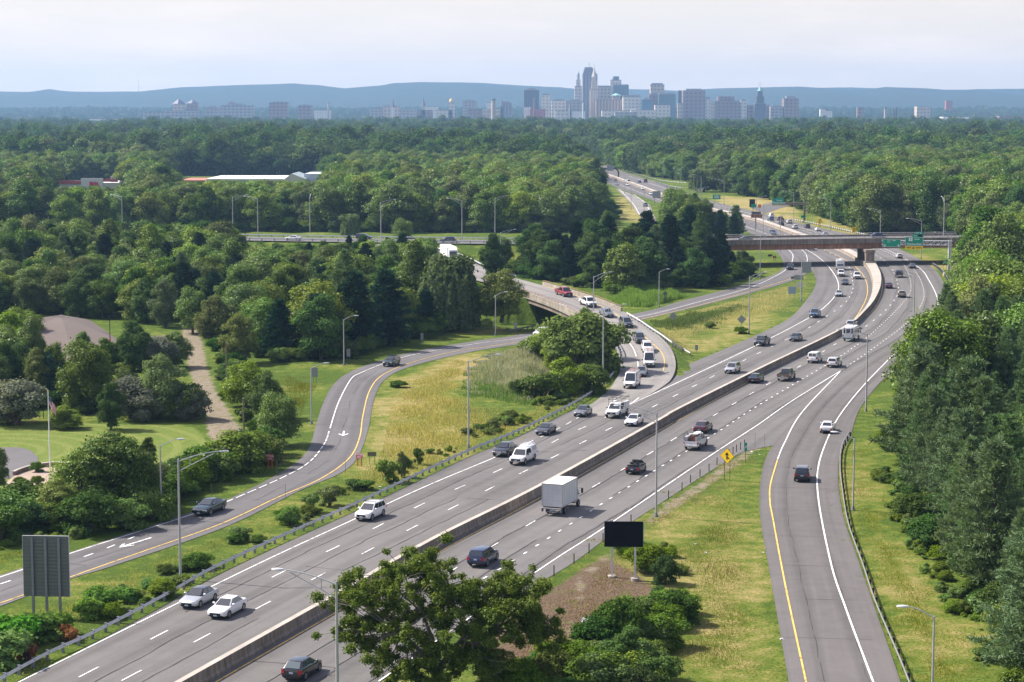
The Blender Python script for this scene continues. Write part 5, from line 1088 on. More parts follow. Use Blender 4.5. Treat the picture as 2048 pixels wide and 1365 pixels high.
def semi(p, rz, label):
    root = empty('semi_trailer', p, rz); tag(root, label, 'semi trailer')
    m = MB(); m.box(-1.3, 1.3, -6.5, 6.5, 1.1, 4.1); m.obj('trailer_box', M_BOXW, root)
    m = MB(); m.box(-1.31, 1.31, -6.51, 6.51, 4.1, 4.14); m.obj('roof', M_BOXW, root)
    m = MB(); m.box(-.5, .5, -6, 8, .7, 1.05); m.obj('chassis', M_TRIM, root)
    c = (6.9, 6.95, 8.6, 9.1, 1.2, 3.6, 1.2, 1.1); obj('cab', cabin_mesh(c, PT('white')), root); quads(panes(c, .06, .94, .4, .85, 'F')).obj('windscreen', M_GLASS, root)
    V, f, fm = loft([(6.9, 1.15, .6, 1.3), (8.8, 1.15, .6, 1.4), (10.3, 1.0, .6, 1.7), (10.5, .8, .7, 1.4)]); obj('hood', mesh('hood', V, f, [PT('white'), M_TRIM], fm=fm, angle=40), root)
    # curved roof fairing
    m = MB(); m.add([(-1.1, 7.0, 3.5), (1.1, 7.0, 3.5), (-1.15, 7.0, 4.1), (1.15, 7.0, 4.1), (-1.0, 8.6, 3.5), (1.0, 8.6, 3.5), (-1.1, 7.7, 4.0), (1.1, 7.7, 4.0)], [(2, 3, 7, 6), (6, 7, 5, 4), (0, 2, 6, 4), (1, 5, 7, 3)]); m.obj('fairing', PT('white'), root)
    wheels(root, 'se', (-5.6, -4.3, 5.2, 6.4, 9.5), .5, 1.1, .28); return root
# headings
def head(path, p, sign):
    k = int(np.argmin(np.hypot(path[:, 0]-p[0], path[:, 1]-p[1]))); k = min(max(k, 2), len(path)-3); t = (path[k+2]-path[k-2])[:2]*sign
    return math.atan2(t[1], t[0])-math.pi/2
EFp = EF
PATHS = {'A': (BAR, -1), 'B': (BAR, 1), 'D': (D_mid, 1), 'E': (EF, -1), 'C': (C, 1), 'Gr': (G, 1), 'Gl': (G, -1)}
RUN = {'A': 'approaching', 'B': 'driving away', 'D': 'on the entrance ramp', 'E': 'on the exit ramp', 'C': 'coming down the flyover ramp'}
S = SPEC
VEH = [  # kind, px, py, path, colour, label, category, options
 ('sedan', 398, 1209, 'A', 'silver', 'silver sedan with a black glass roof beside the left guardrail', 'car', dict(roof='black')),
 ('sedan', 455, 1229, 'A', 'white', 'pearl white sedan just right of the silver sedan with the black roof', 'car', {}),
 ('suv', 741, 1037, 'A', 'white', 'white suv with roof rack bars approaching alone near the guardrail', 'suv', dict(x=[x_rails(S['suv']['cab'])])),
 ('sedan', 1010, 910, 'A', 'black', 'long black sedan with chrome grille just ahead of the white capped pickup', 'car', dict(L=1.08, x=['chromegrille'])),
 ('pickup', 1046, 926, 'A', 'white', 'white pickup with a bed cap and a ladder rack beside the black sedan', 'pickup truck', dict(x=[x_cap])),
 ('coupe', 1092, 868, 'A', 'dkgrey', 'dark grey sedan on the merging lane beside the guardrail', 'car', {}),
 ('beetle', 1166, 832, 'A', 'grey', 'round grey hatchback on the merging lane behind the dark sedan', 'car', {}),
 ('pickup', 1234, 833, 'A', 'white', 'white utility truck with a black overhead ladder rack', 'utility truck', dict(L=1.06, x=[x_utilrack])),
 ('sedan', 1268, 850, 'A', 'white', 'white sedan with sunroof close to the median barrier', 'car', dict(x=[x_sunroof(S['sedan']['cab'])])),
 ('suv', 1465, 746, 'A', 'silver', 'silver suv with roof rails alone in the southbound lanes', 'suv', dict(x=[x_rails(S['suv']['cab'])])),
 ('pickup', 1524, 691, 'A', 'dkgrey', 'dark grey pickup on the outer southbound lane', 'pickup truck', {}),
 ('sedan', 1592, 682, 'A', 'dkgrey', 'dark grey sedan close to the median barrier facing the camera', 'car', {}),
 ('pickup', 1630, 635, 'A', 'blue', 'blue-grey pickup with bright chrome front south of the overpass', 'pickup truck', {}),
 ('sedan', 1678, 593, 'A', 'silver', 'small silver sedan on the southbound bend below the overpass shadow', 'car', {}),
 ('sedan', 1690, 570, 'A', 'dkgrey', 'small dark sedan just ahead of the pickup towing the white trailer', 'car', {}),
 ('pickup', 1682, 553, 'A', 'white', 'white pickup towing the white travel trailer through the overpass shadow', 'pickup truck', dict(L=.98)),
 ('pickup', 1714, 558, 'A', 'white', 'white pickup right of the towing pickup on the inner southbound lane', 'pickup truck', {}),
 ('suv', 1546, 470, 'A', 'blue', 'pale blue-grey car just beyond the overpass beside the wide median', 'car', {}),
 ('suv', 1302, 391, 'A', 'white', 'distant white car on the far southbound lanes, nearest of three', 'car', {}),
 ('sedan', 1285, 380, 'A', 'white', 'distant white car on the far southbound lanes, middle of three', 'car', {}),
 ('sedan', 1255, 372, 'A', 'white', 'distant white car just in front of the far white truck', 'car', {}),
 ('van', 1257, 367, 'A', 'white', 'distant white van at the far bend', 'van', {}),
 ('sedan', 1234, 371, 'A', 'silver', 'distant silver car left of the far white van', 'car', {}),
 ('suv', 1231, 363, 'A', 'grey', 'distant grey car farthest up the southbound lanes beside the dark gantry', 'car', {}),
 ('suv', 1163, 318, 'A', 'dkred', 'tiny dark car at the very top of the visible road', 'car', {}),
 ('suv', 1621, 501, 'A', 'dkgrey', 'dark vehicle half hidden under the overpass girder', 'suv', {}),
 # ramp
 ('van', 1264, 774, 'C', 'white', 'white cargo van with ladders on its roof rack, lower of two vans', 'van', dict(x=[x_ladder(2.62, -2.2, 1.0, .75)])),
 ('sedan', 1283, 751, 'C', 'grey', 'grey sedan between the two white vans at the foot of the ramp', 'car', {}),
 ('van', 1298, 731, 'C', 'white', 'white cargo van with ladders at the foot of the ramp, upper of two vans', 'van', dict(x=[x_ladder(2.62, -2.2, 1.0, .75)])),
 ('suv', 1294, 703, 'C', 'white', 'white suv right behind the upper white van on the ramp', 'suv', dict(x=[x_rails(S['suv']['cab'])])),
 ('suv', 1278, 684, 'C', 'dkgrey', 'dark grey suv on the ramp just behind the white suv', 'suv', {}),
 ('suv', 1252, 653, 'C', 'dkgrey', 'charcoal suv with a wide grille on the ramp beside the pale guardrail', 'suv', {}),
 ('sedan', 1213, 632, 'C', 'grey', 'dark grey sedan on the flyover deck behind the charcoal suv', 'car', {}),
 ('pickup', 1176, 612, 'C', 'offwhite', 'white pickup on the flyover deck beside the tall lamp', 'pickup truck', {}),
 ('pickup', 1128, 592, 'C', 'red', 'red pickup on the flyover deck', 'pickup truck', {}),
 # exit ramp
 ('suv', 1084, 673, 'E', 'white', 'white suv coming out from behind the bush on the exit ramp', 'suv', {}),
 ('suv', 783, 732, 'E', 'green', 'dark green suv rounding the exit ramp bend', 'suv', {}),
 ('coupe', 419, 1026, 'E', 'teal', 'dark teal fastback sedan on the exit ramp', 'car', dict(L=1.08)),
 ('suv', 1580, 540, 'E', 'black', 'black suv in the overpass shadow on the exit ramp', 'suv', {}),
 # northbound
 ('hatch', 605, 1352, 'B', 'black', 'black hatchback at the bottom edge beside the median barrier', 'car', dict(glass=1)),
 ('suv', 967, 1128, 'B', 'navy', 'navy blue suv partly behind the top of the foreground oak', 'suv', {}),
 ('mini', 1272, 946, 'B', 'black', 'small black open-top convertible in the middle lane', 'convertible', dict(x=[x_mini])),
 ('pickup', 1392, 896, 'B', 'white', 'white work pickup loaded with tool boxes and a hose reel', 'pickup truck', dict(x=[x_worktruck])),
 ('sedan', 1406, 864, 'B', 'dkred', 'dark maroon sedan just ahead of the loaded work pickup', 'car', dict(L=1.03)),
 ('sedan', 1512, 765, 'B', 'black', 'black sedan driving away beside the median shadow', 'car', {}),
 ('pickup', 1573, 760, 'B', 'bronze', 'bronze pickup with an open bed and black wheels driving away', 'pickup truck', {}),
 ('minivan', 1630, 725, 'B', 'white', 'small white panel van driving away', 'van', {}),
 ('suv', 1669, 734, 'B', 'white', 'white suv at the tip of the merge markings', 'suv', dict(x=[x_rails(S['suv']['cab'])])),
 ('suv', 1703, 657, 'B', 'silver', 'silver suv just ahead of the shuttle bus', 'suv', {}),
 ('suv', 1804, 595, 'B', 'tan', 'tan suv driving away on the bend', 'suv', {}),
 ('sedan', 1778, 577, 'B', 'dkred', 'dark red sedan nearest the barrier on the bend before the overpass', 'car', {}),
 ('pickup', 1798, 555, 'B', 'dkgrey', 'dark pickup approaching the overpass shadow from behind', 'pickup truck', {}),
 ('sedan', 1824, 537, 'B', 'grey', 'dark grey car in the overpass shadow on the northbound lanes', 'car', {}),
 ('hatch', 1798, 517, 'B', 'white', 'white hatchback just beyond the overpass shadow on the northbound lanes', 'car', {}),
 ('suv', 1649, 474, 'B', 'silver', 'silver car half hidden behind the overpass railing', 'car', {}),
 ('sedan', 1635, 463, 'B', 'white', 'white sedan beyond the overpass nearest the pale guardrail', 'car', {}),
 ('suv', 1614, 457, 'B', 'dkgrey', 'dark suv beyond the overpass left of the white sedan', 'suv', {}),
 ('suv', 1590, 458, 'B', 'white', 'white suv beyond the overpass in the middle lane', 'suv', {}),
 ('suv', 1578, 447.5, 'B', 'white', 'white suv beyond the overpass at the start of the pale guardrail', 'suv', {}),
 ('suv', 1562, 453, 'B', 'black', 'black suv beyond the overpass close to the wide median', 'suv', {}),
 ('pickup', 1561, 443, 'B', 'dkred', 'purple-grey pickup beyond the overpass on the outer lane', 'pickup truck', {}),
 ('sedan', 1535, 446, 'B', 'silver', 'silver car beyond the overpass nearest the wide median', 'car', {}),
 ('suv', 1541, 441.5, 'B', 'blue', 'blue-grey car beyond the overpass in front of the white van', 'car', {}),
 ('van', 1542, 436, 'B', 'white', 'white van beyond the overpass under the far green sign', 'van', dict(L=.8)),
 ('sedan', 1387, 400.5, 'B', 'offwhite', 'distant pale car on the northbound lanes right of a leafy tree', 'car', {}),
 ('suv', 1400, 406.5, 'B', 'black', 'distant dark suv on the northbound lanes near the straw field', 'suv', {}),
 ('van', 1291, 366, 'B', 'dkred', 'distant dark truck on the far northbound lanes', 'truck', {}),
 ('suv', 1279, 366.5, 'B', 'blue', 'distant blue car left of the far dark truck', 'car', {}),
 ('pickup', 1291, 414, 'E', 'grey', 'distant grey pickup coming down the far exit ramp', 'pickup truck', {}),
 ('suv', 1473, 418, 'B', 'grey', 'distant grey car on the straw verge beside the far lanes', 'car', {}),
 ('sedan', 1655, 864, 'D', 'white', 'white sedan with black roof glass crossing the merge line', 'car', {}),
 ('suv', 1604, 960, 'D', 'black', 'black crossover suv alone on the entrance ramp', 'suv', dict(L=1.0)),
]
GV = [('sedan', 602, 'Gl', 'white', 'white sedan on the crossing highway at the left'), ('suv', 702, 'Gr', 'navy', 'dark blue car on the crossing highway left of the round tree'), ('suv', 905, 'Gl', 'dkgrey', 'dark wagon on the crossing highway above the white trailer'),
      ('suv', 1185, 'Gl', 'white', 'white suv on the crossing highway between the trees'), ('sedan', 1465, 'Gl', 'green', 'dark green car at the left end of the overpass'), ('sedan', 1750, 'Gr', 'navy', 'dark navy sedan on the overpass above the pier')]
grp = {'A': 'vehicles in the southbound lanes', 'B': 'vehicles in the northbound lanes', 'C': 'queue on the flyover ramp', 'E': 'vehicles on the exit ramp', 'D': 'vehicles on the entrance ramp'}
def x_chromegrille(root, col): m = MB(); m.box(-.35, .35, 2.38, 2.40, .48, .72); m.obj('chrome_grille', M_CHROME, root)
for kind, px, py, path, colr, lab, cat, op in VEH:
    pth, sg = PATHS[path]; tilt = 0
    if path == 'C':
        p = PC(px, py); p[2] += .0; k = int(np.argmin(np.hypot(C[:, 0]-p[0], C[:, 1]-p[1]))); k = min(max(k, 4), len(C)-5); d = C[k+4]-C[k-4]; tilt = math.atan2(d[2], math.hypot(d[0], d[1])); p[2] += .03
    else: p = P(px, py); p[2] = .075
    ex = [x_chromegrille if e == 'chromegrille' else e for e in op.get('x', [])]
    if kind == 'pickup' and 'bronze' in colr: ex = []
    rz = head(pth, p, sg)
    if path == 'A' and p[1] < 330 and px > 1000 and px < 1200: pass
    r_ = car(kind, p, rz, colr, lab, cat, grp[path], M_GLASSL if op.get('glass') else None, ex, op.get('L', 1.0)*1.03, PT('black') if op.get('roof') else None, tilt=tilt)
    if kind == 'mini': CONV = r_
for kind, px, path, colr, lab in GV:
    near = path == 'Gl'; q = PD(px, 480, 600)
    k = int(np.argmin([abs(proj(*c)[0]-px) for c in G])); c = offset(G, 4.6 if near else -4.6)[k] if offset(G, 1)[k][1] < G[k][1] else offset(G, -4.6 if near else 4.6)[k]
    pth, sg = PATHS[path]; car(kind, (c[0], c[1], c[2]+.07), head(G, c, 1 if path == 'Gr' else -1), colr, lab, 'car', 'vehicles on the crossing highway', L=1.03)
drv = person_seated(CONV.location, 'driver with brown hair and grey shirt seated in the open convertible')
drv.rotation_euler = CONV.rotation_euler; mm = Matrix.Rotation(CONV.rotation_euler[2], 4, 'Z') @ Vector((-.36, -.30, .02)); drv.location = CONV.location+mm
p = P(1124, 1022); box_truck((p[0], p[1], .075), head(BAR, p, 1), 'white box truck with a roll-up rear door driving away')
p = P(1703, 681); shuttle_bus((p[0], p[1], .075), head(BAR, p, 1), 'white shuttle bus with three rear windows driving away')
p = P(1680, 540); trailer((p[0], p[1], .075), head(BAR, p, -1), 'white travel trailer towed by a white pickup in the overpass shadow')
p = PC(897, 524); semi((p[0], p[1], p[2]+.03), head(C, p, 1), 'white semi trailer half hidden behind the willow on the flyover ramp')
# ------------------------------------------------------------------ vegetation
def leafmat(name, c1, c2, hue=.045, val=.6, trans=.22, gloss=.0):
    t = NT(name, .7, .2); info = t.n('ShaderNodeObjectInfo'); geo = t.n('ShaderNodeNewGeometry')
    f = t.mix(geo.outputs['Random Per Island'], c1, c2)
    hs = t.n('ShaderNodeHueSaturation'); t.l(f, hs.inputs['Color'])
    t.l(t.math('MULTIPLY_ADD', info.outputs['Random'], hue, .5-hue/2), hs.inputs['Hue'])
    r2 = t.math('FRACT', t.math('MULTIPLY', info.outputs['Random'], 7.13)); t.l(t.math('MULTIPLY_ADD', r2, val, 1-val/2), hs.inputs['Value'])
    r3 = t.math('FRACT', t.math('MULTIPLY', info.outputs['Random'], 13.7)); t.l(t.math('MULTIPLY_ADD', r3, .25, .82), hs.inputs['Saturation'])
    cl = hs.outputs[0]; d = t.n('ShaderNodeBsdfDiffuse'); t.l(cl, d.inputs['Color']); tr = t.n('ShaderNodeBsdfTranslucent')
    t.l(t.mix(1.0, cl, (1.3, 1.25, .6), 'MULTIPLY'), tr.inputs['Color']); mx = t.n('ShaderNodeMixShader', i_0=trans); t.l(d.outputs[0], mx.inputs[1]); t.l(tr.outputs[0], mx.inputs[2]); out = mx.outputs[0]
    if gloss:
        g = t.n('ShaderNodeBsdfGlossy', i_Roughness=.42); g.inputs['Color'].default_value = (.8, .85, .8, 1); m2 = t.n('ShaderNodeMixShader', i_0=gloss); t.l(out, m2.inputs[1]); t.l(g.outputs[0], m2.inputs[2]); out = m2.outputs[0]
    t.l(out, t.t.nodes['Material Output'].inputs['Surface']); return t.m
LM = dict(broad=leafmat('leaves_broad', (.064, .124, .013), (.142, .216, .030), gloss=.02), bright=leafmat('leaves_bright', (.095, .170, .011), (.195, .280, .030), gloss=.02), dark=leafmat('leaves_dark', (.034, .080, .017), (.086, .150, .034)), olive=leafmat('leaves_olive', (.10, .148, .045), (.185, .228, .082)),
          pine=leafmat('needles_pine', (.075, .140, .055), (.175, .260, .115), hue=.02, val=.15, trans=.2), spruce=leafmat('needles_dark', (.014, .040, .024), (.036, .080, .046), hue=.02, trans=.08), willow=leafmat('leaves_willow', (.085, .125, .045), (.150, .195, .075), trans=.3), far=leafmat('leaves_far', (.040, .082, .022), (.088, .145, .036), val=.75), farb=leafmat('leaves_far_light', (.065, .115, .022), (.125, .185, .04), val=.5), oak=leafmat('leaves_oak', (.060, .088, .012), (.170, .200, .036), gloss=.012, trans=.35), shrub=leafmat('leaves_shrub', (.07, .13, .015), (.14, .21, .03)), grey=leafmat('leaves_grey', (.105, .125, .085), (.17, .19, .135)),
          red=leafmat('leaves_red', (.30, .09, .02), (.42, .20, .03)), purple=leafmat('leaves_purple', (.06, .025, .025), (.10, .045, .035)), sumac=leafmat('leaves_sumac', (.06, .15, .025), (.13, .24, .04)))
M_BARK = flat('bark', (.085, .068, .055), .95, var=.4, scale=2.5); M_BARKG = flat('bark_grey', (.19, .17, .15), .95, var=.35, scale=2)
def unit(v): return v/(np.linalg.norm(v, axis=-1, keepdims=True)+1e-9)
def cards(P_, N_, size, rng, asp=1.0):
    n = len(P_); r = unit(rng.normal(size=(n, 3))); a = unit(np.cross(N_, r)); b = np.cross(N_, a); s = size*rng.uniform(.65, 1.35, n)[:, None]
    a = a*s*.5; b = b*s*.5*asp; c = rng.uniform(-.25, .25, (n, 1))*N_*s
    V = np.stack([P_-a-b*.6, P_+a*.7-b+c, P_+a+b*.7, P_-a*.6+b+c], 1).reshape(-1, 3); return V
def build_leaves(name, V, mat): n = len(V)//4; return fastmesh(name, V, np.arange(4*n).reshape(n, 4), mat)
def crown_pts(rng, lobes, per, flatn=.35):
    P_, N_ = [], []
    for c, r, sq in lobes:
        d = unit(rng.normal(size=(per, 3))); d[:, 2] = np.where(d[:, 2] < -.45, -d[:, 2], d[:, 2]); d = unit(d)
        rr = r*(.62+.38*rng.random((per, 1))**.6)*(1+.18*rng.normal(size=(per, 1))); P_.append(c+d*rr*np.array((1, 1, sq))); N_.append(unit(d*.9+rng.normal(size=(per, 3))*.45+np.array((0, 0, flatn))))
    return np.vstack(P_), np.vstack(N_)
PROTO = {}
def trunk_mesh(hh, r, rng, limbs=(), mat=None, lean=.3):
    m = MB(); t = np.linspace(0, 1, 7); off = np.cumsum(rng.normal(0, lean*.3, (7, 2)), 0); off[0] = 0
    pts = np.stack([off[:, 0], off[:, 1], -.4+(hh+.4)*t], 1); m.tube(pts, r*(1.25-.95*t), 8)
    for a, b, rr in limbs: mid = (np.array(a)+np.array(b))/2+rng.normal(0, .15, 3); m.tube([a, mid, b], [rr, rr*.7, rr*.3], 6)
    return m.me('trunk', mat or M_BARK, angle=60)
def broad(name, seed, Hh, Rr, leaf, nl, per, mat, base=.22, lobe=(.20, .46), squash=.8, shape=1.0, bark=None, low=-.93):
    rng = np.random.default_rng(seed); base *= .4; z0 = Hh*base; cz = (z0+Hh)/2; rz = (Hh-z0)/2; lobes = []; limbs = []
    for k in range(nl):
        d = unit(rng.normal(size=3)); d[2] = abs(d[2]) if d[2] < low else d[2]; q = rng.uniform(.5, .97)
        f = 1-.28*max(0, d[2])**2*shape; r = Rr*rng.uniform(*lobe); c = np.array((d[0]*Rr*q*f, d[1]*Rr*q*f, cz+d[2]*rz*q)); lobes.append((c, r, squash))
        if k < 9: limbs.append(((0, 0, z0+rng.uniform(-.1, .5)*rz), tuple(c), Rr*.035))
    for k in range(max(3, nl//8)): d = rng.normal(size=3)*.25; lobes.append((np.array((d[0]*Rr, d[1]*Rr, cz+d[2]*rz)), Rr*.5, 1.0))
    for k in range(max(4, nl//5)): a = rng.uniform(0, 6.28); q = Rr*rng.uniform(.35, .72); lobes.append((np.array((math.cos(a)*q, math.sin(a)*q, z0+rng.uniform(.05, .28)*rz*2)), Rr*rng.uniform(.26, .38), .8))
    P_, N_ = crown_pts(rng, lobes, per); V = cards(P_, N_, leaf, rng)
    PROTO[name] = (trunk_mesh(Hh*.75, Rr*.065+.05, rng, limbs, bark), build_leaves('crown', V, mat), Hh, Rr)
def pine(name, seed, Hh, Rr, mat, dens=1.0, needle=.55, droop=-.05, top=.12, rag=.35, up=.45, bark=None, wid=.20, pow_=.72, step=.058):
    rng = np.random.default_rng(seed); Vs = []; limbs = []
    z = Hh*.10
    while z < Hh*.985:
        u = z/Hh; L0 = Rr*(1-u)**pow_*(1.0 if u > .22 else .65+u*1.6)*.98+.25; nb = int(rng.integers(5, 8)); a0 = rng.uniform(0, 6.28)
        for k in range(nb):
            a = a0+k*6.28/nb+rng.normal(0, .2); L = L0*rng.uniform(1-rag, 1.12); d = np.array((math.cos(a), math.sin(a), droop+rng.normal(0, .08)+.25*u)); b0 = np.array((0, 0, z+rng.normal(0, .15)))
            if L > 1.0: limbs.append((tuple(b0), tuple(b0+d*L*.9), .03+.02*L*.3))
            ns = max(2, int(L/.42*dens))
            for q in np.linspace(.28, 1.0, ns):
                c = b0+d*L*q+np.array((0, 0, .10*L*q*q)); w = .18*L*(1.15-q)+.14; side = np.array((-d[1], d[0], 0))
                for s in rng.uniform(-1, 1, max(2, int(3.2*dens))):
                    cc = c+side*s*w*1.5+np.array((0, 0, rng.normal(0, .07))); n = int(9*dens)
                    dirs = unit(rng.normal(size=(n, 3))*.55+d*.6+side*s*.5+np.array((0, 0, up))); ln = needle*rng.uniform(.6, 1.15, (n, 1)); wd = unit(np.cross(dirs, rng.normal(size=(n, 3))))*needle*wid
                    p0 = cc+rng.normal(0, .08, (n, 3)); Vs.append(np.stack([p0-wd*.5, p0+wd*.5, p0+dirs*ln+wd*.28, p0+dirs*ln-wd*.28], 1).reshape(-1, 3))
        z += Hh*step*rng.uniform(.75, 1.2)*(1-.45*u)
    PROTO[name] = (trunk_mesh(Hh*.97, .14+Hh*.009, rng, limbs, bark, .1), build_leaves('crown', np.vstack(Vs), mat), Hh, Rr)
def willow(name, seed, Hh, Rr, leaf, n_str, mat):
    rng = np.random.default_rng(seed); P_, N_, limbs = [], [], []
    for k in range(n_str):
        d = unit(rng.normal(size=3)); d[2] = abs(d[2])*.9+.05; q = rng.uniform(.6, 1.0); c = np.array((d[0]*Rr*q*.92, d[1]*Rr*q*.92, Hh*.48+d[2]*Hh*.5*q)); ln = rng.uniform(.25, .62)*Hh*(1.1-d[2]*.7); m = int(ln/leaf*2.2)+2; t = np.linspace(0, 1, m)[:, None]
        out = np.array((d[0], d[1], 0)); p = c+out*t*.6-np.array((0, 0, 1))*ln*t+rng.normal(0, .12, (m, 3)); p = p[p[:, 2] > .8]
        P_.append(p); N_.append(unit(np.tile(out+np.array((0, 0, .25)), (len(p), 1))+rng.normal(size=(len(p), 3))*.45))
    P2, N2 = crown_pts(rng, [(np.array((rng.normal(0, .35)*Rr, rng.normal(0, .35)*Rr, Hh*rng.uniform(.62, .88))), Rr*.36, .8) for _ in range(16)], n_str//3)
    P_ = np.vstack(P_+[P2]); N_ = np.vstack(N_+[N2]); V = cards(P_, N_, leaf, rng, 1.5)
    PROTO[name] = (trunk_mesh(Hh*.6, .4, rng, [((0, 0, Hh*.3), (math.cos(a)*Rr*.5, math.sin(a)*Rr*.5, Hh*.7), .15) for a in (0, 1.3, 2.6, 3.9, 5.1)]), build_leaves('crown', V, mat), Hh, Rr)
# near kinds
broad('round_a', 1, 12, 5.0, 0.26, 46, 399, LM['broad']); broad('round_b', 2, 13, 4.6, 0.28, 42, 399, LM['broad'], base=.18, shape=.6); broad('tall_a', 3, 15, 4.2, 0.28, 50, 378, LM['broad'], base=.14, lobe=(.32, .5))
broad('bright_a', 4, 11, 4.8, 0.26, 40, 420, LM['bright'], base=.14); broad('bright_b', 5, 9, 4.2, 0.25, 36, 399, LM['bright'], base=.08, lobe=(.26, .42)); broad('dark_a', 6, 13, 4.8, 0.28, 44, 399, LM['dark'], base=.12); broad('olive_a', 7, 10, 4.0, 0.22, 40, 441, LM['olive'], base=.12, lobe=(.24, .40))
broad('spread_a', 8, 10.5, 6.0, 0.28, 52, 378, LM['broad'], base=.22, squash=.6); broad('grey_shrub', 9, 4.5, 3.0, 0.17, 30, 399, LM['grey'], base=.02, low=-.2); broad('shrub_a', 10, 3.0, 2.2, 0.16, 26, 357, LM['shrub'], base=.0, low=-.1); broad('shrub_b', 11, 3.4, 2.0, 0.17, 22, 378, LM['broad'], base=.0, low=-.1); broad('red_bush', 12, 1.8, 1.1, .20, 14, 130, LM['red'], base=.0, low=-.1)
broad('purple_tree', 13, 9, 3.4, 0.26, 30, 252, LM['purple'], base=.15); broad('locust_a', 14, 10.5, 4.4, 0.20, 56, 315, LM['bright'], base=.16, lobe=(.18, .32), squash=.55); broad('darkshrub', 15, 3.6, 2.5, 0.18, 26, 357, LM['dark'], base=.0, low=-.1)
broad('column', 16, 6, .85, 0.15, 40, 252, LM['spruce'], base=.0, lobe=(.45, .65), low=-.9)
pine('pine_a', 21, 15, 5.2, LM['pine'], needle=.55, wid=.19, pow_=.75, rag=.55, step=.066); pine('pine_b', 22, 12, 4.8, LM['pine'], rag=.6, needle=.55, wid=.19, pow_=.7, step=.075, droop=-.1); pine('pine_c', 23, 17, 5.6, LM['pine'], rag=.6, up=.35, needle=.55, wid=.19, pow_=.8, step=.07); pine('spruce_a', 24, 14, 4.6, LM['spruce'], droop=-.16, rag=.4, up=.1, needle=.6); pine('spruce_b', 25, 12, 4.0, LM['spruce'], droop=-.1, rag=.5, up=.15, needle=.6)
willow('willow_a', 31, 15, 6.2, .36, 620, LM['willow']); willow('willow_b', 32, 10, 5.0, .45, 320, LM['willow'])
def tree(kind, p, hgt, rz, label, cat='tree', group=None, wide=1.0, name=None):
    tm, cm, H0, R0 = PROTO[kind]; s = hgt/H0; nm = name or {'pine': 'pine_tree', 'spruce': 'dark_conifer', 'willow': 'willow_tree', 'shrub': 'shrub', 'grey': 'shrub', 'red': 'shrub', 'darkshrub': 'shrub', 'column': 'columnar_cypress'}.get(kind.split('_')[0], 'broadleaf_tree')
    root = empty(nm, p, rz); root.scale = (s*wide, s*wide, s); tag(root, label, cat, group); obj('trunk', tm, root); obj('crown', cm, root); return root
PLACED = []
def put(kind, px, py, top, label, wide=1.0, group=None, cat=None, hgt=None):
    """a tree or shrub standing at pixel (px, py) whose top shows at picture height `top`"""
    p = PG(px, py)
    if hgt is None:
        hgt = PD(px, top, p[1])[2]-p[2]
    PLACED.append((p[0], p[1], PROTO[kind][3]*hgt/PROTO[kind][2]*wide))
    return tree(kind, p, hgt, random.uniform(0, 6.28), label, cat or ('shrub' if 'shrub' in kind or 'bush' in kind else 'tree'), group, wide)
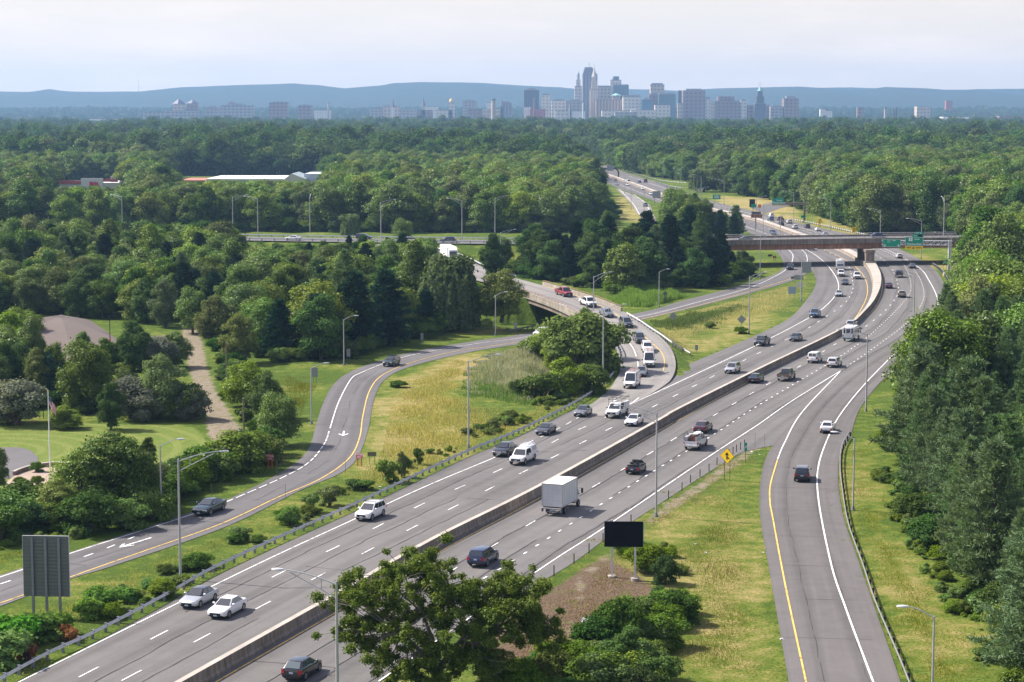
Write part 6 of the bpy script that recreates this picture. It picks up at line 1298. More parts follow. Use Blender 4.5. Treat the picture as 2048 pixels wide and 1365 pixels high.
# --- single trees one can point to
L_ = [
 ('willow_a', 897, 662, 502, 'drooping willow in front of the flyover bridge', 1.0), ('bright_a', 1003, 642, 545, 'bright green tree right of the willow at the bridge abutment', 1.05), ('tall_a', 832, 655, 490, 'tall upright tree just left of the drooping willow', .85),
 ('spruce_a', 560, 716, 600, 'broad dark conifer left of the short lamp at the exit ramp bend', 1.25), ('spruce_b', 635, 712, 588, 'dark conifer at the edge of the wood behind the exit ramp bend', 1.3), ('spruce_a', 712, 700, 545, 'tall dark conifer left of the tall upright tree', 1.2), ('spruce_b', 775, 690, 540, 'dark conifer standing next to the willow group', 1.2), ('pine_c', 690, 655, 500, 'blue-green pine rising over the dark conifers', 1.1), ('spruce_a', 610, 660, 560, 'dark conifer behind the front row left of the exit ramp', 1.2),
 ('olive_a', 478, 728, 635, 'grey-green rounded tree at the end of the old gravel road', 1.05), ('olive_a', 430, 690, 598, 'grey-green tree left of the dark conifers', 1.1), ('round_b', 385, 668, 580, 'feathery tree behind the old gravel road', 1.0), ('olive_a', 330, 655, 565, 'tall grey-green tree right of the brown roof', .9), ('tall_a', 290, 648, 560, 'tall tree behind the right end of the brown roof', .9),
 ('bright_a', 492, 815, 728, 'bright green round tree right of the gravel road', 1.2), ('olive_a', 533, 838, 748, 'olive tree between the bright tree and the exit ramp', .95), ('round_a', 556, 892, 790, 'round leafy tree beside the short lamp left of the exit ramp', 1.05),
 ('dark_a', 268, 742, 645, 'dark ivy-covered tree at the corner of the brown roof', .95), ('round_a', 170, 822, 688, 'big rounded tree left of the olive shrubs behind the lawn', .95), ('dark_a', 222, 860, 768, 'dark upright tree standing alone on the lawn', .80), ('bright_b', 133, 858, 814, 'low yellow-green spreading bush tree on the lawn beside the flagpole', 1.6),
 ('olive_a', 322, 838, 718, 'tall olive tree at the back edge of the lawn', 1.05), ('grey_shrub', 262, 838, 762, 'grey-green shrub thicket between dark tree and olive tree', 1.2), ('grey_shrub', 300, 842, 780, 'silvery shrub at the middle back edge of the lawn', 1.0), ('darkshrub', 378, 840, 778, 'dark dense shrub at the right back corner of the lawn', 1.0), ('grey_shrub', 385, 842, 785, 'silver-leaved shrub by the gravel road at the lawn corner', .9), ('olive_a', 350, 735, 668, 'olive shrub tree where the gravel road leaves the clearing', 1.3), ('grey_shrub', 320, 738, 680, 'silvery shrub at the bend of the gravel road', 1.1),
 ('tall_a', 63, 758, 640, 'leafy tree in front of the left part of the brown roof', .8), ('round_b', 110, 762, 690, 'small tree against the brown roof', .9), ('bright_b', 165, 730, 668, 'bright sapling tree under the brown roof edge', .8), ('bright_b', 205, 742, 680, 'bright tree touching the right edge of the brown roof', .9), ('locust_a', 78, 800, 700, 'thin pale tree beside the dark cypress columns', .7), ('dark_a', 15, 792, 690, 'dark tree at the left edge behind the lawn', .9), ('grey_shrub', 30, 850, 770, 'blue-grey shrub at the left edge of the lawn', 1.3), ('round_a', 8, 752, 655, 'tree at the left edge in front of the skylight roof', .9),
 ('locust_a', 158, 1035, 905, 'light green tree at the left of the clump in front of the lawn', 1.15), ('round_a', 232, 1032, 875, 'tallest dark green tree of the clump in front of the lawn', 1.1), ('broad_x', 285, 1020, 905, 'round tree at the right of the clump in front of the lawn', 1.0), ('locust_a', 120, 1050, 960, 'low light tree at the lower left of the clump', 1.2), ('dark_a', 296, 940, 877, 'small slim dark tree on the lawn beside the short lamp', .75), ('round_b', -8, 985, 895, 'leafy tree at the left edge beside the drive', .75),
 ('willow_b', 700, 478, 428, 'pale yellow-green willow behind the crossing highway', .8), ('round_a', 806, 503, 440, 'round green tree in front of the crossing highway', .9), ('dark_a', 985, 558, 470, 'dark tree beside the tall lamp at the far flyover end', .75), ('round_a', 1002, 535, 474, 'small round tree on the grass slope below the crossing highway', .9),
 ('dark_a', 1065, 545, 452, 'dense dark tree right of the grass slope', 1.0), ('spruce_a', 1130, 555, 470, 'dark conifer group tree behind the flyover parapet', 1.1), ('dark_a', 1180, 562, 468, 'dark round tree behind the tall lamp on the flyover', 1.0), ('round_b', 1215, 470, 425, 'rounded yellow-green tree beyond the crossing highway', 1.0), ('spruce_b', 1290, 545, 445, 'tall pine with horizontal layers right of the flyover', 1.2), ('pine_b', 1250, 560, 465, 'blue-green pine near the reeds right of the flyover', 1.1), ('spruce_a', 1340, 545, 430, 'dark layered pine left of the overpass', 1.2), ('pine_c', 1400, 538, 425, 'tall pine nearest the left end of the overpass', 1.1), ('spruce_b', 1398, 535, 462, 'dark conifer hiding the left end of the overpass', 1.15), ('shrub_a', 1410, 560, 520, 'light green shrub bank at the left end of the overpass', 1.8), ('shrub_a', 1450, 562, 530, 'light green round shrub below the left end of the overpass', 1.6), ('darkshrub', 1488, 552, 528, 'dark shrub nearest the exit ramp at the overpass', 1.3), ('shrub_b', 1370, 556, 528, 'pale shrub at the left of the shrub bank by the overpass', 1.5),
 ('round_a', 1350, 470, 381, 'bushy green tree in front of the far highway, left of the message board', 1.0), ('round_b', 1410, 470, 403, 'light green tree beside the far barrier beyond the overpass', .9), ('pine_b', 1470, 472, 412, 'pine with one long branch beside the far barrier', 1.1), ('spruce_b', 1440, 475, 420, 'dark conifer between the light tree and the far barrier', 1.0), ('willow_b', 1407, 384, 338, 'round willow beside the far bend of the highway', 1.3), ('dark_a', 1190, 392, 318, 'dark tree at the inside of the far bend', .8), ('spruce_a', 1205, 412, 350, 'dark pine at the left edge of the far southbound lanes', .9),
 ('shrub_a', 1168, 745, 640, 'large leafy shrub on top of the bank inside the ramp curve', 1.0), ('broad_x', 1140, 735, 640, 'bushy tree inside the curve of the flyover ramp', .75), ('tall_a', 1172, 728, 622, 'tallest bushy tree inside the curve of the flyover ramp', .85), ('dark_a', 1203, 728, 645, 'bushy tree beside the guardrail inside the ramp curve', 1.0), ('locust_a', 1108, 742, 680, 'rounded tree at the left of the bush group inside the ramp curve', 1.0), ('bright_b', 1130, 790, 720, 'light bush in front of the trees inside the ramp curve', 1.2), ('shrub_a', 1180, 785, 735, 'low light shrub at the right foot of the bush group', 1.2), ('shrub_b', 1085, 800, 745, 'dark green shrub at the edge of the grey reeds', 1.2), ('darkshrub', 1035, 795, 765, 'small dark shrub in front of the grey reeds', .9), ('bright_b', 1085, 720, 660, 'yellow-green bush behind the grey reeds', 1.0), ('shrub_b', 1060, 720, 680, 'shrub between the reeds and the exit ramp', 1.2),
 ('shrub_b', 776, 965, 918, 'dark leafy shrub right of the wrong way sign', .85), ('olive_a', 803, 955, 906, 'slim shrub tree next to the dark leafy shrub', .6), ('shrub_b', 836, 930, 896, 'small upright sapling behind the guardrail', .5),
 ('shrub_b', 622, 1025, 985, 'upright shrub behind the guardrail, left of a pair', .7), ('shrub_b', 660, 1012, 970, 'upright shrub behind the guardrail, right of a pair', .9), ('shrub_a', 580, 1050, 1018, 'low shrub behind the guardrail above the white suv', 1.1), ('shrub_a', 1482, 668, 655, 'small bush at the foot of the diamond sign', 1.4), ('shrub_a', 1420, 657, 645, 'small round bush in the grass by the reeds', 1.4), ('shrub_a', 796, 775, 763, 'low green tuft bush in the dry meadow', 2.0),
 ('sumac', 205, 1222, 1178, 'dark fern-leaved sumac clump behind the guardrail', 1.2), ('sumac', 180, 1235, 1200, 'low sumac clump left of the dark fern-leaved one', 1.2), ('sumac', 250, 1205, 1178, 'spreading sumac clump below the near tall lamp', 1.0), ('sumac', 300, 1180, 1160, 'low trailing sumac beside the near tall lamp', 1.2),
 ('sumac', 28, 1290, 1235, 'bright green sumac thicket at the lower left edge', 1.3), ('sumac', 70, 1280, 1232, 'bright green sumac thicket under the ribbed sign', 1.2), ('sumac', 105, 1275, 1230, 'green sumac right of the ribbed sign posts', 1.1), ('sumac', 10, 1330, 1270, 'green sumac at the bottom left corner', 1.2), ('red_bush', 137, 1282, 1250, 'orange-red sumac bush right of the ribbed sign', .9), ('red_bush', 50, 1320, 1280, 'orange-leaved bush at the bottom left guardrail', .8), ('red_bush', 8, 1325, 1300, 'yellow-orange bush at the bottom left corner', .8),
 ('shrub_a', 1300, 1142, 1096, 'yellow-green vine mound right of the black sign board', 1.3), ('shrub_a', 1258, 1112, 1082, 'yellow-green vine mound behind the black sign board posts', 1.4), ('darkshrub', 1330, 1170, 1120, 'green bush on the slope right of the black sign board', .8),
 ('darkshrub', 1318, 1210, 1178, 'dark round bush at the end of the shrub row on the mulch slope', .9), ('shrub_b', 1280, 1255, 1195, 'leafy bush in the shrub row beside the mulch slope', 1.0), ('darkshrub', 1240, 1300, 1212, 'tall dark bush in the shrub row beside the mulch slope', .9), ('shrub_b', 1300, 1300, 1240, 'rounded bush facing the ramp in the shrub row', 1.0), ('dark_a', 1255, 1360, 1260, 'dark bush tree at the bottom of the shrub row', 1.3), ('shrub_a', 1160, 1350, 1292, 'light bush at the bottom edge right of the oak', 1.1), ('shrub_a', 1100, 1375, 1310, 'light bush at the bottom edge under the oak', 1.1), ('locust_a', 985, 1400, 1285, 'light green young tree under the foreground oak', 1.0), ('shrub_b', 1200, 1385, 1310, 'bush at the bottom edge below the shrub row', 1.2), ('shrub_a', 1040, 1395, 1330, 'low bush at the bottom edge beside the oak trunk', 1.2), ('shrub_b', 1290, 1370, 1310, 'bush at the bottom edge nearest the mown grass', 1.0),
 ('round_a', 1880, 850, 630, 'big round-crowned broadleaf tree leaning over the entrance lanes', 1.0), ('round_b', 1950, 840, 640, 'broadleaf tree right of the big round-crowned one', 1.1), ('bright_a', 1990, 700, 520, 'bright green tree right of the overpass end', 1.0), ('olive_a', 1955, 690, 535, 'grey-green tree below the right end of the overpass', 1.0), ('olive_a', 2000, 640, 440, 'tall grey-leaved tree at the right edge above the overpass', .9), ('dark_a', 1985, 600, 420, 'dark broad tree right of the overpass', 1.1), ('bright_b', 1922, 640, 580, 'light bush where the right verge meets the trees', 1.2),
]
broad('sumac', 40, 2.6, 2.2, .30, 22, 120, LM['sumac'], base=.0, lobe=(.2, .4), squash=.5, low=-.05)
broad('broad_x', 41, 10.5, 4.6, 0.22, 50, 399, LM['broad'], base=.10, lobe=(.22, .40))
for k, px, py, top, lab, w in L_: put(k, px, py, top, lab, w, 'sumac thicket' if k == 'sumac' else None)
for k, (px, py) in enumerate(((93, 798), (101, 800), (125, 788), (258, 718), (266, 720))): put('column', px, py, 0, ['tall dark cypress column, left of a touching pair', 'tall dark cypress column, right of a touching pair', 'short dark cypress column behind the round tree', 'small dark cypress column by the gravel clearing, left one', 'small dark cypress column by the gravel clearing, right one'][k], 1.0, None, 'tree', (7.2, 7.0, 5.0, 4.2, 4.2)[k])
# hedge along the exit ramp
for k in range(15):
    t = k/14; px = 322+t*215; py = 995-t*78+5*math.sin(k*2.1); put(('shrub_b', 'shrub_a', 'darkshrub')[k % 3], px, py, 0, 'leafy shrub in the unbroken hedgerow left of the exit ramp', 1.15, 'hedgerow shrubs', 'shrub', random.uniform(3.0, 4.6))
for k, (px, py) in enumerate(((20, 1052), (58, 1066), (95, 1058), (5, 1085), (45, 1040), (335, 1000), (300, 1040), (180, 1066), (250, 1058))): put(('shrub_b', 'darkshrub', 'shrub_a')[k % 3], px, py, 0, 'dense shrub in the thicket along the verge left of the exit ramp', 1.2, 'thicket shrubs', 'shrub', random.uniform(2.6, 4.2))
# --- the foreground oak
def oak():
    rng = np.random.default_rng(99); p0 = P(872, 1408); Y = p0[1]; root = empty('oak_tree', p0); tag(root, 'large foreground oak with visible limbs in front of the northbound lanes', 'tree')
    tips = [(700, 1195, -1), (668, 1250, 0), (720, 1270, 1), (745, 1140, 0), (790, 1120, 1), (845, 1105, 0), (880, 1122, -1), (925, 1130, 1), (772, 1190, -2), (830, 1170, -2), (900, 1180, -2), (950, 1160, 1), (1010, 1150, 0), (1055, 1150, 1), (1090, 1165, 0), (1040, 1200, -2), (985, 1210, -2), (1090, 1225, 0), (1105, 1250, 1), (1060, 1262, -2), (1000, 1265, -3), (930, 1235, -3), (860, 1240, -3), (790, 1250, -3), (755, 1310, -2), (820, 1310, -3), (800, 1345, -2), (900, 1300, -3), (960, 1310, -2), (700, 1225, 2), (840, 1140, 3), (960, 1190, 3), (1020, 1230, 3), (740, 1230, 2), (890, 1150, 3), (870, 1340, -2), (690, 1150, 1), (730, 1175, -1), (815, 1215, 1), (940, 1275, 1), (1075, 1195, 2), (760, 1160, 2), (850, 1280, 2), (1110, 1245, -1), (1020, 1175, -1), (675, 1190, 1)]
    m = MB(); base = np.array((0, 0, -.5)); fork = np.array((.1, 0, 2.6)); m.tube([base, (0.05, 0, 1.2), fork], [.42, .34, .30], 10)
    mains = [np.array(q) for q in ((-2.6, .3, 5.6), (-.9, -.6, 7.2), (.6, .5, 7.6), (2.6, -.5, 6.0), (4.4, .6, 5.6))]
    for q in mains: m.tube([fork, (fork*.5+q*.5)+rng.normal(0, .2, 3), q], [.24, .17, .11], 8)
    P_, N_ = [], []; cl = []
    for px, py, dy in tips:
        px = 872+(px-872)*.87; py = 1108+(py-1095)*.98
        if 905 < px < 1005 and py < 1188: py = 1188+(py-1140)*.15
        q = PD(px, py, Y+dy)-p0; a = min(mains, key=lambda s: np.linalg.norm(s-q)+.6*max(0, s[2]-q[2])); mid = a*.5+q*.5+rng.normal(0, .25, 3)+np.array((0, 0, -.3)); m.tube([a, mid, q], [.10, .065, .03], 6)
        for k in range(12):
            d = rng.normal(size=3)*np.array((.92, .95, .55)); e = q+d; m.tube([mid*.35+q*.65, (q+e)/2, e], [.035, .025, .012], 4); cl.append((e, rng.uniform(.28, .60)))
    for px, py in ((652, 1262), (664, 1240), (690, 1278), (700, 1300)):
        q = PD(px, py, Y)-p0; m.tube([mains[0], mains[0]*.5+q*.5, q], [.06, .04, .015], 5)
    obj('trunk', m.me('trunk', M_BARKG, angle=60), root)
    for c, r in cl:
        n = int(340*(r/.5)**2); d = unit(rng.normal(size=(n, 3))); P_.append(c+d*r*rng.random((n, 1))**.33*(1+.25*rng.normal(size=(n, 1)))*np.array((1, 1, .8))); N_.append(unit(d*.5+rng.normal(size=(n, 3))*.5+np.array((0, 0, .55))))
    P_ = np.vstack(P_); N_ = np.vstack(N_); V = cards(P_, N_, .16, rng, .6); obj('crown', build_leaves('crown', V, LM['oak']), root)
oak()
# --- woods: every tree placed on the ground, the largest 300 in view are single objects
cand = []
def wood(pxpoly, spacing, hrange, kinds, label, ymax=1e9, world=None):
    q = poly(pxpoly) if world is None else np.array(world); lo, hi = q.min(0), q.max(0); n = int((hi[0]-lo[0])*(hi[1]-lo[1])/spacing**2*6); X = RNG.uniform(lo[0], hi[0], n); Y = RNG.uniform(lo[1], hi[1], n); ok = inside(X, Y, q); X, Y = X[ok], Y[ok]
    names = list(kinds); w = np.array([kinds[k] for k in names], float); w /= w.sum(); cell = {}; 
    for x, y, r in PLACED: cell.setdefault((int(x//spacing), int(y//spacing)), []).append((x, y, max(0, r*.45)))
    ex = seg_dist(X, Y, A_left[::5]), seg_dist(X, Y, B_right[::5]), seg_dist(X, Y, EFs[::3]), seg_dist(X, Y, Cd[::2]), seg_dist(X, Y, Gd)
    free = (ex[0] > 4.5) & (ex[1] > 5) & (ex[2] > 9) & (ex[3] > 10.5) & (ex[4] > 13)
    for x, y in zip(X[free], Y[free]):
        c = (int(x//spacing), int(y//spacing)); bad = False
        for i in (-1, 0, 1):
            for j in (-1, 0, 1):
                for u in cell.get((c[0]+i, c[1]+j), ()):
                    if (u[0]-x)**2+(u[1]-y)**2 < max(spacing, u[2])**2*.8: bad = True
        if bad: continue
        cell.setdefault(c, []).append((x, y, 0)); k = names[int(RNG.choice(len(names), p=w))]; h = RNG.uniform(*hrange)
        if 'shrub' in k: h *= .4
        cand.append([x, y, h, k, label])
BL = dict(round_a=3, round_b=3, tall_a=2, dark_a=2, bright_a=1.5, olive_a=1.2, broad_x=2, spread_a=1)
wood([(-250, 536), (850, 536), (905, 585), (935, 640), (900, 662), (838, 678), (715, 712), (640, 722), (540, 722), (490, 690), (430, 650), (330, 640), (240, 622), (100, 612), (-250, 608)], 7.2, (8, 13), dict(dark_a=2.5, spruce_a=1.6, spruce_b=1, round_a=2, broad_x=2, tall_a=1, olive_a=1.2, pine_a=1, bright_a=.6), 'in the wood between crossing highway and exit ramp')
wood([(-200, 700), (40, 705), (60, 770), (100, 800), (40, 830), (-200, 845)], 6.5, (6.5, 9.5), dict(dark_a=1, round_a=2, olive_a=1.5, grey_shrub=1, bright_b=1), 'in the overgrown lot left of the lawn')
wood([(-200, 612), (60, 616), (240, 628), (300, 640), (260, 655), (230, 640), (60, 632), (-200, 640)], 6, (8, 11), dict(round_a=2, dark_a=1.5, olive_a=1, bright_a=.7), 'behind the brown roofed building')
wood([(930, 552), (1040, 545), (1440, 538), (1482, 540), (1500, 555), (1440, 572), (1330, 582), (1240, 592), (1150, 572), (1050, 555)], 7.2, (9, 15), dict(spruce_a=2, spruce_b=1.5, dark_a=2, round_b=1, pine_b=1.5), 'in the dark grove between flyover and overpass')
wood([(1885, 735), (1830, 830), (1812, 900), (1825, 985), (1868, 1090), (1948, 1190), (2022, 1300), (2085, 1440), (2420, 1440), (2300, 800), (2050, 720), (1900, 735)], 5.3, (8, 15), dict(pine_a=3, pine_b=2.5, pine_c=2.4, bright_a=.25, round_b=.3), 'in the pine stand right of the entrance ramp')
wood([(1965, 580), (1990, 530), (1990, 505), (2500, 505), (2500, 740), (2050, 735), (1950, 735), (1940, 690)], 7.0, (11, 17), dict(olive_a=1.8, round_a=2, dark_a=.8, bright_a=2.5, tall_a=1), 'in the mixed wood right of the highway before the overpass')
wood([(1575, 408), (1640, 432), (1690, 452), (1740, 470), (1935, 478), (1945, 500), (2500, 500), (2600, 330), (1450, 330), (1425, 350), (1425, 380), (1480, 392)], 9, (15, 22), dict(round_a=2, tall_a=3, olive_a=1, dark_a=2.2, spread_a=1, bright_a=.7), 'in the tall wood right of the highway beyond the overpass')
wood([(-500, 462), (1030, 466), (1185, 462), (1198, 440), (1190, 410), (1172, 380), (1120, 352), (-500, 352)], 9.5, (13, 19), dict(round_a=2, tall_a=3, bright_a=2.2, bright_b=.8, dark_a=1.2, spread_a=1, olive_a=1), 'in the broad wood behind the crossing highway')
wood([(1290, 455), (1320, 430), (1400, 445), (1495, 470), (1480, 478), (1250, 474)], 7, (9, 14), dict(spruce_a=1.5, round_b=2, pine_b=1, dark_a=1), 'in the grove between crossing highway and far lanes')
wood([(1222, 327), (1262, 344), (1300, 353), (1345, 361), (1385, 364), (1425, 350), (1450, 328), (1250, 322)], 10, (13, 19), dict(round_a=2, dark_a=1.5, bright_a=1, tall_a=1), 'on the outer side of the far bend')
wood([(1192, 316), (1215, 328), (1256, 340), (1300, 350), (1420, 345), (1500, 330), (1500, 300), (1185, 300)], 10, (14, 20), dict(round_a=2, dark_a=2, bright_a=1, tall_a=1), 'beyond the far bend of the highway')
wood([(1080, 350), (1150, 354), (1190, 366), (1160, 345), (1115, 322), (1060, 320)], 10, (13, 18), dict(round_a=2, dark_a=1.5, bright_a=1), 'on the inner side of the far bend')
clear = [poly([(108, 395), (260, 395), (260, 366), (108, 366)]), poly([(330, 385), (660, 385), (670, 352), (330, 352)]), poly([(800, 330), (895, 330), (880, 306), (820, 306)]), poly([(455, 500), (1055, 505), (1055, 470), (455, 462)])]
vis = []
for c in cand:
    if any(inside(np.array([c[0]]), np.array([c[1]]), q)[0] for q in clear): continue
    u, v = proj(c[0], c[1], c[2]); lim = None
    for x0, x1, yt, yb in ((1215, 1345, 442, 1000), (1395, 1500, 425, 1000), (80, 275, 375, 1135), (325, 665, 364, 1230), (1185, 1216, 372, 1300), (1448, 1515, 503, 600), (480, 790, 490, 592), (828, 1045, 498, 592)):
        if x0 < u < x1 and c[1] < yb: lim = PD(u, yt+RNG.uniform(0, 14), c[1])[2]
    if u < 455 and 525 < c[1] < 590: c[2] = max(c[2], RNG.uniform(11.5, 15.5))
    if lim is not None and c[2] > lim:
        if lim < 2.2: continue
        c[2] = lim
    c.append(c[2]*F/c[1]); vis.append(c)
CZ = terrain(np.array([c[0] for c in vis]), np.array([c[1] for c in vis])); zi = {id(c): z for c, z in zip(vis, CZ)}
inv = [c for c in vis if -70 < proj(c[0], c[1], c[2])[0] < 2120 and proj(c[0], c[1], c[2])[1] < 1400]

NSING = 300-len([o for o in SC.objects if o.get('category') == 'tree'])
inv.sort(key=lambda c: -c[5]); single = inv[:NSING]; sid = {id(c) for c in single}; rest = [c for c in vis if id(c) not in sid]
KN = dict(round='round-crowned green tree', tall='tall narrow green tree', bright='light green tree', dark='dark green tree', olive='grey-green tree', spread='wide spreading tree', pine='blue-green pine', spruce='dark conifer', broad='lumpy-crowned green tree', grey='silvery shrub', locust='thin light tree')
for c in single:
    k = c[3]; tree(k, (c[0], c[1], zi[id(c)]), c[2], RNG.uniform(0, 6.28), KN[k.split('_')[0]]+' '+c[4], 'shrub' if 'shrub' in k else 'tree', 'trees '+c[4], RNG.uniform(.82, 1.25))
# far woods: one mass, instanced on points
def proto_far(name, seed, mat, Hh, Rr, nl, per, leaf, squash=.85): broad(name, seed, Hh, Rr, leaf, nl, per, mat, base=.05, lobe=(.34, .52), squash=squash)
proto_far('far_a', 51, LM['far'], 15, 6.5, 26, 120, .62); proto_far('far_b', 52, LM['dark'], 16, 6, 24, 120, .62); proto_far('far_c', 53, LM['far'], 13, 7.2, 28, 115, .65, .7); proto_far('far_d', 54, LM['farb'], 14, 6, 24, 120, .62); proto_far('far_e', 55, LM['olive'], 15, 5.6, 24, 120, .6)
PC_COL = bpy.data.collections.new('tree_kinds')
def mass(name, pts, kindidx, scales, kinds, label):
    idx = {k: i for i, k in enumerate(sorted(set(kinds)))}; col = bpy.data.collections.new(name+'_kinds')
    for k in sorted(idx):
        o = bpy.data.objects.new('%02d_%s' % (idx[k], k), None); tm, cm, h0, r0 = PROTO[k]; bm = bmesh.new(); bm.from_mesh(cm); n0 = len(bm.faces); bm.from_mesh(tm); bm.faces.ensure_lookup_table()
        for f in bm.faces[n0:]: f.material_index = 1
        me = bpy.data.meshes.new('proto'); bm.to_mesh(me); bm.free(); me.materials.append(cm.materials[0]); me.materials.append(tm.materials[0]); ob = bpy.data.objects.new('%02d_%s' % (idx[k], k), me); bpy.data.objects.remove(o); col.objects.link(ob)
    me = bpy.data.meshes.new(name); n = len(pts); me.vertices.add(n); me.vertices.foreach_set('co', np.asarray(pts, np.float32).ravel())
    a = me.attributes.new('kind', 'INT', 'POINT'); a.data.foreach_set('value', np.array([idx[k] for k in kinds], np.int32))
    a = me.attributes.new('size', 'FLOAT_VECTOR', 'POINT'); a.data.foreach_set('vector', np.asarray(scales, np.float32).ravel()); a = me.attributes.new('turn', 'FLOAT_VECTOR', 'POINT'); a.data.foreach_set('vector', np.stack([np.zeros(n), np.zeros(n), RNG.uniform(0, 6.28, n)], 1).astype(np.float32).ravel())
    o = obj(name, me); tag(o, label, None, None, 'stuff'); ng = bpy.data.node_groups.new(name, 'GeometryNodeTree'); ng.interface.new_socket('Geometry', in_out='INPUT', socket_type='NodeSocketGeometry'); ng.interface.new_socket('Geometry', in_out='OUTPUT', socket_type='NodeSocketGeometry')
    N = ng.nodes; gi = N.new('NodeGroupInput'); go = N.new('NodeGroupOutput'); mp = N.new('GeometryNodeMeshToPoints'); ip = N.new('GeometryNodeInstanceOnPoints'); ci = N.new('GeometryNodeCollectionInfo'); ci.inputs['Collection'].default_value = col; ci.inputs['Separate Children'].default_value = True; ci.inputs['Reset Children'].default_value = True
    def at(nm, ty): x = N.new('GeometryNodeInputNamedAttribute'); x.data_type = ty; x.inputs['Name'].default_value = nm; return x.outputs['Attribute']
    l = ng.links.new; l(gi.outputs[0], mp.inputs['Mesh']); l(mp.outputs[0], ip.inputs['Points']); l(ci.outputs[0], ip.inputs['Instance']); ip.inputs['Pick Instance'].default_value = True; l(at('kind', 'INT'), ip.inputs['Instance Index']); l(at('turn', 'FLOAT_VECTOR'), ip.inputs['Rotation']); l(at('size', 'FLOAT_VECTOR'), ip.inputs['Scale']); l(ip.outputs[0], go.inputs[0])
    md = o.modifiers.new('scatter', 'NODES'); md.node_group = ng; return o
pts, kd, scl = [], [], []
for c in rest: s = c[2]/PROTO[c[3]][2]; pts.append((c[0], c[1], zi[id(c)])); kd.append(c[3]); scl.append((s*1.1, s*1.1, s))
mass('distant_trees', pts, None, scl, kd, 'farther trees of the woods beyond the crossing highway')
def far_field(y0, y1, sp0, hr, name, label, xk=.30, dens=1.0):
    pts, kd, scl = [], [], []; y = y0
    while y < y1:
        sp = sp0*(1+(y-y0)/y0*.35); n = int(2*xk*y/sp)
        xs = (np.arange(n)-n/2)*sp+RNG.uniform(-.5, .5, n)*sp; yy = y+RNG.uniform(-.5, .5, n)*sp
        keep = RNG.random(n) < dens
        for x, q in zip(xs[keep], yy[keep]): pts.append((x, q, 0))
        y += sp*.9
    p = np.array(pts); 
    ok = np.ones(len(p), bool)
    ok &= (seg_dist(p[:, 0], p[:, 1], A_left[::4]) > 9) & (seg_dist(p[:, 0], p[:, 1], B_right[::4]) > 9) & (seg_dist(p[:, 0], p[:, 1], BAR[::4]) > 16)
    for q in clear: ok &= ~inside(p[:, 0], p[:, 1], q)
    p = p[ok]; p[:, 2] = terrain(p[:, 0], p[:, 1])-1.0; n = len(p); big = .5+.5*np.sin(p[:, 0]*.013+1.7*np.sin(p[:, 1]*.004))*np.sin(p[:, 1]*.006+.4)
    ks = np.array(['far_a', 'far_b', 'far_c', 'far_d', 'far_e']); kd = [str(q) for q in ks[RNG.choice(5, n, p=[.30, .22, .27, .12, .09])]]
    h = RNG.uniform(hr[0], hr[1], n)*(.8+.35*big)*RNG.choice([1, 1, 1, 1.25], n); s = h/14.5; w = RNG.uniform(.9, 1.35, n)
    mass(name, p, None, np.stack([s*w, s*w, s], 1), kd, label)
def undergrowth(pxpoly, sp, hr):
    q = poly(pxpoly); lo, hi = q.min(0), q.max(0); n = int((hi[0]-lo[0])*(hi[1]-lo[1])/sp**2); X = RNG.uniform(lo[0], hi[0], n); Y = RNG.uniform(lo[1], hi[1], n)
    ok = inside(X, Y, q) & (seg_dist(X, Y, A_left[::5]) > 4) & (seg_dist(X, Y, B_right[::5]) > 5) & (seg_dist(X, Y, EFs[::3]) > 8.5) & (seg_dist(X, Y, Cd[::2]) > 9) & (seg_dist(X, Y, Gd) > 11); ok &= ~inside(X, Y, RD_POLY)
    for g in Z_GRAV[:4]: ok &= ~inside(X, Y, g)
    X, Y = X[ok], Y[ok]; return X, Y, RNG.uniform(*hr, len(X))
UG = [undergrowth([(-250, 536), (850, 536), (905, 585), (935, 640), (900, 662), (838, 680), (715, 715), (640, 726), (540, 728), (490, 700), (430, 655), (330, 645), (240, 625), (100, 615), (-250, 612)], 3.6, (1.5, 3.6)), undergrowth([(930, 552), (1040, 545), (1440, 538), (1482, 540), (1500, 555), (1440, 574), (1330, 584), (1240, 594), (1150, 574), (1050, 555)], 4, (1.5, 3.5)), undergrowth([(1860, 740), (1800, 830), (1785, 900), (1790, 985), (1850, 1090), (1935, 1190), (2005, 1300), (2060, 1440), (2420, 1440), (2300, 800), (2050, 720), (1900, 735)], 3.2, (1.2, 2.8)),
      undergrowth([(1575, 408), (1640, 432), (1690, 452), (1740, 470), (1935, 478), (1945, 500), (2500, 500), (2600, 400), (1500, 385)], 5, (2, 5)), undergrowth([(-500, 462), (1030, 466), (1200, 462), (1232, 440), (1220, 420), (-500, 440)], 4.5, (2, 5)), undergrowth([(-200, 700), (40, 705), (60, 770), (100, 800), (40, 840), (-200, 845)], 3.6, (1.2, 3)), undergrowth([(1930, 600), (1965, 530), (1975, 505), (2300, 505), (2300, 740), (2050, 735), (1900, 720)], 4, (1.5, 4)), undergrowth([(430, 700), (500, 740), (545, 790), (585, 860), (570, 900), (520, 900), (480, 850), (440, 780)], 4, (1, 2.2)), undergrowth([(120, 700), (260, 700), (330, 745), (260, 765), (330, 830), (130, 830), (60, 790)], 3.8, (1, 2.4))]
X = np.concatenate([u[0] for u in UG]); Y = np.concatenate([u[1] for u in UG]); hh = np.concatenate([u[2] for u in UG]); uk = np.array(['shrub_a', 'shrub_b', 'darkshrub'])[RNG.choice(3, len(X), p=[.3, .4, .3])]
mass('undergrowth', np.stack([X, Y, terrain(X, Y)-.2], 1), None, np.stack([hh/2.6, hh/2.6, hh/3.2], 1), [str(k) for k in uk], 'leafy undergrowth closing the gaps beneath the woods')
W_Y0 = PL([(0, 350)])[0][1]
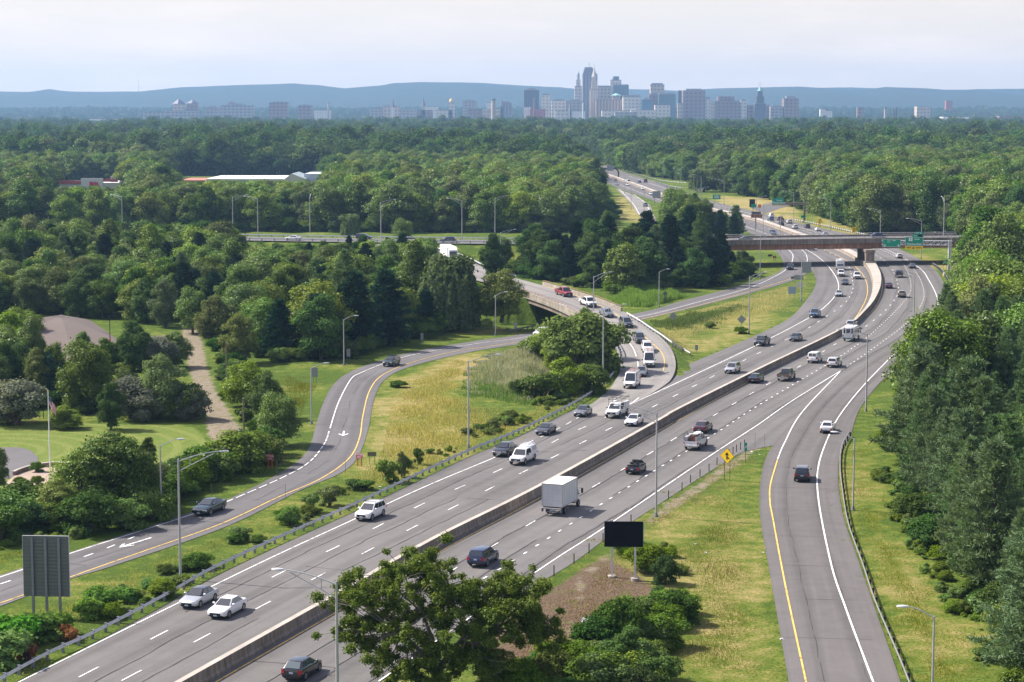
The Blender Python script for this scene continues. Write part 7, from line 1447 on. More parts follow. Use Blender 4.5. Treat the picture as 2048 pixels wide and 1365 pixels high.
far_field(1440, 5200, 10.5, (15, 23), 'far_forest', 'far forest spreading to the city', .30)
far_field(5250, 9300, 24, (11, 18), 'suburb_trees', 'hazy trees among the city and suburbs', .33, .55)
def weeds(pxpoly, sp, hr, name, label, kinds=('shrub_a', 'shrub_b', 'bright_b')):
    q = poly(pxpoly); lo, hi = q.min(0), q.max(0); n = int((hi[0]-lo[0])*(hi[1]-lo[1])/sp**2); X = RNG.uniform(lo[0], hi[0], n); Y = RNG.uniform(lo[1], hi[1], n)
    ok = inside(X, Y, q) & (seg_dist(X, Y, A_left[::3]) > 1.6) & (seg_dist(X, Y, B_right[::3]) > 2) & (seg_dist(X, Y, EFs[::2]) > 7.0) & (np.sin(X*.33+2*np.sin(Y*.12))*np.sin(Y*.21+.5) > -.25); X, Y = X[ok], Y[ok]; n = len(X); hh = RNG.uniform(*hr, n)*RNG.choice([.6, 1, 1.5], n)
    ks = np.array(kinds)[RNG.choice(len(kinds), n)]; w = hh/np.array([PROTO[k][2] for k in ks]); mass(name, np.stack([X, Y, terrain(X, Y)-.1], 1), None, np.stack([w*1.25, w*1.25, w], 1), [str(k) for k in ks], label)
weeds([(-60, 1375), (100, 1300), (328, 1192), (560, 1066), (800, 958), (937, 893), (1119, 815), (1190, 775), (1150, 770), (930, 870), (780, 940), (560, 1040), (300, 1160), (90, 1262), (-60, 1340)], 1.7, (.4, 1.1), 'roadside_weeds', 'leafy weeds growing along the back of the long guardrail')
weeds([(-60, 1130), (140, 1085), (350, 1022), (450, 985), (560, 930), (605, 890), (620, 850), (600, 850), (560, 905), (440, 965), (320, 1005), (120, 1062), (-60, 1100)], 2.2, (.4, 1.0), 'roadside_weeds', 'low weeds between the exit ramp verge and the hedgerow')
weeds([(1010, 1365), (1130, 1330), (1190, 1290), (1240, 1240), (1300, 1200), (1350, 1180), (1360, 1230), (1330, 1300), (1310, 1400), (1000, 1410)], 1.5, (.8, 1.9), 'slope_shrubs', 'continuous leafy scrub along the lower edge of the bare slope', ('shrub_a', 'shrub_b', 'darkshrub'))
weeds([(1225, 1120), (1280, 1085), (1340, 1095), (1360, 1150), (1330, 1180), (1290, 1150)], 2.0, (.4, 1.0), 'roadside_weeds', 'low weeds around the black sign board posts')
weeds([(1745, 930), (1775, 940), (1835, 1080), (1925, 1190), (2000, 1310), (2040, 1390), (1990, 1390), (1925, 1270), (1830, 1120), (1765, 1010)], 1.6, (.3, .9), 'roadside_weeds', 'low weeds at the foot of the pines beside the entrance ramp')
# --- reeds and grass tufts
def blades(name, px, n, hr, w, mat, label, lean=.18, world=None, clump=0, gap=None):
    q = poly(px); lo, hi = q.min(0), q.max(0); X = RNG.uniform(lo[0], hi[0], n*4); Y = RNG.uniform(lo[1], hi[1], n*4)
    jx = X+1.5*np.sin(Y*.7)+.7*np.sin(Y*2.3); jy = Y+2*np.sin(X*.6); ok = inside(jx, jy, q) & (seg_dist(X, Y, EFs[::2]) > 6.5) & (seg_dist(X, Y, A_left[::3]) > .6); X, Y = X[ok][:n], Y[ok][:n]; n = len(X)
    Z = terrain(X, Y); h = RNG.uniform(*hr, n)*(.75+.4*np.sin(X*.5)*np.sin(Y*.35))*np.clip(seg_dist(X, Y, np.vstack([q, q[:1]]))/4.5, .3, 1); a = RNG.uniform(0, 6.28, n); b = np.stack([np.cos(a), np.sin(a), a*0], 1)*w/2; d = np.stack([RNG.normal(0, lean, n), RNG.normal(0, lean, n), np.ones(n)], 1)*h[:, None]; p = np.stack([X, Y, Z-.05], 1)
    V = np.stack([p-b, p+b, p+d*.97+b*.35, p+d-b*.2], 1).reshape(-1, 3); o = obj(name, build_leaves(name, V, mat)); tag(o, label, None, None, 'stuff')
M_BRUSH = leafmat('dead_brush', (.10, .065, .04), (.26, .18, .12), hue=.0, trans=.2); M_REEDG = leafmat('reed_green', (.10, .18, .035), (.19, .27, .06), trans=.4); M_REEDP = leafmat('reed_pale', (.24, .28, .19), (.36, .37, .27), trans=.4); M_STRAW = leafmat('straw_grass', (.31, .285, .11), (.46, .405, .19), hue=.0, trans=.45); M_GRB = leafmat('grass_green', (.165, .19, .038), (.26, .275, .07), hue=.0, trans=.45)
blades('reeds', [(950, 735), (1000, 705), (1080, 705), (1110, 735), (1090, 790), (1030, 805), (960, 790), (930, 765)], 15000, (1.7, 2.9), .13, M_REEDP, 'pale grey-green reeds in the wet hollow inside the ramp curve')
blades('reeds', [(925, 760), (960, 725), (1000, 705), (1100, 712), (1110, 770), (1080, 805), (1000, 812), (930, 790)], 12000, (1.2, 2.1), .13, M_REEDG, 'green reeds around the pale reeds inside the ramp curve')
blades('reeds', [(1200, 602), (1260, 588), (1330, 588), (1380, 592), (1370, 604), (1300, 618), (1245, 615)], 12000, (2.0, 3.0), .14, M_REEDG, 'bright green reed bed beyond the flyover')
blades('reeds', [(1300, 645), (1400, 628), (1490, 610), (1500, 618), (1420, 648), (1370, 662), (1310, 656)], 10000, (1.3, 2.2), .13, M_REEDG, 'green reed strip between the exit ramp and the highway')
MQ = [(1096, 1186), (1150, 1148), (1205, 1113), (1262, 1140), (1318, 1180), (1322, 1222), (1262, 1272), (1190, 1322), (1120, 1390), (960, 1390), (960, 1300)]
blades('brush', MQ, 9000, (.12, .35), .10, M_BRUSH, 'cut brown brush strewn over the bare slope', .9)
blades('weeds', MQ, 1500, (.2, .5), .12, M_GRB, 'green weeds sprouting on the bare brown slope', .5)
for k, (q, n, hr, m, lb) in enumerate((
    ([(745, 850), (790, 772), (900, 720), (960, 722), (930, 790), (1000, 830), (1110, 800), (1190, 770), (1225, 765), (1180, 800), (1000, 885), (800, 975), (700, 985), (730, 930)], 26000, (.3, .7), M_STRAW, 'dry straw-coloured meadow grass inside the ramp curve'),
    ([(745, 850), (790, 772), (900, 720), (960, 722), (930, 790), (1000, 830), (1110, 800), (1190, 770), (1225, 765), (1180, 800), (1000, 885), (800, 975), (560, 1060), (300, 1190), (150, 1270), (-60, 1370), (-60, 1260), (150, 1165), (460, 1055), (640, 975), (715, 925)], 42000, (.25, .6), M_GRB, 'green grass on the bank behind the long guardrail'),
    ([(-60, 1375), (150, 1270), (300, 1195), (560, 1068), (800, 960), (1000, 872), (1030, 868), (800, 980), (560, 1088), (300, 1213), (0, 1368)], 9000, (.4, .9), M_STRAW, 'straw grass at the foot of the long guardrail'),
    ([(-60, 1150), (140, 1100), (358, 1028), (453, 995), (567, 937), (612, 900), (628, 851), (640, 808), (655, 770), (560, 740), (540, 800), (600, 850), (560, 930), (440, 985), (330, 1020), (130, 1075), (-60, 1110)], 22000, (.3, .75), M_GRB, 'green grass on the outer verge of the exit ramp'),
    ([(1080, 1172), (1210, 1090), (1340, 1004), (1440, 938), (1500, 905), (1510, 930), (1400, 1010), (1300, 1080), (1270, 1150), (1180, 1120)], 16000, (.35, .85), M_STRAW, 'straw grass along the northbound shoulder gravel'),
    ([(1300, 1110), (1400, 1010), (1510, 930), (1515, 1040), (1535, 1140), (1565, 1365), (1300, 1365), (1340, 1250), (1350, 1180)], 26000, (.15, .4), M_GRB, 'green grass on the island left of the entrance ramp'),
    ([(1705, 900), (1690, 1000), (1740, 1150), (1830, 1365), (1960, 1365), (1880, 1200), (1800, 1080), (1750, 980), (1745, 900)], 20000, (.25, .6), M_GRB, 'green and straw grass between the rail and the pines'),
    ([(1340, 700), (1440, 660), (1570, 625), (1600, 600), (1620, 560), (1590, 565), (1500, 590), (1300, 640), (1310, 668)], 24000, (.35, .9), M_STRAW, 'tall dry grass between the exit ramp and the southbound lanes'))):
    blades('grass', q, n, hr, .06 if hr[1] < .5 else .085, m, lb, .3)
# ------------------------------------------------------------------ near left property
def brown_roof_building():
    # low hipped roof; corners traced from the picture at their own heights
    Yf = P(150, 735)[1]
    q = lambda px, py, z: P(px, py, z)
    e = [q(-70, 712, 3.4), q(40, 728, 3.4), q(145, 705, 3.4), q(240, 684, 3.4)]
    A, B = q(-90, 660, 3.4), q(244, 684, 3.4)
    fl = q(130, 722, 3.2); cx = fl[0]
    root = empty('brown_roof_building', (0, 0, 0)); tag(root, 'low abandoned building with a wide brown shingle roof among the trees', 'building')
    R0, R1 = P(52, 640, 6.6), P(122, 630, 6.6); E1 = P(242, 684, 3.3); E0 = P(130, 710, 3.3); E2 = P(-60, 705, 3.3); bk = P(180, 640, 3.3); bk2 = P(0, 640, 3.3)
    E0 = P(150, 725, 3.0); E2 = P(-80, 735, 3.0)
    v = [E2, E0, E1, R1, R0, bk, bk2]
    t = NT('brown_shingles', .9); a = t.noise(.25, 5); mp = t.n('ShaderNodeMapping', i_Scale=(.25, 6, 6)); t.l(t.pos(), mp.inputs[0]); b = t.noise(1.0, 3, mp.outputs[0]); patch = t.ramp(t.noise(.12, 5), [(.56, (0, 0, 0)), (.62, (.7, .7, .7))])
    t.col(t.mix(patch, t.mix(t.math('MULTIPLY', t.math('ADD', a, b), .5), (.10, .080, .070), (.175, .142, .128)), (.045, .034, .032)))
    thick = np.array((0, 0, -.25)); f = [(0, 1, 3, 4), (1, 2, 3), (2, 5, 3), (5, 6, 4, 3), (6, 0, 4)]
    m = MB(); m.add(v, f); m.obj('roof', t.m, root)
    m = MB(); ring = [0, 1, 2, 5, 6]
    for i in range(5): a_, b_ = v[ring[i]], v[ring[(i+1) % 5]]; m.quad(a_, b_, b_+thick, a_+thick)
    m.obj('fascia_board', flat('fascia_brown', (.09, .06, .05), .8), root)
    c = np.mean([v[i] for i in ring], 0); m = MB(); pts = [c+(v[i]-c)*.93 for i in ring]; m.prism([(p[0], p[1]) for p in pts], -.2, 2.9); m.obj('wall', flat('wall_tan', (.26, .21, .17), .9, var=.2), root)
    for i, k in ((0, .3), (0, .55), (0, .8), (1, .3), (1, .65)):
        a_, b_ = pts[i], pts[(i+1) % 5]; p = a_*(1-k)+b_*k; d = (b_-a_)[:2]; an = math.atan2(d[1], d[0]); m = MB(); m.box(-.8, .8, -.04, .04, .9, 2.2); m.obj('window', M_GLASS, root, loc=(p[0], p[1], 0), rot=(0, 0, an))
    r = R0*.6+E2*.4; m = MB(); m.box(-1.6, 1.6, -1.0, 1.0, 0, .5); m.obj('skylight', flat('skylight', (.45, .55, .58), .2, spec=.8), root, loc=(P(10, 648, 6.2)[0], P(10, 648, 6.2)[1], 5.6))
brown_roof_building()
def flagpole():
    p0 = P(100, 935); root = empty('flagpole', p0); tag(root, 'white flagpole on the lawn', 'flagpole'); top = PD(95, 783, p0[1])[2]
    m = MB(); m.tube([(0, 0, 0), (0, 0, top)], [.09, .045], 10); m.obj('pole', M_WH, root, angle=40); m = MB(); m.tube([(0, 0, top), (0, 0, top+.1), (0, 0, top+.2)], [.05, .1, .03], 8); m.obj('finial', flat('gilt', (.5, .35, .1), .3, .8), root)
    nx, nz = 26, 13; V = []; f = []; fm = []; W, Hh = 2.3, 1.25
    for i in range(nx+1):
        for j in range(nz+1):
            u, w = i/nx, j/nz; x = .08+W*.42*u*(.8+.2*w); V.append((x, .16*math.sin(u*9+w*1.5)*(.3+u), top-.5-W*.78*u-Hh*(1-w)*(1-.25*u)))
    for i in range(nx):
        for j in range(nz):
            a = i*(nz+1)+j; f.append((a, a+nz+1, a+nz+2, a+1)); fm.append(2 if (i < nx*.4 and j >= 6) else (0 if j % 2 == 0 else 1))
    fl = obj('flag', mesh('flag', V, f, [flat('flag_red', (.42, .02, .04), .8), M_WH, flat('flag_blue', (.02, .03, .14), .8)], True, fm)); fl.location = p0; tag(fl, 'red white and blue striped flag hanging limp from the flagpole', 'flag')
    m = MB()
    for k, (x, z) in enumerate(((.2, -.75), (.33, -.8), (.26, -1.0), (.4, -1.1), (.3, -1.25), (.45, -1.35))): m.tube([(x, -.2, top+z), (x, -.21, top+z)], .035, 5)
    m.obj('star', M_WH, fl)
flagpole()
def patio():
    c = P(80, 958); m = MB(); n = 36; V = [(c[0]+3.6*math.cos(a), c[1]+8.5*math.sin(a), .06) for a in np.arange(n)*2*math.pi/n]; me = mesh('patio', V, [tuple(range(n))], concrete_mat('patio_tan', (.40, .31, .25), False)); tag(obj('patio', me), kind='structure')
    root = empty('curb_wall', c); tag(root, 'low curved tan curb wall behind the round patio', 'wall'); a = np.linspace(.3, 2.9, 20); L = np.array([(3.75*math.cos(q), 8.7*math.sin(q)) for q in a]); O = np.array([(4.05*math.cos(q), 9.1*math.sin(q)) for q in a]); m = MB(); strip(m, L, O, -.1, .5); m.obj('wall', flat('block_brown', (.24, .16, .13), .9, var=.2, scale=3), root)
    m = MB(); strip(m, L*.995, O*1.008, .5, .58); m.obj('coping', M_CAP, root)
patio()
for px, py, s, lb in ((38, 970, .9, 'small round yellow-green shrub at the left of the round patio'), (48, 972, .8, 'small yellow shrub between two green ones at the round patio'), (76, 972, 1.1, 'small round shrub in front of the round patio'), (75, 945, 1.2, 'small dark round shrub behind the patio curb')): put('shrub_a', px, py, 0, lb, 1.0, None, 'shrub', s)
def upole(px, py, top, lab, mat=None, r=.14):
    p = PG(px, py); h = PD(px, top, p[1])[2]-p[2]; root = empty('utility_pole', p); tag(root, lab, 'pole'); m = MB(); m.tube([(0, 0, -.3), (0, 0, h)], [r, r*.75], 9); m.obj('shaft', mat or M_WOOD, root, angle=40); m = MB(); m.tube([(0, 0, h), (0, 0, h+.06)], [r*.8, r*.5], 9); m.obj('cap', M_GALVD, root); return root
upole(488, 876, 797, 'bare wooden pole beside the gravel road behind the hedgerow'); upole(454, 770, 686, 'bare wooden pole at the edge of the olive tree'); upole(437, 655, 615, 'grey pole in the trees behind the gravel road'); 
pp = upole(221, 722, 634, 'thin pole with a red lower half in front of the brown roof', M_BLACK, .09); m = MB(); m.tube([(0, 0, .2), (0, 0, 4.2)], .13, 9); m.obj('sleeve', M_RED, pp)
def garden_lamp(px, py, top, lab):
    p = PG(px, py); h = PD(px, top, p[1])[2]; root = empty('lamp_post', p); tag(root, lab, 'lamp post'); m = MB(); m.tube([(0, 0, 0), (0, 0, h-.6)], .06, 8); m.obj('post', M_BLACK, root); m = MB(); m.tube([(0, 0, h-.6), (0, 0, h-.45), (0, 0, h-.15), (0, 0, h)], [.1, .25, .25, .08], 10); m.obj('lantern', flat('lantern_glass', (.35, .36, .36), .3), root, angle=40)
garden_lamp(87, 838, 788, 'black garden lamp post left of the flagpole'); garden_lamp(122, 790, 743, 'black garden lamp post between the dark cypress columns')
def block(name, root, x0, x1, y0, y1, z0, z1, mat): m = MB(); m.box(x0, x1, y0, y1, z0, z1); return m.obj(name, mat, root)
def shops():
    Y = P(190, 385)[1]; c = PD(180, 375, Y); root = empty('shop_building', (c[0], Y, 0)); tag(root, 'white shop building with a red roof band beyond the trees', 'building'); X = lambda px: PD(px, 370, Y)[0]-c[0]; Z = lambda py: PD(180, py, Y)[2]
    block('wall', root, X(120), X(237), 0, 40, 0, Z(366), flat('shop_white', (.62, .60, .62), .8, var=.05)); block('roof_band', root, X(119), X(163), -1, 0, Z(368), Z(361.5), flat('shop_red', (.42, .08, .075), .6)); block('roof_band', root, X(207), X(236), -1, 0, Z(364), Z(358.5), flat('shop_red', (.42, .08, .075), .6)); block('roof_block', root, X(212), X(222), 12, 20, Z(366), Z(355), M_FASC)
    block('gable_front', root, X(163), X(207), -1.2, 0, 0, Z(357), flat('shop_white', (.62, .60, .62), .8)); 
    m = MB(); xs = np.linspace(X(181), X(198), 60); m.tube([(x, -1.35, Z(371)+1.5*math.sin(i*.85)*(1 if i > 8 else 1.6)+.5*math.sin(i*2.3)) for i, x in enumerate(xs)], .38, 5); m.obj('lettering', M_RED, root)
    Y2 = P(520, 380)[1]; c2 = PD(520, 375, Y2); r2 = empty('warehouse', (c2[0], Y2, 0)); tag(r2, 'long white flat-roofed warehouse beyond the trees', 'building'); X = lambda px: PD(px, 370, Y2)[0]-c2[0]; Z = lambda py: PD(520, py, Y2)[2]
    block('wall', r2, X(415), X(577), 0, 60, 0, Z(361), flat('ware_wall', (.46, .45, .43), .8, var=.1, scale=.1)); block('roof', r2, X(413), X(578), -1, 61, Z(361), Z(357.5), flat('ware_roof', (.82, .81, .82), .6, var=.05)); block('wall', r2, X(355), X(414), 5, 50, 0, Z(361.5), flat('ware_red', (.42, .16, .12), .8)); block('wall', r2, X(605), X(650), 10, 50, 0, Z(349), flat('ware_grey', (.52, .54, .60), .7, var=.15, scale=.3))
    for k in range(5): block('vent', r2, X(440+k*28), X(445+k*28), 15, 20, Z(357.5), Z(354), M_WH)
    v = [(X(570), -2, Z(358)), (X(612), -2, Z(358)), (X(584), -2, Z(347.5)), (X(570), 40, Z(358)), (X(612), 40, Z(358)), (X(584), 40, Z(347.5)), (X(570), -2, 0), (X(612), -2, 0), (X(570), 40, 0), (X(612), 40, 0)]
    m = MB(); m.add(v, [(0, 2, 5, 3), (1, 4, 5, 2)]); m.obj('gable_roof', flat('gable_green', (.30, .36, .38), .6), r2); m = MB(); m.add(v, [(6, 7, 1, 2, 0), (7, 9, 4, 1), (6, 0, 3, 8)]); m.obj('gable_wall', flat('ware_gable', (.50, .48, .42), .8), r2)
    Y3 = P(200, 425)[1]; c3 = PD(200, 400, Y3); r3 = empty('house', (c3[0], Y3, 0)); tag(r3, 'small house with a tan roof among the trees on the left', 'house'); X = lambda px: PD(px, 400, Y3)[0]-c3[0]; Z = lambda py: PD(200, py, Y3)[2]
    block('wall', r3, X(186), X(210), 0, 10, 0, Z(398), flat('house_wall', (.30, .31, .35), .8)); v = [(X(184), -1, Z(398)), (X(213), -1, Z(398)), (X(210), 5, Z(388)), (X(188), 5, Z(388)), (X(184), 11, Z(398)), (X(213), 11, Z(398))]; m = MB(); m.add(v, [(0, 1, 2, 3), (4, 3, 2, 5), (1, 5, 2), (0, 3, 4)]); m.obj('roof', flat('house_roof', (.30, .22, .18), .9), r3)
shops()
# small litter
def litter(px, py, s, lab):
    rng = np.random.default_rng(int(px)); p = PG(px, py); n = 14; P_ = rng.normal(0, s*.4, (n, 3)); P_[:, 2] = np.abs(P_[:, 2])*.3+.08; V = cards(P_, unit(rng.normal(size=(n, 3))+np.array((0, 0, 1.5))), s*.7, rng); o = obj('plastic_litter', build_leaves('plastic_litter', V, M_WH), None, p); tag(o, lab, 'litter')
litter(1177, 1246, .9, 'crumpled white plastic sheet on the brown mulch slope')
for px, py, lb in ((1392, 1090, 'scrap of white litter on the grass near the black sign board'), (1411, 1107, 'pinkish scrap of litter on the mown island'), (1502, 905, 'small white scrap at the grass gore'), (1519, 911, 'small white scrap at the gore edge beside the ramp'), (1562, 1280, 'white scrap on the left edge of the entrance ramp'), (1527, 1107, 'tiny white scrap on the ramp shoulder'), (760, 975, 'white scrap behind the guardrail near the rounded shrub')): litter(px, py, .17, lb)
# ------------------------------------------------------------------ city skyline
YC = 6000.0
def facade(name, wall, win, fw=3.2, fh=3.6, ww=.55, wh=.5, rough=.5):
    wall = (min(.85, wall[0]*1.3), min(.8, wall[1]*1.2), min(.75, wall[2]*1.08)); win = tuple(q*.7+p*.3 for q, p in zip(win, wall))
    if name in _MC: return _MC[name]
    t = NT(name, rough, .4); c = t.coord(); s = t.n('ShaderNodeSeparateXYZ', i_0=c); g = t.n('ShaderNodeNewGeometry'); nn = t.n('ShaderNodeSeparateXYZ', i_0=g.outputs['Normal'])
    u = t.math('ADD', s.outputs[0], s.outputs[1]); fu = t.math('FRACT', t.math('DIVIDE', t.math('ADD', u, 1000), fw)); fv = t.math('FRACT', t.math('DIVIDE', t.math('ADD', s.outputs[2], 1000), fh))
    k = t.math('MULTIPLY', t.math('LESS_THAN', fu, ww), t.math('LESS_THAN', fv, wh)); k = t.math('MULTIPLY', k, t.math('LESS_THAN', t.math('ABSOLUTE', nn.outputs[2]), .5))
    v = t.noise(.03, 3, c); t.col(t.mix(k, t.mix(v, tuple(q*.85 for q in wall), tuple(q*1.1 for q in wall)), win)); _MC[name] = t.m; return t.m
GLD = (.03, .05, .07)
FAC = dict(tan=facade('fac_tan', (.46, .40, .34), (.15, .14, .14), 11, 11, .5, .5), lt=facade('fac_light', (.55, .53, .50), (.20, .22, .24), 11, 10, .5, .45), brown=facade('fac_brown', (.24, .17, .15), (.07, .07, .09), 12, 10, .55, .5), purple=facade('fac_purple', (.27, .195, .185), (.07, .08, .10), 13, 11, .55, .5), dk=facade('fac_dark', (.07, .08, .09), (.03, .045, .06), 6, 4, .7, .6), glass=facade('fac_glass', (.10, .18, .21), (.05, .11, .15), 5, 4, .8, .7, .25), stone=facade('fac_stone', (.50, .45, .39), (.24, .22, .21), 5, 5, .4, .55), bluegl=facade('fac_blue', (.06, .15, .22), (.04, .10, .16), 5, 4, .85, .7, .2), grey=facade('fac_grey', (.30, .30, .31), (.12, .13, .15), 12, 9, .6, .5), white=facade('fac_white', (.75, .74, .72), (.35, .37, .40), 8, 5, .6, .35), red=facade('fac_red', (.30, .10, .09), (.12, .08, .08), 9, 6, .4, .4), strip=facade('fac_strip', (.36, .29, .25), (.10, .09, .10), 9, 400, .5, 1.0), vert=facade('fac_vertical', (.23, .24, .27), (.11, .13, .16), 9, 400, .5, 1.0))
CITY = 'buildings of the distant city skyline'
def bldg(x0, x1, yt, fac, lab, Y=YC, depth=None, rot=.0, extra=None, cap=None, yb=262, group=CITY, cat='building', name='office_tower'):
    a, b = PD(x0, yb, Y), PD(x1, yb, Y); w = b[0]-a[0]; z1 = PD((x0+x1)/2, yt, Y)[2]; z0 = terrain(np.array([a[0]]), np.array([Y]))[0]-3; d = depth or max(18, min(w, 45)); cx = (a[0]+b[0])/2
    root = empty(name, (cx, Y, z0), rot); tag(root, lab, cat, group); h = z1-z0
    block('wall', root, -w/2, w/2, 0, d, 0, h, FAC[fac]); block('roof', root, -w/2-.3, w/2+.3, -.3, d+.3, h, h+1.2, flat('roof_grey', (.22, .22, .22), .9))
    if cap is not False and w > 14: c = cap or (.3, 4.0); block('roof_plant', root, -w*c[0], w*c[0], d*.25, d*.75, h+1.2, h+1.2+c[1], flat('plant_grey', (.28, .28, .29), .8))
    if extra: extra(root, w, d, h)
    return root
def pyr(x, y, z, r, hh, n=4, rot=math.pi/4): m = MB(); m.tube([(x, y, z), (x, y, z+hh)], [r, .1], n); return m
def e_dome(c1, c2, zz):
    def fn(root, w, d, h):
        m = MB(); m.tube([(0, d/2, h), (0, d/2, h+zz*.4)], w*.36, 14); m.obj('drum', FAC['stone'], root); m = MB(); a = np.linspace(0, 1.45, 8); m.tube([(0, d/2, h+zz*.4+zz*.45*math.sin(q)) for q in a], [w*.34*math.cos(q)+.2 for q in a], 16); m.obj('dome', c1, root, angle=60); m = MB(); m.tube([(0, d/2, h+zz*.82), (0, d/2, h+zz)], [2.2, 1.5], 8); m.tube([(0, d/2, h+zz), (0, d/2, h+zz*1.25)], [.8, .1], 6); m.obj('lantern', c2, root)
    return fn
GOLD = flat('gold_leaf', (.75, .50, .12), .3, .6); COPPER = flat('green_copper', (.25, .48, .42), .7)
def e_pyramid(mat, hh, frac=.5): 
    def fn(root, w, d, h): pyr(0, d/2, h+1, w*frac*1.3, hh).obj('pyramid_roof', mat, root)
    return fn
def e_travel(root, w, d, h):
    block('shaft', root, -w*.36, w*.36, d*.14, d*.86, h, h+26, FAC['stone']); block('belfry', root, -w*.25, w*.25, d*.25, d*.75, h+26, h+38, FAC['stone']); pyr(0, d/2, h+38, w*.33, 30).obj('spire', flat('spire_stone', (.50, .45, .40), .8), root); m = MB(); m.tube([(0, d/2, h+64), (0, d/2, h+78)], [1.2, .2], 6); m.obj('finial', GOLD, root)
def e_chamfer(root, w, d, h):
    m = MB(); z0, z1 = h+1.2, h+24; m.add([(-w/2, 0, z0), (w/2, 0, z0), (w/2, d, z0), (-w/2, d, z0), (-w*.34, d*.25, z1), (w*.14, d*.25, z1), (w*.14, d*.75, z1), (-w*.34, d*.75, z1)], [(0, 1, 5, 4), (1, 2, 6, 5), (2, 3, 7, 6), (3, 0, 4, 7), (4, 5, 6, 7)]); m.obj('sloped_roof', flat('slate_dark', (.11, .11, .13), .6), root); m = MB(); m.tube([(-w*.05, d/2, z1), (-w*.05, d/2, z1+14)], .6, 6); m.obj('mast', M_GALVD, root)
def e_step(k): 
    def fn(root, w, d, h): block('upper_tier', root, -w*.38, w*.28, d*.1, d*.9, h+1.2, h+k, FAC['brown'])
    return fn
def e_green(root, w, d, h):
    block('upper_tier', root, -w*.34, w*.34, d*.1, d*.9, h+1.2, h+22, FAC['dk']); block('upper_tier', root, -w*.22, w*.22, d*.2, d*.8, h+22, h+38, FAC['dk']); pyr(0, d/2, h+38, w*.26, 14).obj('pyramid_roof', COPPER, root); m = MB(); m.tube([(0, d/2, h+50), (0, d/2, h+64)], .6, 5); m.obj('mast', M_GALVD, root)
def e_cupola(root, w, d, h):
    block('upper_tier', root, -w*.30, w*.30, d*.2, d*.8, h, h+20, FAC['lt']); m = MB(); a = np.linspace(0, 1.4, 6); m.tube([(0, d/2, h+20)]+[(0, d/2, h+30+12*math.sin(q)) for q in a], [w*.2]+[w*.2*math.cos(q)+.3 for q in a], 10); m.obj('cupola', flat('cupola_grey', (.35, .36, .38), .7), root, angle=60); m = MB(); m.tube([(0, d/2, h+41), (0, d/2, h+52)], [.8, .2], 5); m.obj('finial', M_GALV, root)
def e_glasstop(root, w, d, h):
    block('upper_tier', root, -w*.22, w*.30, d*.1, d*.9, h+1.2, h+12, FAC['glass'])
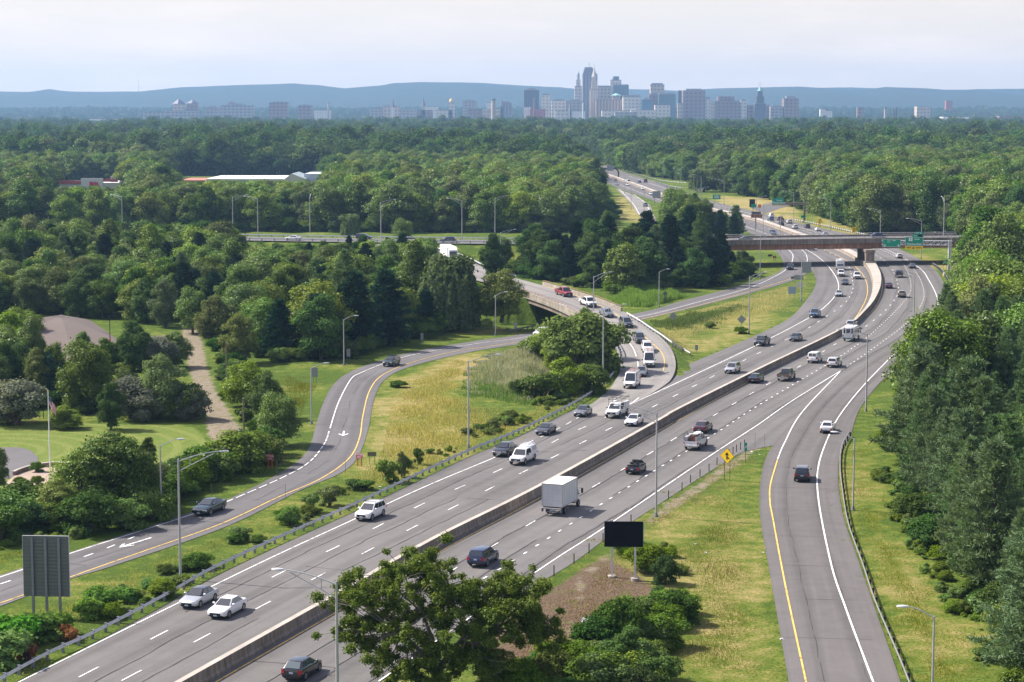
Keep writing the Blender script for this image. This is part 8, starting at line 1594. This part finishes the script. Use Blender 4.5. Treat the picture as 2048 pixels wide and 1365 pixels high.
B_ = [(1165, 1194.5, 151, 'vert', 'tallest grey skyscraper with a sloping dark roof', dict(extra=e_chamfer, cap=False)), (1180, 1196, 180, 'stone', 'pale stone tower with stepped top and spire in front of the tallest skyscraper', dict(Y=5900, extra=e_travel, cap=False, depth=24)), (1149, 1163.5, 173, 'lt', 'pale tower with a domed cupola left of the tallest skyscraper', dict(extra=e_cupola, cap=False, Y=6100)), (1048, 1078, 181, 'dk', 'dark blue-grey glass office block standing apart at the left of downtown', dict(cap=(.3, 5))), (1083, 1101, 191, 'lt', 'narrow pale slab tower right of the dark glass block', {}), (1103, 1131, 202, 'lt', 'mid-height pale block left of the spired towers', dict(Y=5900)), (1131, 1166, 203, 'grey', 'bluish low block in front of the cupola tower', dict(Y=5850)),
      (1195, 1221, 175, 'tan', 'tan block right of the tallest skyscraper', dict(Y=6150, cap=(.48, 4))), (1220, 1242, 161, 'lt', 'pale stepped tower with a glass crown', dict(Y=6200, extra=e_glasstop)), (1226, 1257, 172, 'glass', 'broad glass tower in front of the glass-crowned tower', dict(Y=6120, cap=(.5, 3))), (1192, 1246, 200, 'strip', 'wide brown office slab with vertical window strips', dict(Y=5850, cap=False)), (1225, 1240, 192, 'tan', 'short block with a green copper roof', dict(Y=5950, extra=e_pyramid(COPPER, 7, .6), cap=False)), (1246, 1281, 195, 'lt', 'pale office block right of the wide brown slab', dict(Y=5800, cap=(.48, 5))), (1283, 1304, 200, 'bluegl', 'low blue glass cube', dict(Y=5750)),
      (1300.5, 1328, 170, 'tan', 'tan tower with dark strip windows right of centre', dict(Y=6200, cap=(.4, 4))), (1298, 1318, 189, 'brown', 'brown stepped block below the tan tower', dict(Y=6000)), (1317, 1351, 189.5, 'glass', 'blue-green glass block with rounded top', dict(Y=5950, cap=(.45, 4))), (1356, 1365.5, 182, 'dk', 'narrow dark slab left of the purple-brown block', dict(Y=6100, cap=False)), (1365.5, 1410, 182, 'purple', 'broad purple-brown office block with window grid', dict(cap=(.35, 5))), (1355, 1366, 207, 'tan', 'small tan block below the narrow dark slab', dict(Y=5850, cap=False)), (1410.5, 1422, 198, 'lt', 'small pale block right of the purple-brown block', {}), (1422, 1430, 205, 'tan', 'small tan block left of the stepped brown building', {}),
      (1430, 1479, 203, 'brown', 'long stepped brown building', dict(extra=e_step(14), cap=False)), (1481, 1493, 202, 'lt', 'small pale building left of the dark stepped pyramid', {}), (1493, 1539, 211, 'purple', 'brown low wing beside the dark stepped pyramid', dict(Y=6050, cap=False)), (1509, 1531, 208, 'dk', 'dark stepped tower with a green pyramid top', dict(Y=5980, extra=e_green, cap=False)), (1541, 1565, 214, 'grey', 'low grey building right of the stepped pyramid', {}), (1567, 1596.5, 198, 'brown', 'boxy brown tower standing alone at the right end of downtown', dict(cap=(.3, 7))),
      (1640, 1650, 219, 'white', 'white stepped building far right, taller part', dict(cap=False, Y=5900)), (1650, 1664, 222, 'white', 'white stepped building far right, lower part', dict(cap=False, Y=5900)), (1714, 1726, 216, 'brown', 'small brick block among trees far right', dict(cap=False, Y=6200)), (1060, 1091, 219, 'red', 'red brick power house left of downtown', dict(Y=5700, cap=False, depth=25)), (1048, 1062, 215, 'white', 'white arched hall left of the red power house', dict(Y=5750, cap=False)), (1204, 1260, 222, 'lt', 'long low pale block at the foot of downtown', dict(Y=5650, cap=False)), (1110, 1135, 222, 'lt', 'low pale block at the foot of the pale slab', dict(Y=5650, cap=False)), (1140, 1170, 223, 'white', 'low white building below the cupola tower', dict(Y=5650, cap=False)), (1310, 1340, 211, 'lt', 'pale wedge-shaped building beside the white arched roof', dict(Y=5700, cap=False)), (1230, 1275, 226, 'grey', 'low grey block below the white arched roof', dict(Y=5500, cap=False)),
      (925, 954, 203, 'grey', 'wide grey office block beside the gold dome', dict(Y=6300)), (1002.5, 1023.5, 207, 'vert', 'dark ribbed block left of the dark glass tower', {}), (972, 983, 206, 'white', 'white slab behind the tall chimney', dict(Y=6300, cap=False)), (935, 965, 219, 'brown', 'low brown block between dome and chimney', dict(cap=False)), (963, 1000, 219, 'tan', 'low tan block behind the tall chimney', dict(cap=False)), (835, 865, 221, 'brown', 'low brown block below the church spire', dict(cap=False)), (765, 800, 213, 'tan', 'pale cluster block around the small white steeple', dict(cap=False, Y=6300)), (740, 766, 217, 'grey', 'low pale block left of the small white steeple', dict(cap=False, Y=6300)), (800, 832, 219, 'grey', 'low pale block right of the small white steeple', dict(cap=False, Y=6300)), (870, 905, 221, 'lt', 'low pale block left of the gold dome', dict(cap=False)), (850, 876, 214.5, 'white', 'white low arched roof building beside the church spire', dict(cap=False, Y=6200)),
      (539, 574.5, 206, 'brown', 'brown block standing apart at the left', dict(cap=(.3, 3))), (596, 623, 212, 'brown', 'dark low block right of the brown block at the left', dict(cap=(.3, 3))), (628, 660, 221, 'white', 'low white building below the pale slender tower', dict(cap=False)), (443, 507, 212, 'grey', 'long hospital-like block at the left', dict(cap=(.2, 6))), (456, 472, 207, 'grey', 'taller part of the long hospital-like block', dict(Y=6050)), (411, 438, 216, 'grey', 'low dark block left of the hospital-like block', {}), (375, 395, 208, 'brown', 'square tower with pyramid roof at the left', dict(extra=e_pyramid(flat('slate_dark', (.11, .11, .13), .6), 12, .55), cap=False)), (346, 368, 209, 'tan', 'tiered tower with pyramid roof at the left', dict(extra=e_pyramid(flat('slate_dark', (.11, .11, .13), .6), 16, .5), cap=False)), (286, 333, 225, 'grey', 'long low white building at the far left', dict(cap=False, Y=5800)), (330, 395, 222, 'grey', 'long low building below the tiered tower', dict(cap=False, Y=5900)), (180, 250, 238.5, 'white', 'low white rooftop at the far left edge of the forest', dict(cap=False, Y=5300)),
      (1825, 1968, 242, 'white', 'long white industrial building at the right', dict(cap=False, Y=5000, depth=60)), (1886, 1937, 234.5, 'white', 'upper white hall of the industrial building at the right', dict(cap=False, Y=5040)), (1757, 1795, 241, 'grey', 'dark low plant building at the foot of the chimneys', dict(cap=False, Y=5000)), (1990, 2050, 240, 'tan', 'low tan building at the right edge', dict(cap=False, Y=5100)), (1833, 1860, 214, 'tan', 'pale villa among hazy trees at the right', dict(cap=False, Y=6600)), (1891, 1904, 202, 'red', 'dark red tower far among the right hills', dict(cap=False, Y=7800)), (1998, 2046, 233, 'brown', 'long dark brick block at the right edge', dict(cap=False, Y=5400))]
for x0, x1, yt, fac, lab, op in B_: bldg(x0, x1, yt, fac, lab, name='office_tower' if yt < 205 else 'city_building', **op)
bldg(897, 909, 207, 'lt', 'capitol with gold dome left of the tall chimney', Y=6000, extra=e_dome(GOLD, FAC['stone'], 16), cap=False, name='capitol_building')
def spire(px, yt, yb, w, mat, lab, Y=YC, nm='church_steeple', cat='steeple', frac=.5, ratio=.3):
    a = PD(px, yb+14, Y); z0 = terrain(np.array([a[0]]), np.array([Y]))[0]-3; zt = PD(px, yt, Y)[2]; root = empty(nm, (a[0], Y, z0)); tag(root, lab, cat, CITY if cat != 'chimney' else None); h = zt-z0
    if cat == 'chimney': m = MB(); m.tube([(0, 0, 0), (0, 0, h)], [w*.5, w*.38], 14); m.obj('stack', mat, root, angle=40); m = MB(); m.tube([(0, 0, h-3.5), (0, 0, h)], w*.48, 14); m.obj('rim', M_GALVD, root, angle=40)
    else: block('tower', root, -w/2, w/2, 0, w, 0, h*(1-ratio), mat); pyr(0, w/2, h*(1-ratio), w*.62, h*ratio).obj('spire', flat('slate_dark', (.11, .11, .13), .6), root)
STK = flat('stack_tan', (.48, .42, .36), .8); SG = flat('stack_grey', (.12, .13, .14), .8)
spire(846.5, 194, 216, 11, FAC['stone'], 'grey church spire left of the gold dome'); spire(785.5, 197, 214, 10, FAC['white'], 'small white steeple far left of the gold dome'); spire(1004, 196, 226, 8, FAC['brown'], 'dark slim steeple beside the ribbed block'); spire(1140, 206, 225, 9, FAC['white'], 'white steeple below the cupola tower', Y=5650)
spire(987, 198, 243, 12, STK, 'tall tan chimney rising from the forest edge', Y=4600, nm='chimney', cat='chimney'); spire(1068.5, 197, 222, 6, flat('stack_red', (.25, .12, .11), .8), 'slim dark red chimney of the power house', Y=5690, nm='chimney', cat='chimney'); spire(1165.5, 203, 236, 4.5, M_WH, 'thin white stack below the stone tower', Y=5500, nm='chimney', cat='chimney'); spire(657, 205, 222, 6, STK, 'pale slender tower at the left of the skyline', nm='chimney', cat='chimney')
spire(1770, 215, 243, 8, STK, 'thick pale chimney at the left of three on the right', Y=5000, nm='chimney', cat='chimney'); spire(1786.5, 214, 243, 4.5, SG, 'dark slim chimney, left of a close pair', Y=5000, nm='chimney', cat='chimney'); spire(1792, 214, 243, 4.5, SG, 'dark slim chimney, right of a close pair', Y=5000, nm='chimney', cat='chimney')
def arena():
    a = PD(1287, 232, 5600); z0 = terrain(np.array([a[0]]), np.array([5600]))[0]; root = empty('arena_hall', (a[0], 5600, z0)); tag(root, 'low hall with a long white arched roof at the foot of downtown', 'hall', CITY); w = 37; zt = PD(1287, 217, 5600)[2]-z0; m = MB(); t = np.linspace(-1, 1, 14); V = [(x*w, y, zt-5*x*x) for x in t for y in (0, 30)]; m.add(V, [(2*i, 2*i+2, 2*i+3, 2*i+1) for i in range(13)]); m.obj('roof', M_WH, root); block('wall', root, -w*.96, w*.96, .5, 29, 0, zt-5.2, FAC['lt'])
arena()
def mast(px, yt, yb, Y, lab):
    a = PD(px, yb+3, Y); h = PD(px, yt, Y)[2]-a[2]; root = empty('radio_mast', a); tag(root, lab, 'mast'); m = MB(); m.tube([(0, 0, 0), (0, 0, h)], 1.1, 5); m.obj('shaft', M_GALV, root)
    m = MB(); m.box(-3, 3, -3, 3, 0, 4); m.obj('base', M_GALVD, root)
mast(277.5, 160, 183, 11400, 'thin radio mast on the left ridge'); mast(876.5, 158, 166, 11400, 'stone-like lookout tower on the middle ridge')
# scattered low suburb roofs are left to the tree mass; hills
def ridge(name, prof, Yr, Y0, mat, lab, depth=2600):
    xs = np.arange(-700, 2760, 6.0); ys = np.interp(xs, [p[0] for p in prof], [p[1] for p in prof]); rng = np.random.default_rng(len(prof)); nz = np.convolve(rng.normal(0, 1, len(xs)), np.ones(5)/5, 'same')*.35; ys = ys+nz; rows = []
    tt = np.linspace(0, 1, 16); z0 = float(terrain(np.array([0.]), np.array([Y0]))[0])-4
    for t in tt:
        Y = Y0+(Yr-Y0)*t; top = np.array([PD(x, y, Yr)[2] for x, y in zip(xs, ys)]); X = np.array([PD(x, 200, Yr)[0] for x in xs]); w = (3*t*t-2*t**3)*.55+.45*t**1.4; j = np.sin(X*.004+t*5)*12*t*(1-t)+np.sin(X*.0017+t*9)*26*t*(1-t); rows.append(np.stack([X, Y+0*X+np.sin(X*.003)*120*t*(1-t), z0+(top-z0)*w+j], 1))
    for t in (.5, 1.0): X = rows[15][:, 0]; rows.append(np.stack([X, Yr+depth*.35*t+0*X, rows[15][:, 2]*(1-t)+z0*t], 1))
    V = np.concatenate(rows); n = len(xs); i = (np.arange(len(rows)-1)[:, None]*n+np.arange(n-1)).ravel(); o = obj(name, fastmesh(name, V, np.stack([i, i+1, i+n+1, i+n], 1), mat, smooth=True)); tag(o, lab, None, None, 'structure')
t = NT('wooded_hill', .95, .1); a = t.noise(.012, 6); b = t.noise(.06, 5, rough=.7); t.col(t.mix(t.math('MULTIPLY', t.math('ADD', a, b), .5), (.008, .022, .012), (.075, .105, .045))); t.bump(b, 1.0, 30); M_HILL = t.m
ridge('hills', [(-700, 186), (-200, 180), (0, 183.5), (60, 184.5), (85, 181), (100, 178), (120, 181.5), (150, 184), (280, 183.5), (360, 175), (480, 170.5), (590, 167.5), (640, 171), (690, 177), (760, 171.5), (790, 166.5), (840, 164.5), (960, 166), (1050, 172), (1120, 175), (1180, 181), (1260, 188), (1330, 183), (1440, 177), (1600, 173.5), (1650, 177), (1700, 182), (1745, 178), (1770, 174.5), (1800, 175.5), (1850, 177), (1890, 180), (1950, 180), (2020, 188), (2100, 193), (2760, 186)], 11400, 9200, M_HILL, 'long wooded ridge behind the city')
ridge('far_hills', [(-700, 200), (1100, 200), (1240, 178.5), (1300, 179.5), (1360, 182), (1480, 177), (1560, 178), (1640, 176), (1700, 175.2), (1760, 177.5), (1900, 181), (1960, 178.5), (2048, 178), (2760, 184)], 12600, 11900, M_HILL, 'paler second ridge behind the right part of the hills', 400)
# ------------------------------------------------------------------ air, sky, sun
hz = MB(); hz.box(-8900, 8900, -280, 12880, -6, 330); t = bpy.data.materials.new('haze'); t.use_nodes = True; nt = t.node_tree; nt.nodes.remove(nt.nodes['Principled BSDF']); pv = nt.nodes.new('ShaderNodeVolumePrincipled')
pv.inputs['Color'].default_value = (.36, .60, 1.0, 1); pv.inputs['Density'].default_value = HAZE_D if 'HAZE_D' in globals() else 6.3e-5; pv.inputs['Anisotropy'].default_value = .25; nt.links.new(pv.outputs[0], nt.nodes['Material Output'].inputs['Volume']); tag(hz.obj('haze', t), kind='stuff')
SUN_EL, SUN_AZ = R(46), math.atan2(-.945, .33)     # azimuth measured from +Y towards +X
sd = Vector((math.sin(SUN_AZ)*math.cos(SUN_EL), math.cos(SUN_AZ)*math.cos(SUN_EL), math.sin(SUN_EL)))
sl = bpy.data.lights.new('sun', 'SUN'); sl.energy = 5.0; sl.angle = R(.53); sl.color = (1.0, .93, .82); so = bpy.data.objects.new('sun', sl); COL.objects.link(so); so.rotation_euler = sd.to_track_quat('Z', 'Y').to_euler(); so.location = (-200, 200, 300)
w = bpy.data.worlds.new('World'); SC.world = w; w.use_nodes = True; nt = w.node_tree; bg = nt.nodes['Background']; sky = nt.nodes.new('ShaderNodeTexSky'); sky.sky_type = 'NISHITA'; sky.sun_disc = False; sky.sun_elevation = SUN_EL; sky.sun_rotation = SUN_AZ; sky.altitude = 60; sky.air_density = 1.0; sky.dust_density = 2.2; sky.ozone_density = 1.5
tc = nt.nodes.new('ShaderNodeTexCoord'); mp = nt.nodes.new('ShaderNodeMapping'); mp.inputs['Scale'].default_value = (5, 5, 26); nt.links.new(tc.outputs['Generated'], mp.inputs[0]); nz = nt.nodes.new('ShaderNodeTexNoise'); nz.inputs['Scale'].default_value = 1.6; nz.inputs['Detail'].default_value = 8; nz.inputs['Roughness'].default_value = .6; nt.links.new(mp.outputs[0], nz.inputs['Vector'])
sp_ = nt.nodes.new('ShaderNodeSeparateXYZ'); nt.links.new(tc.outputs['Generated'], sp_.inputs[0]); mr = nt.nodes.new('ShaderNodeMapRange'); mr.interpolation_type = 'SMOOTHSTEP'; mr.inputs['From Min'].default_value = 0; mr.inputs['From Max'].default_value = .32; mr.inputs['To Min'].default_value = .80; mr.inputs['To Max'].default_value = .10; nt.links.new(sp_.outputs[2], mr.inputs['Value'])
rp = nt.nodes.new('ShaderNodeValToRGB'); rp.color_ramp.elements[0].position = .48; rp.color_ramp.elements[1].position = .78; nt.links.new(nz.outputs['Fac'], rp.inputs[0]); mu = nt.nodes.new('ShaderNodeMath'); mu.operation = 'MULTIPLY'; mu.operation = 'MULTIPLY_ADD'; mu.inputs[1].default_value = .08; nt.links.new(mr.outputs[0], mu.inputs[2]); nt.links.new(rp.outputs[0], mu.inputs[0])
tn = nt.nodes.new('ShaderNodeMix'); tn.data_type = 'RGBA'; tn.blend_type = 'MULTIPLY'; tn.inputs[0].default_value = 1; nt.links.new(sky.outputs[0], tn.inputs[6]); tn.inputs[7].default_value = (1.12, 1.03, 1.10, 1)
mx = nt.nodes.new('ShaderNodeMix'); mx.data_type = 'RGBA'; nt.links.new(mu.outputs[0], mx.inputs[0]); nt.links.new(tn.outputs[2], mx.inputs[6]); mx.inputs[7].default_value = (6.2, 5.5, 4.75, 1); cl = nt.nodes.new('ShaderNodeMix'); cl.data_type = 'RGBA'; cm = nt.nodes.new('ShaderNodeMath'); cm.operation = 'MULTIPLY'; cm.inputs[1].default_value = .5; nt.links.new(rp.outputs[0], cm.inputs[0]); nt.links.new(cm.outputs[0], cl.inputs[0]); nt.links.new(mx.outputs[2], cl.inputs[6]); cl.inputs[7].default_value = (7.2, 6.1, 5.5, 1); nt.links.new(cl.outputs[2], bg.inputs[0]); bg.inputs[1].default_value = .11
SC.view_settings.view_transform = 'Standard'; SC.view_settings.look = 'None'; SC.view_settings.exposure = 0.78; SC.view_settings.gamma = 1
cy = SC.cycles; cy.use_denoising = True; cy.max_bounces = 6; cy.diffuse_bounces = 3; cy.glossy_bounces = 2; cy.transmission_bounces = 3; cy.transparent_max_bounces = 6; cy.volume_bounces = 1; cy.caustics_reflective = False; cy.caustics_refractive = False
try: cy.denoiser = 'OPENIMAGEDENOISE'; cy.denoising_prefilter = 'ACCURATE'
except Exception: pass
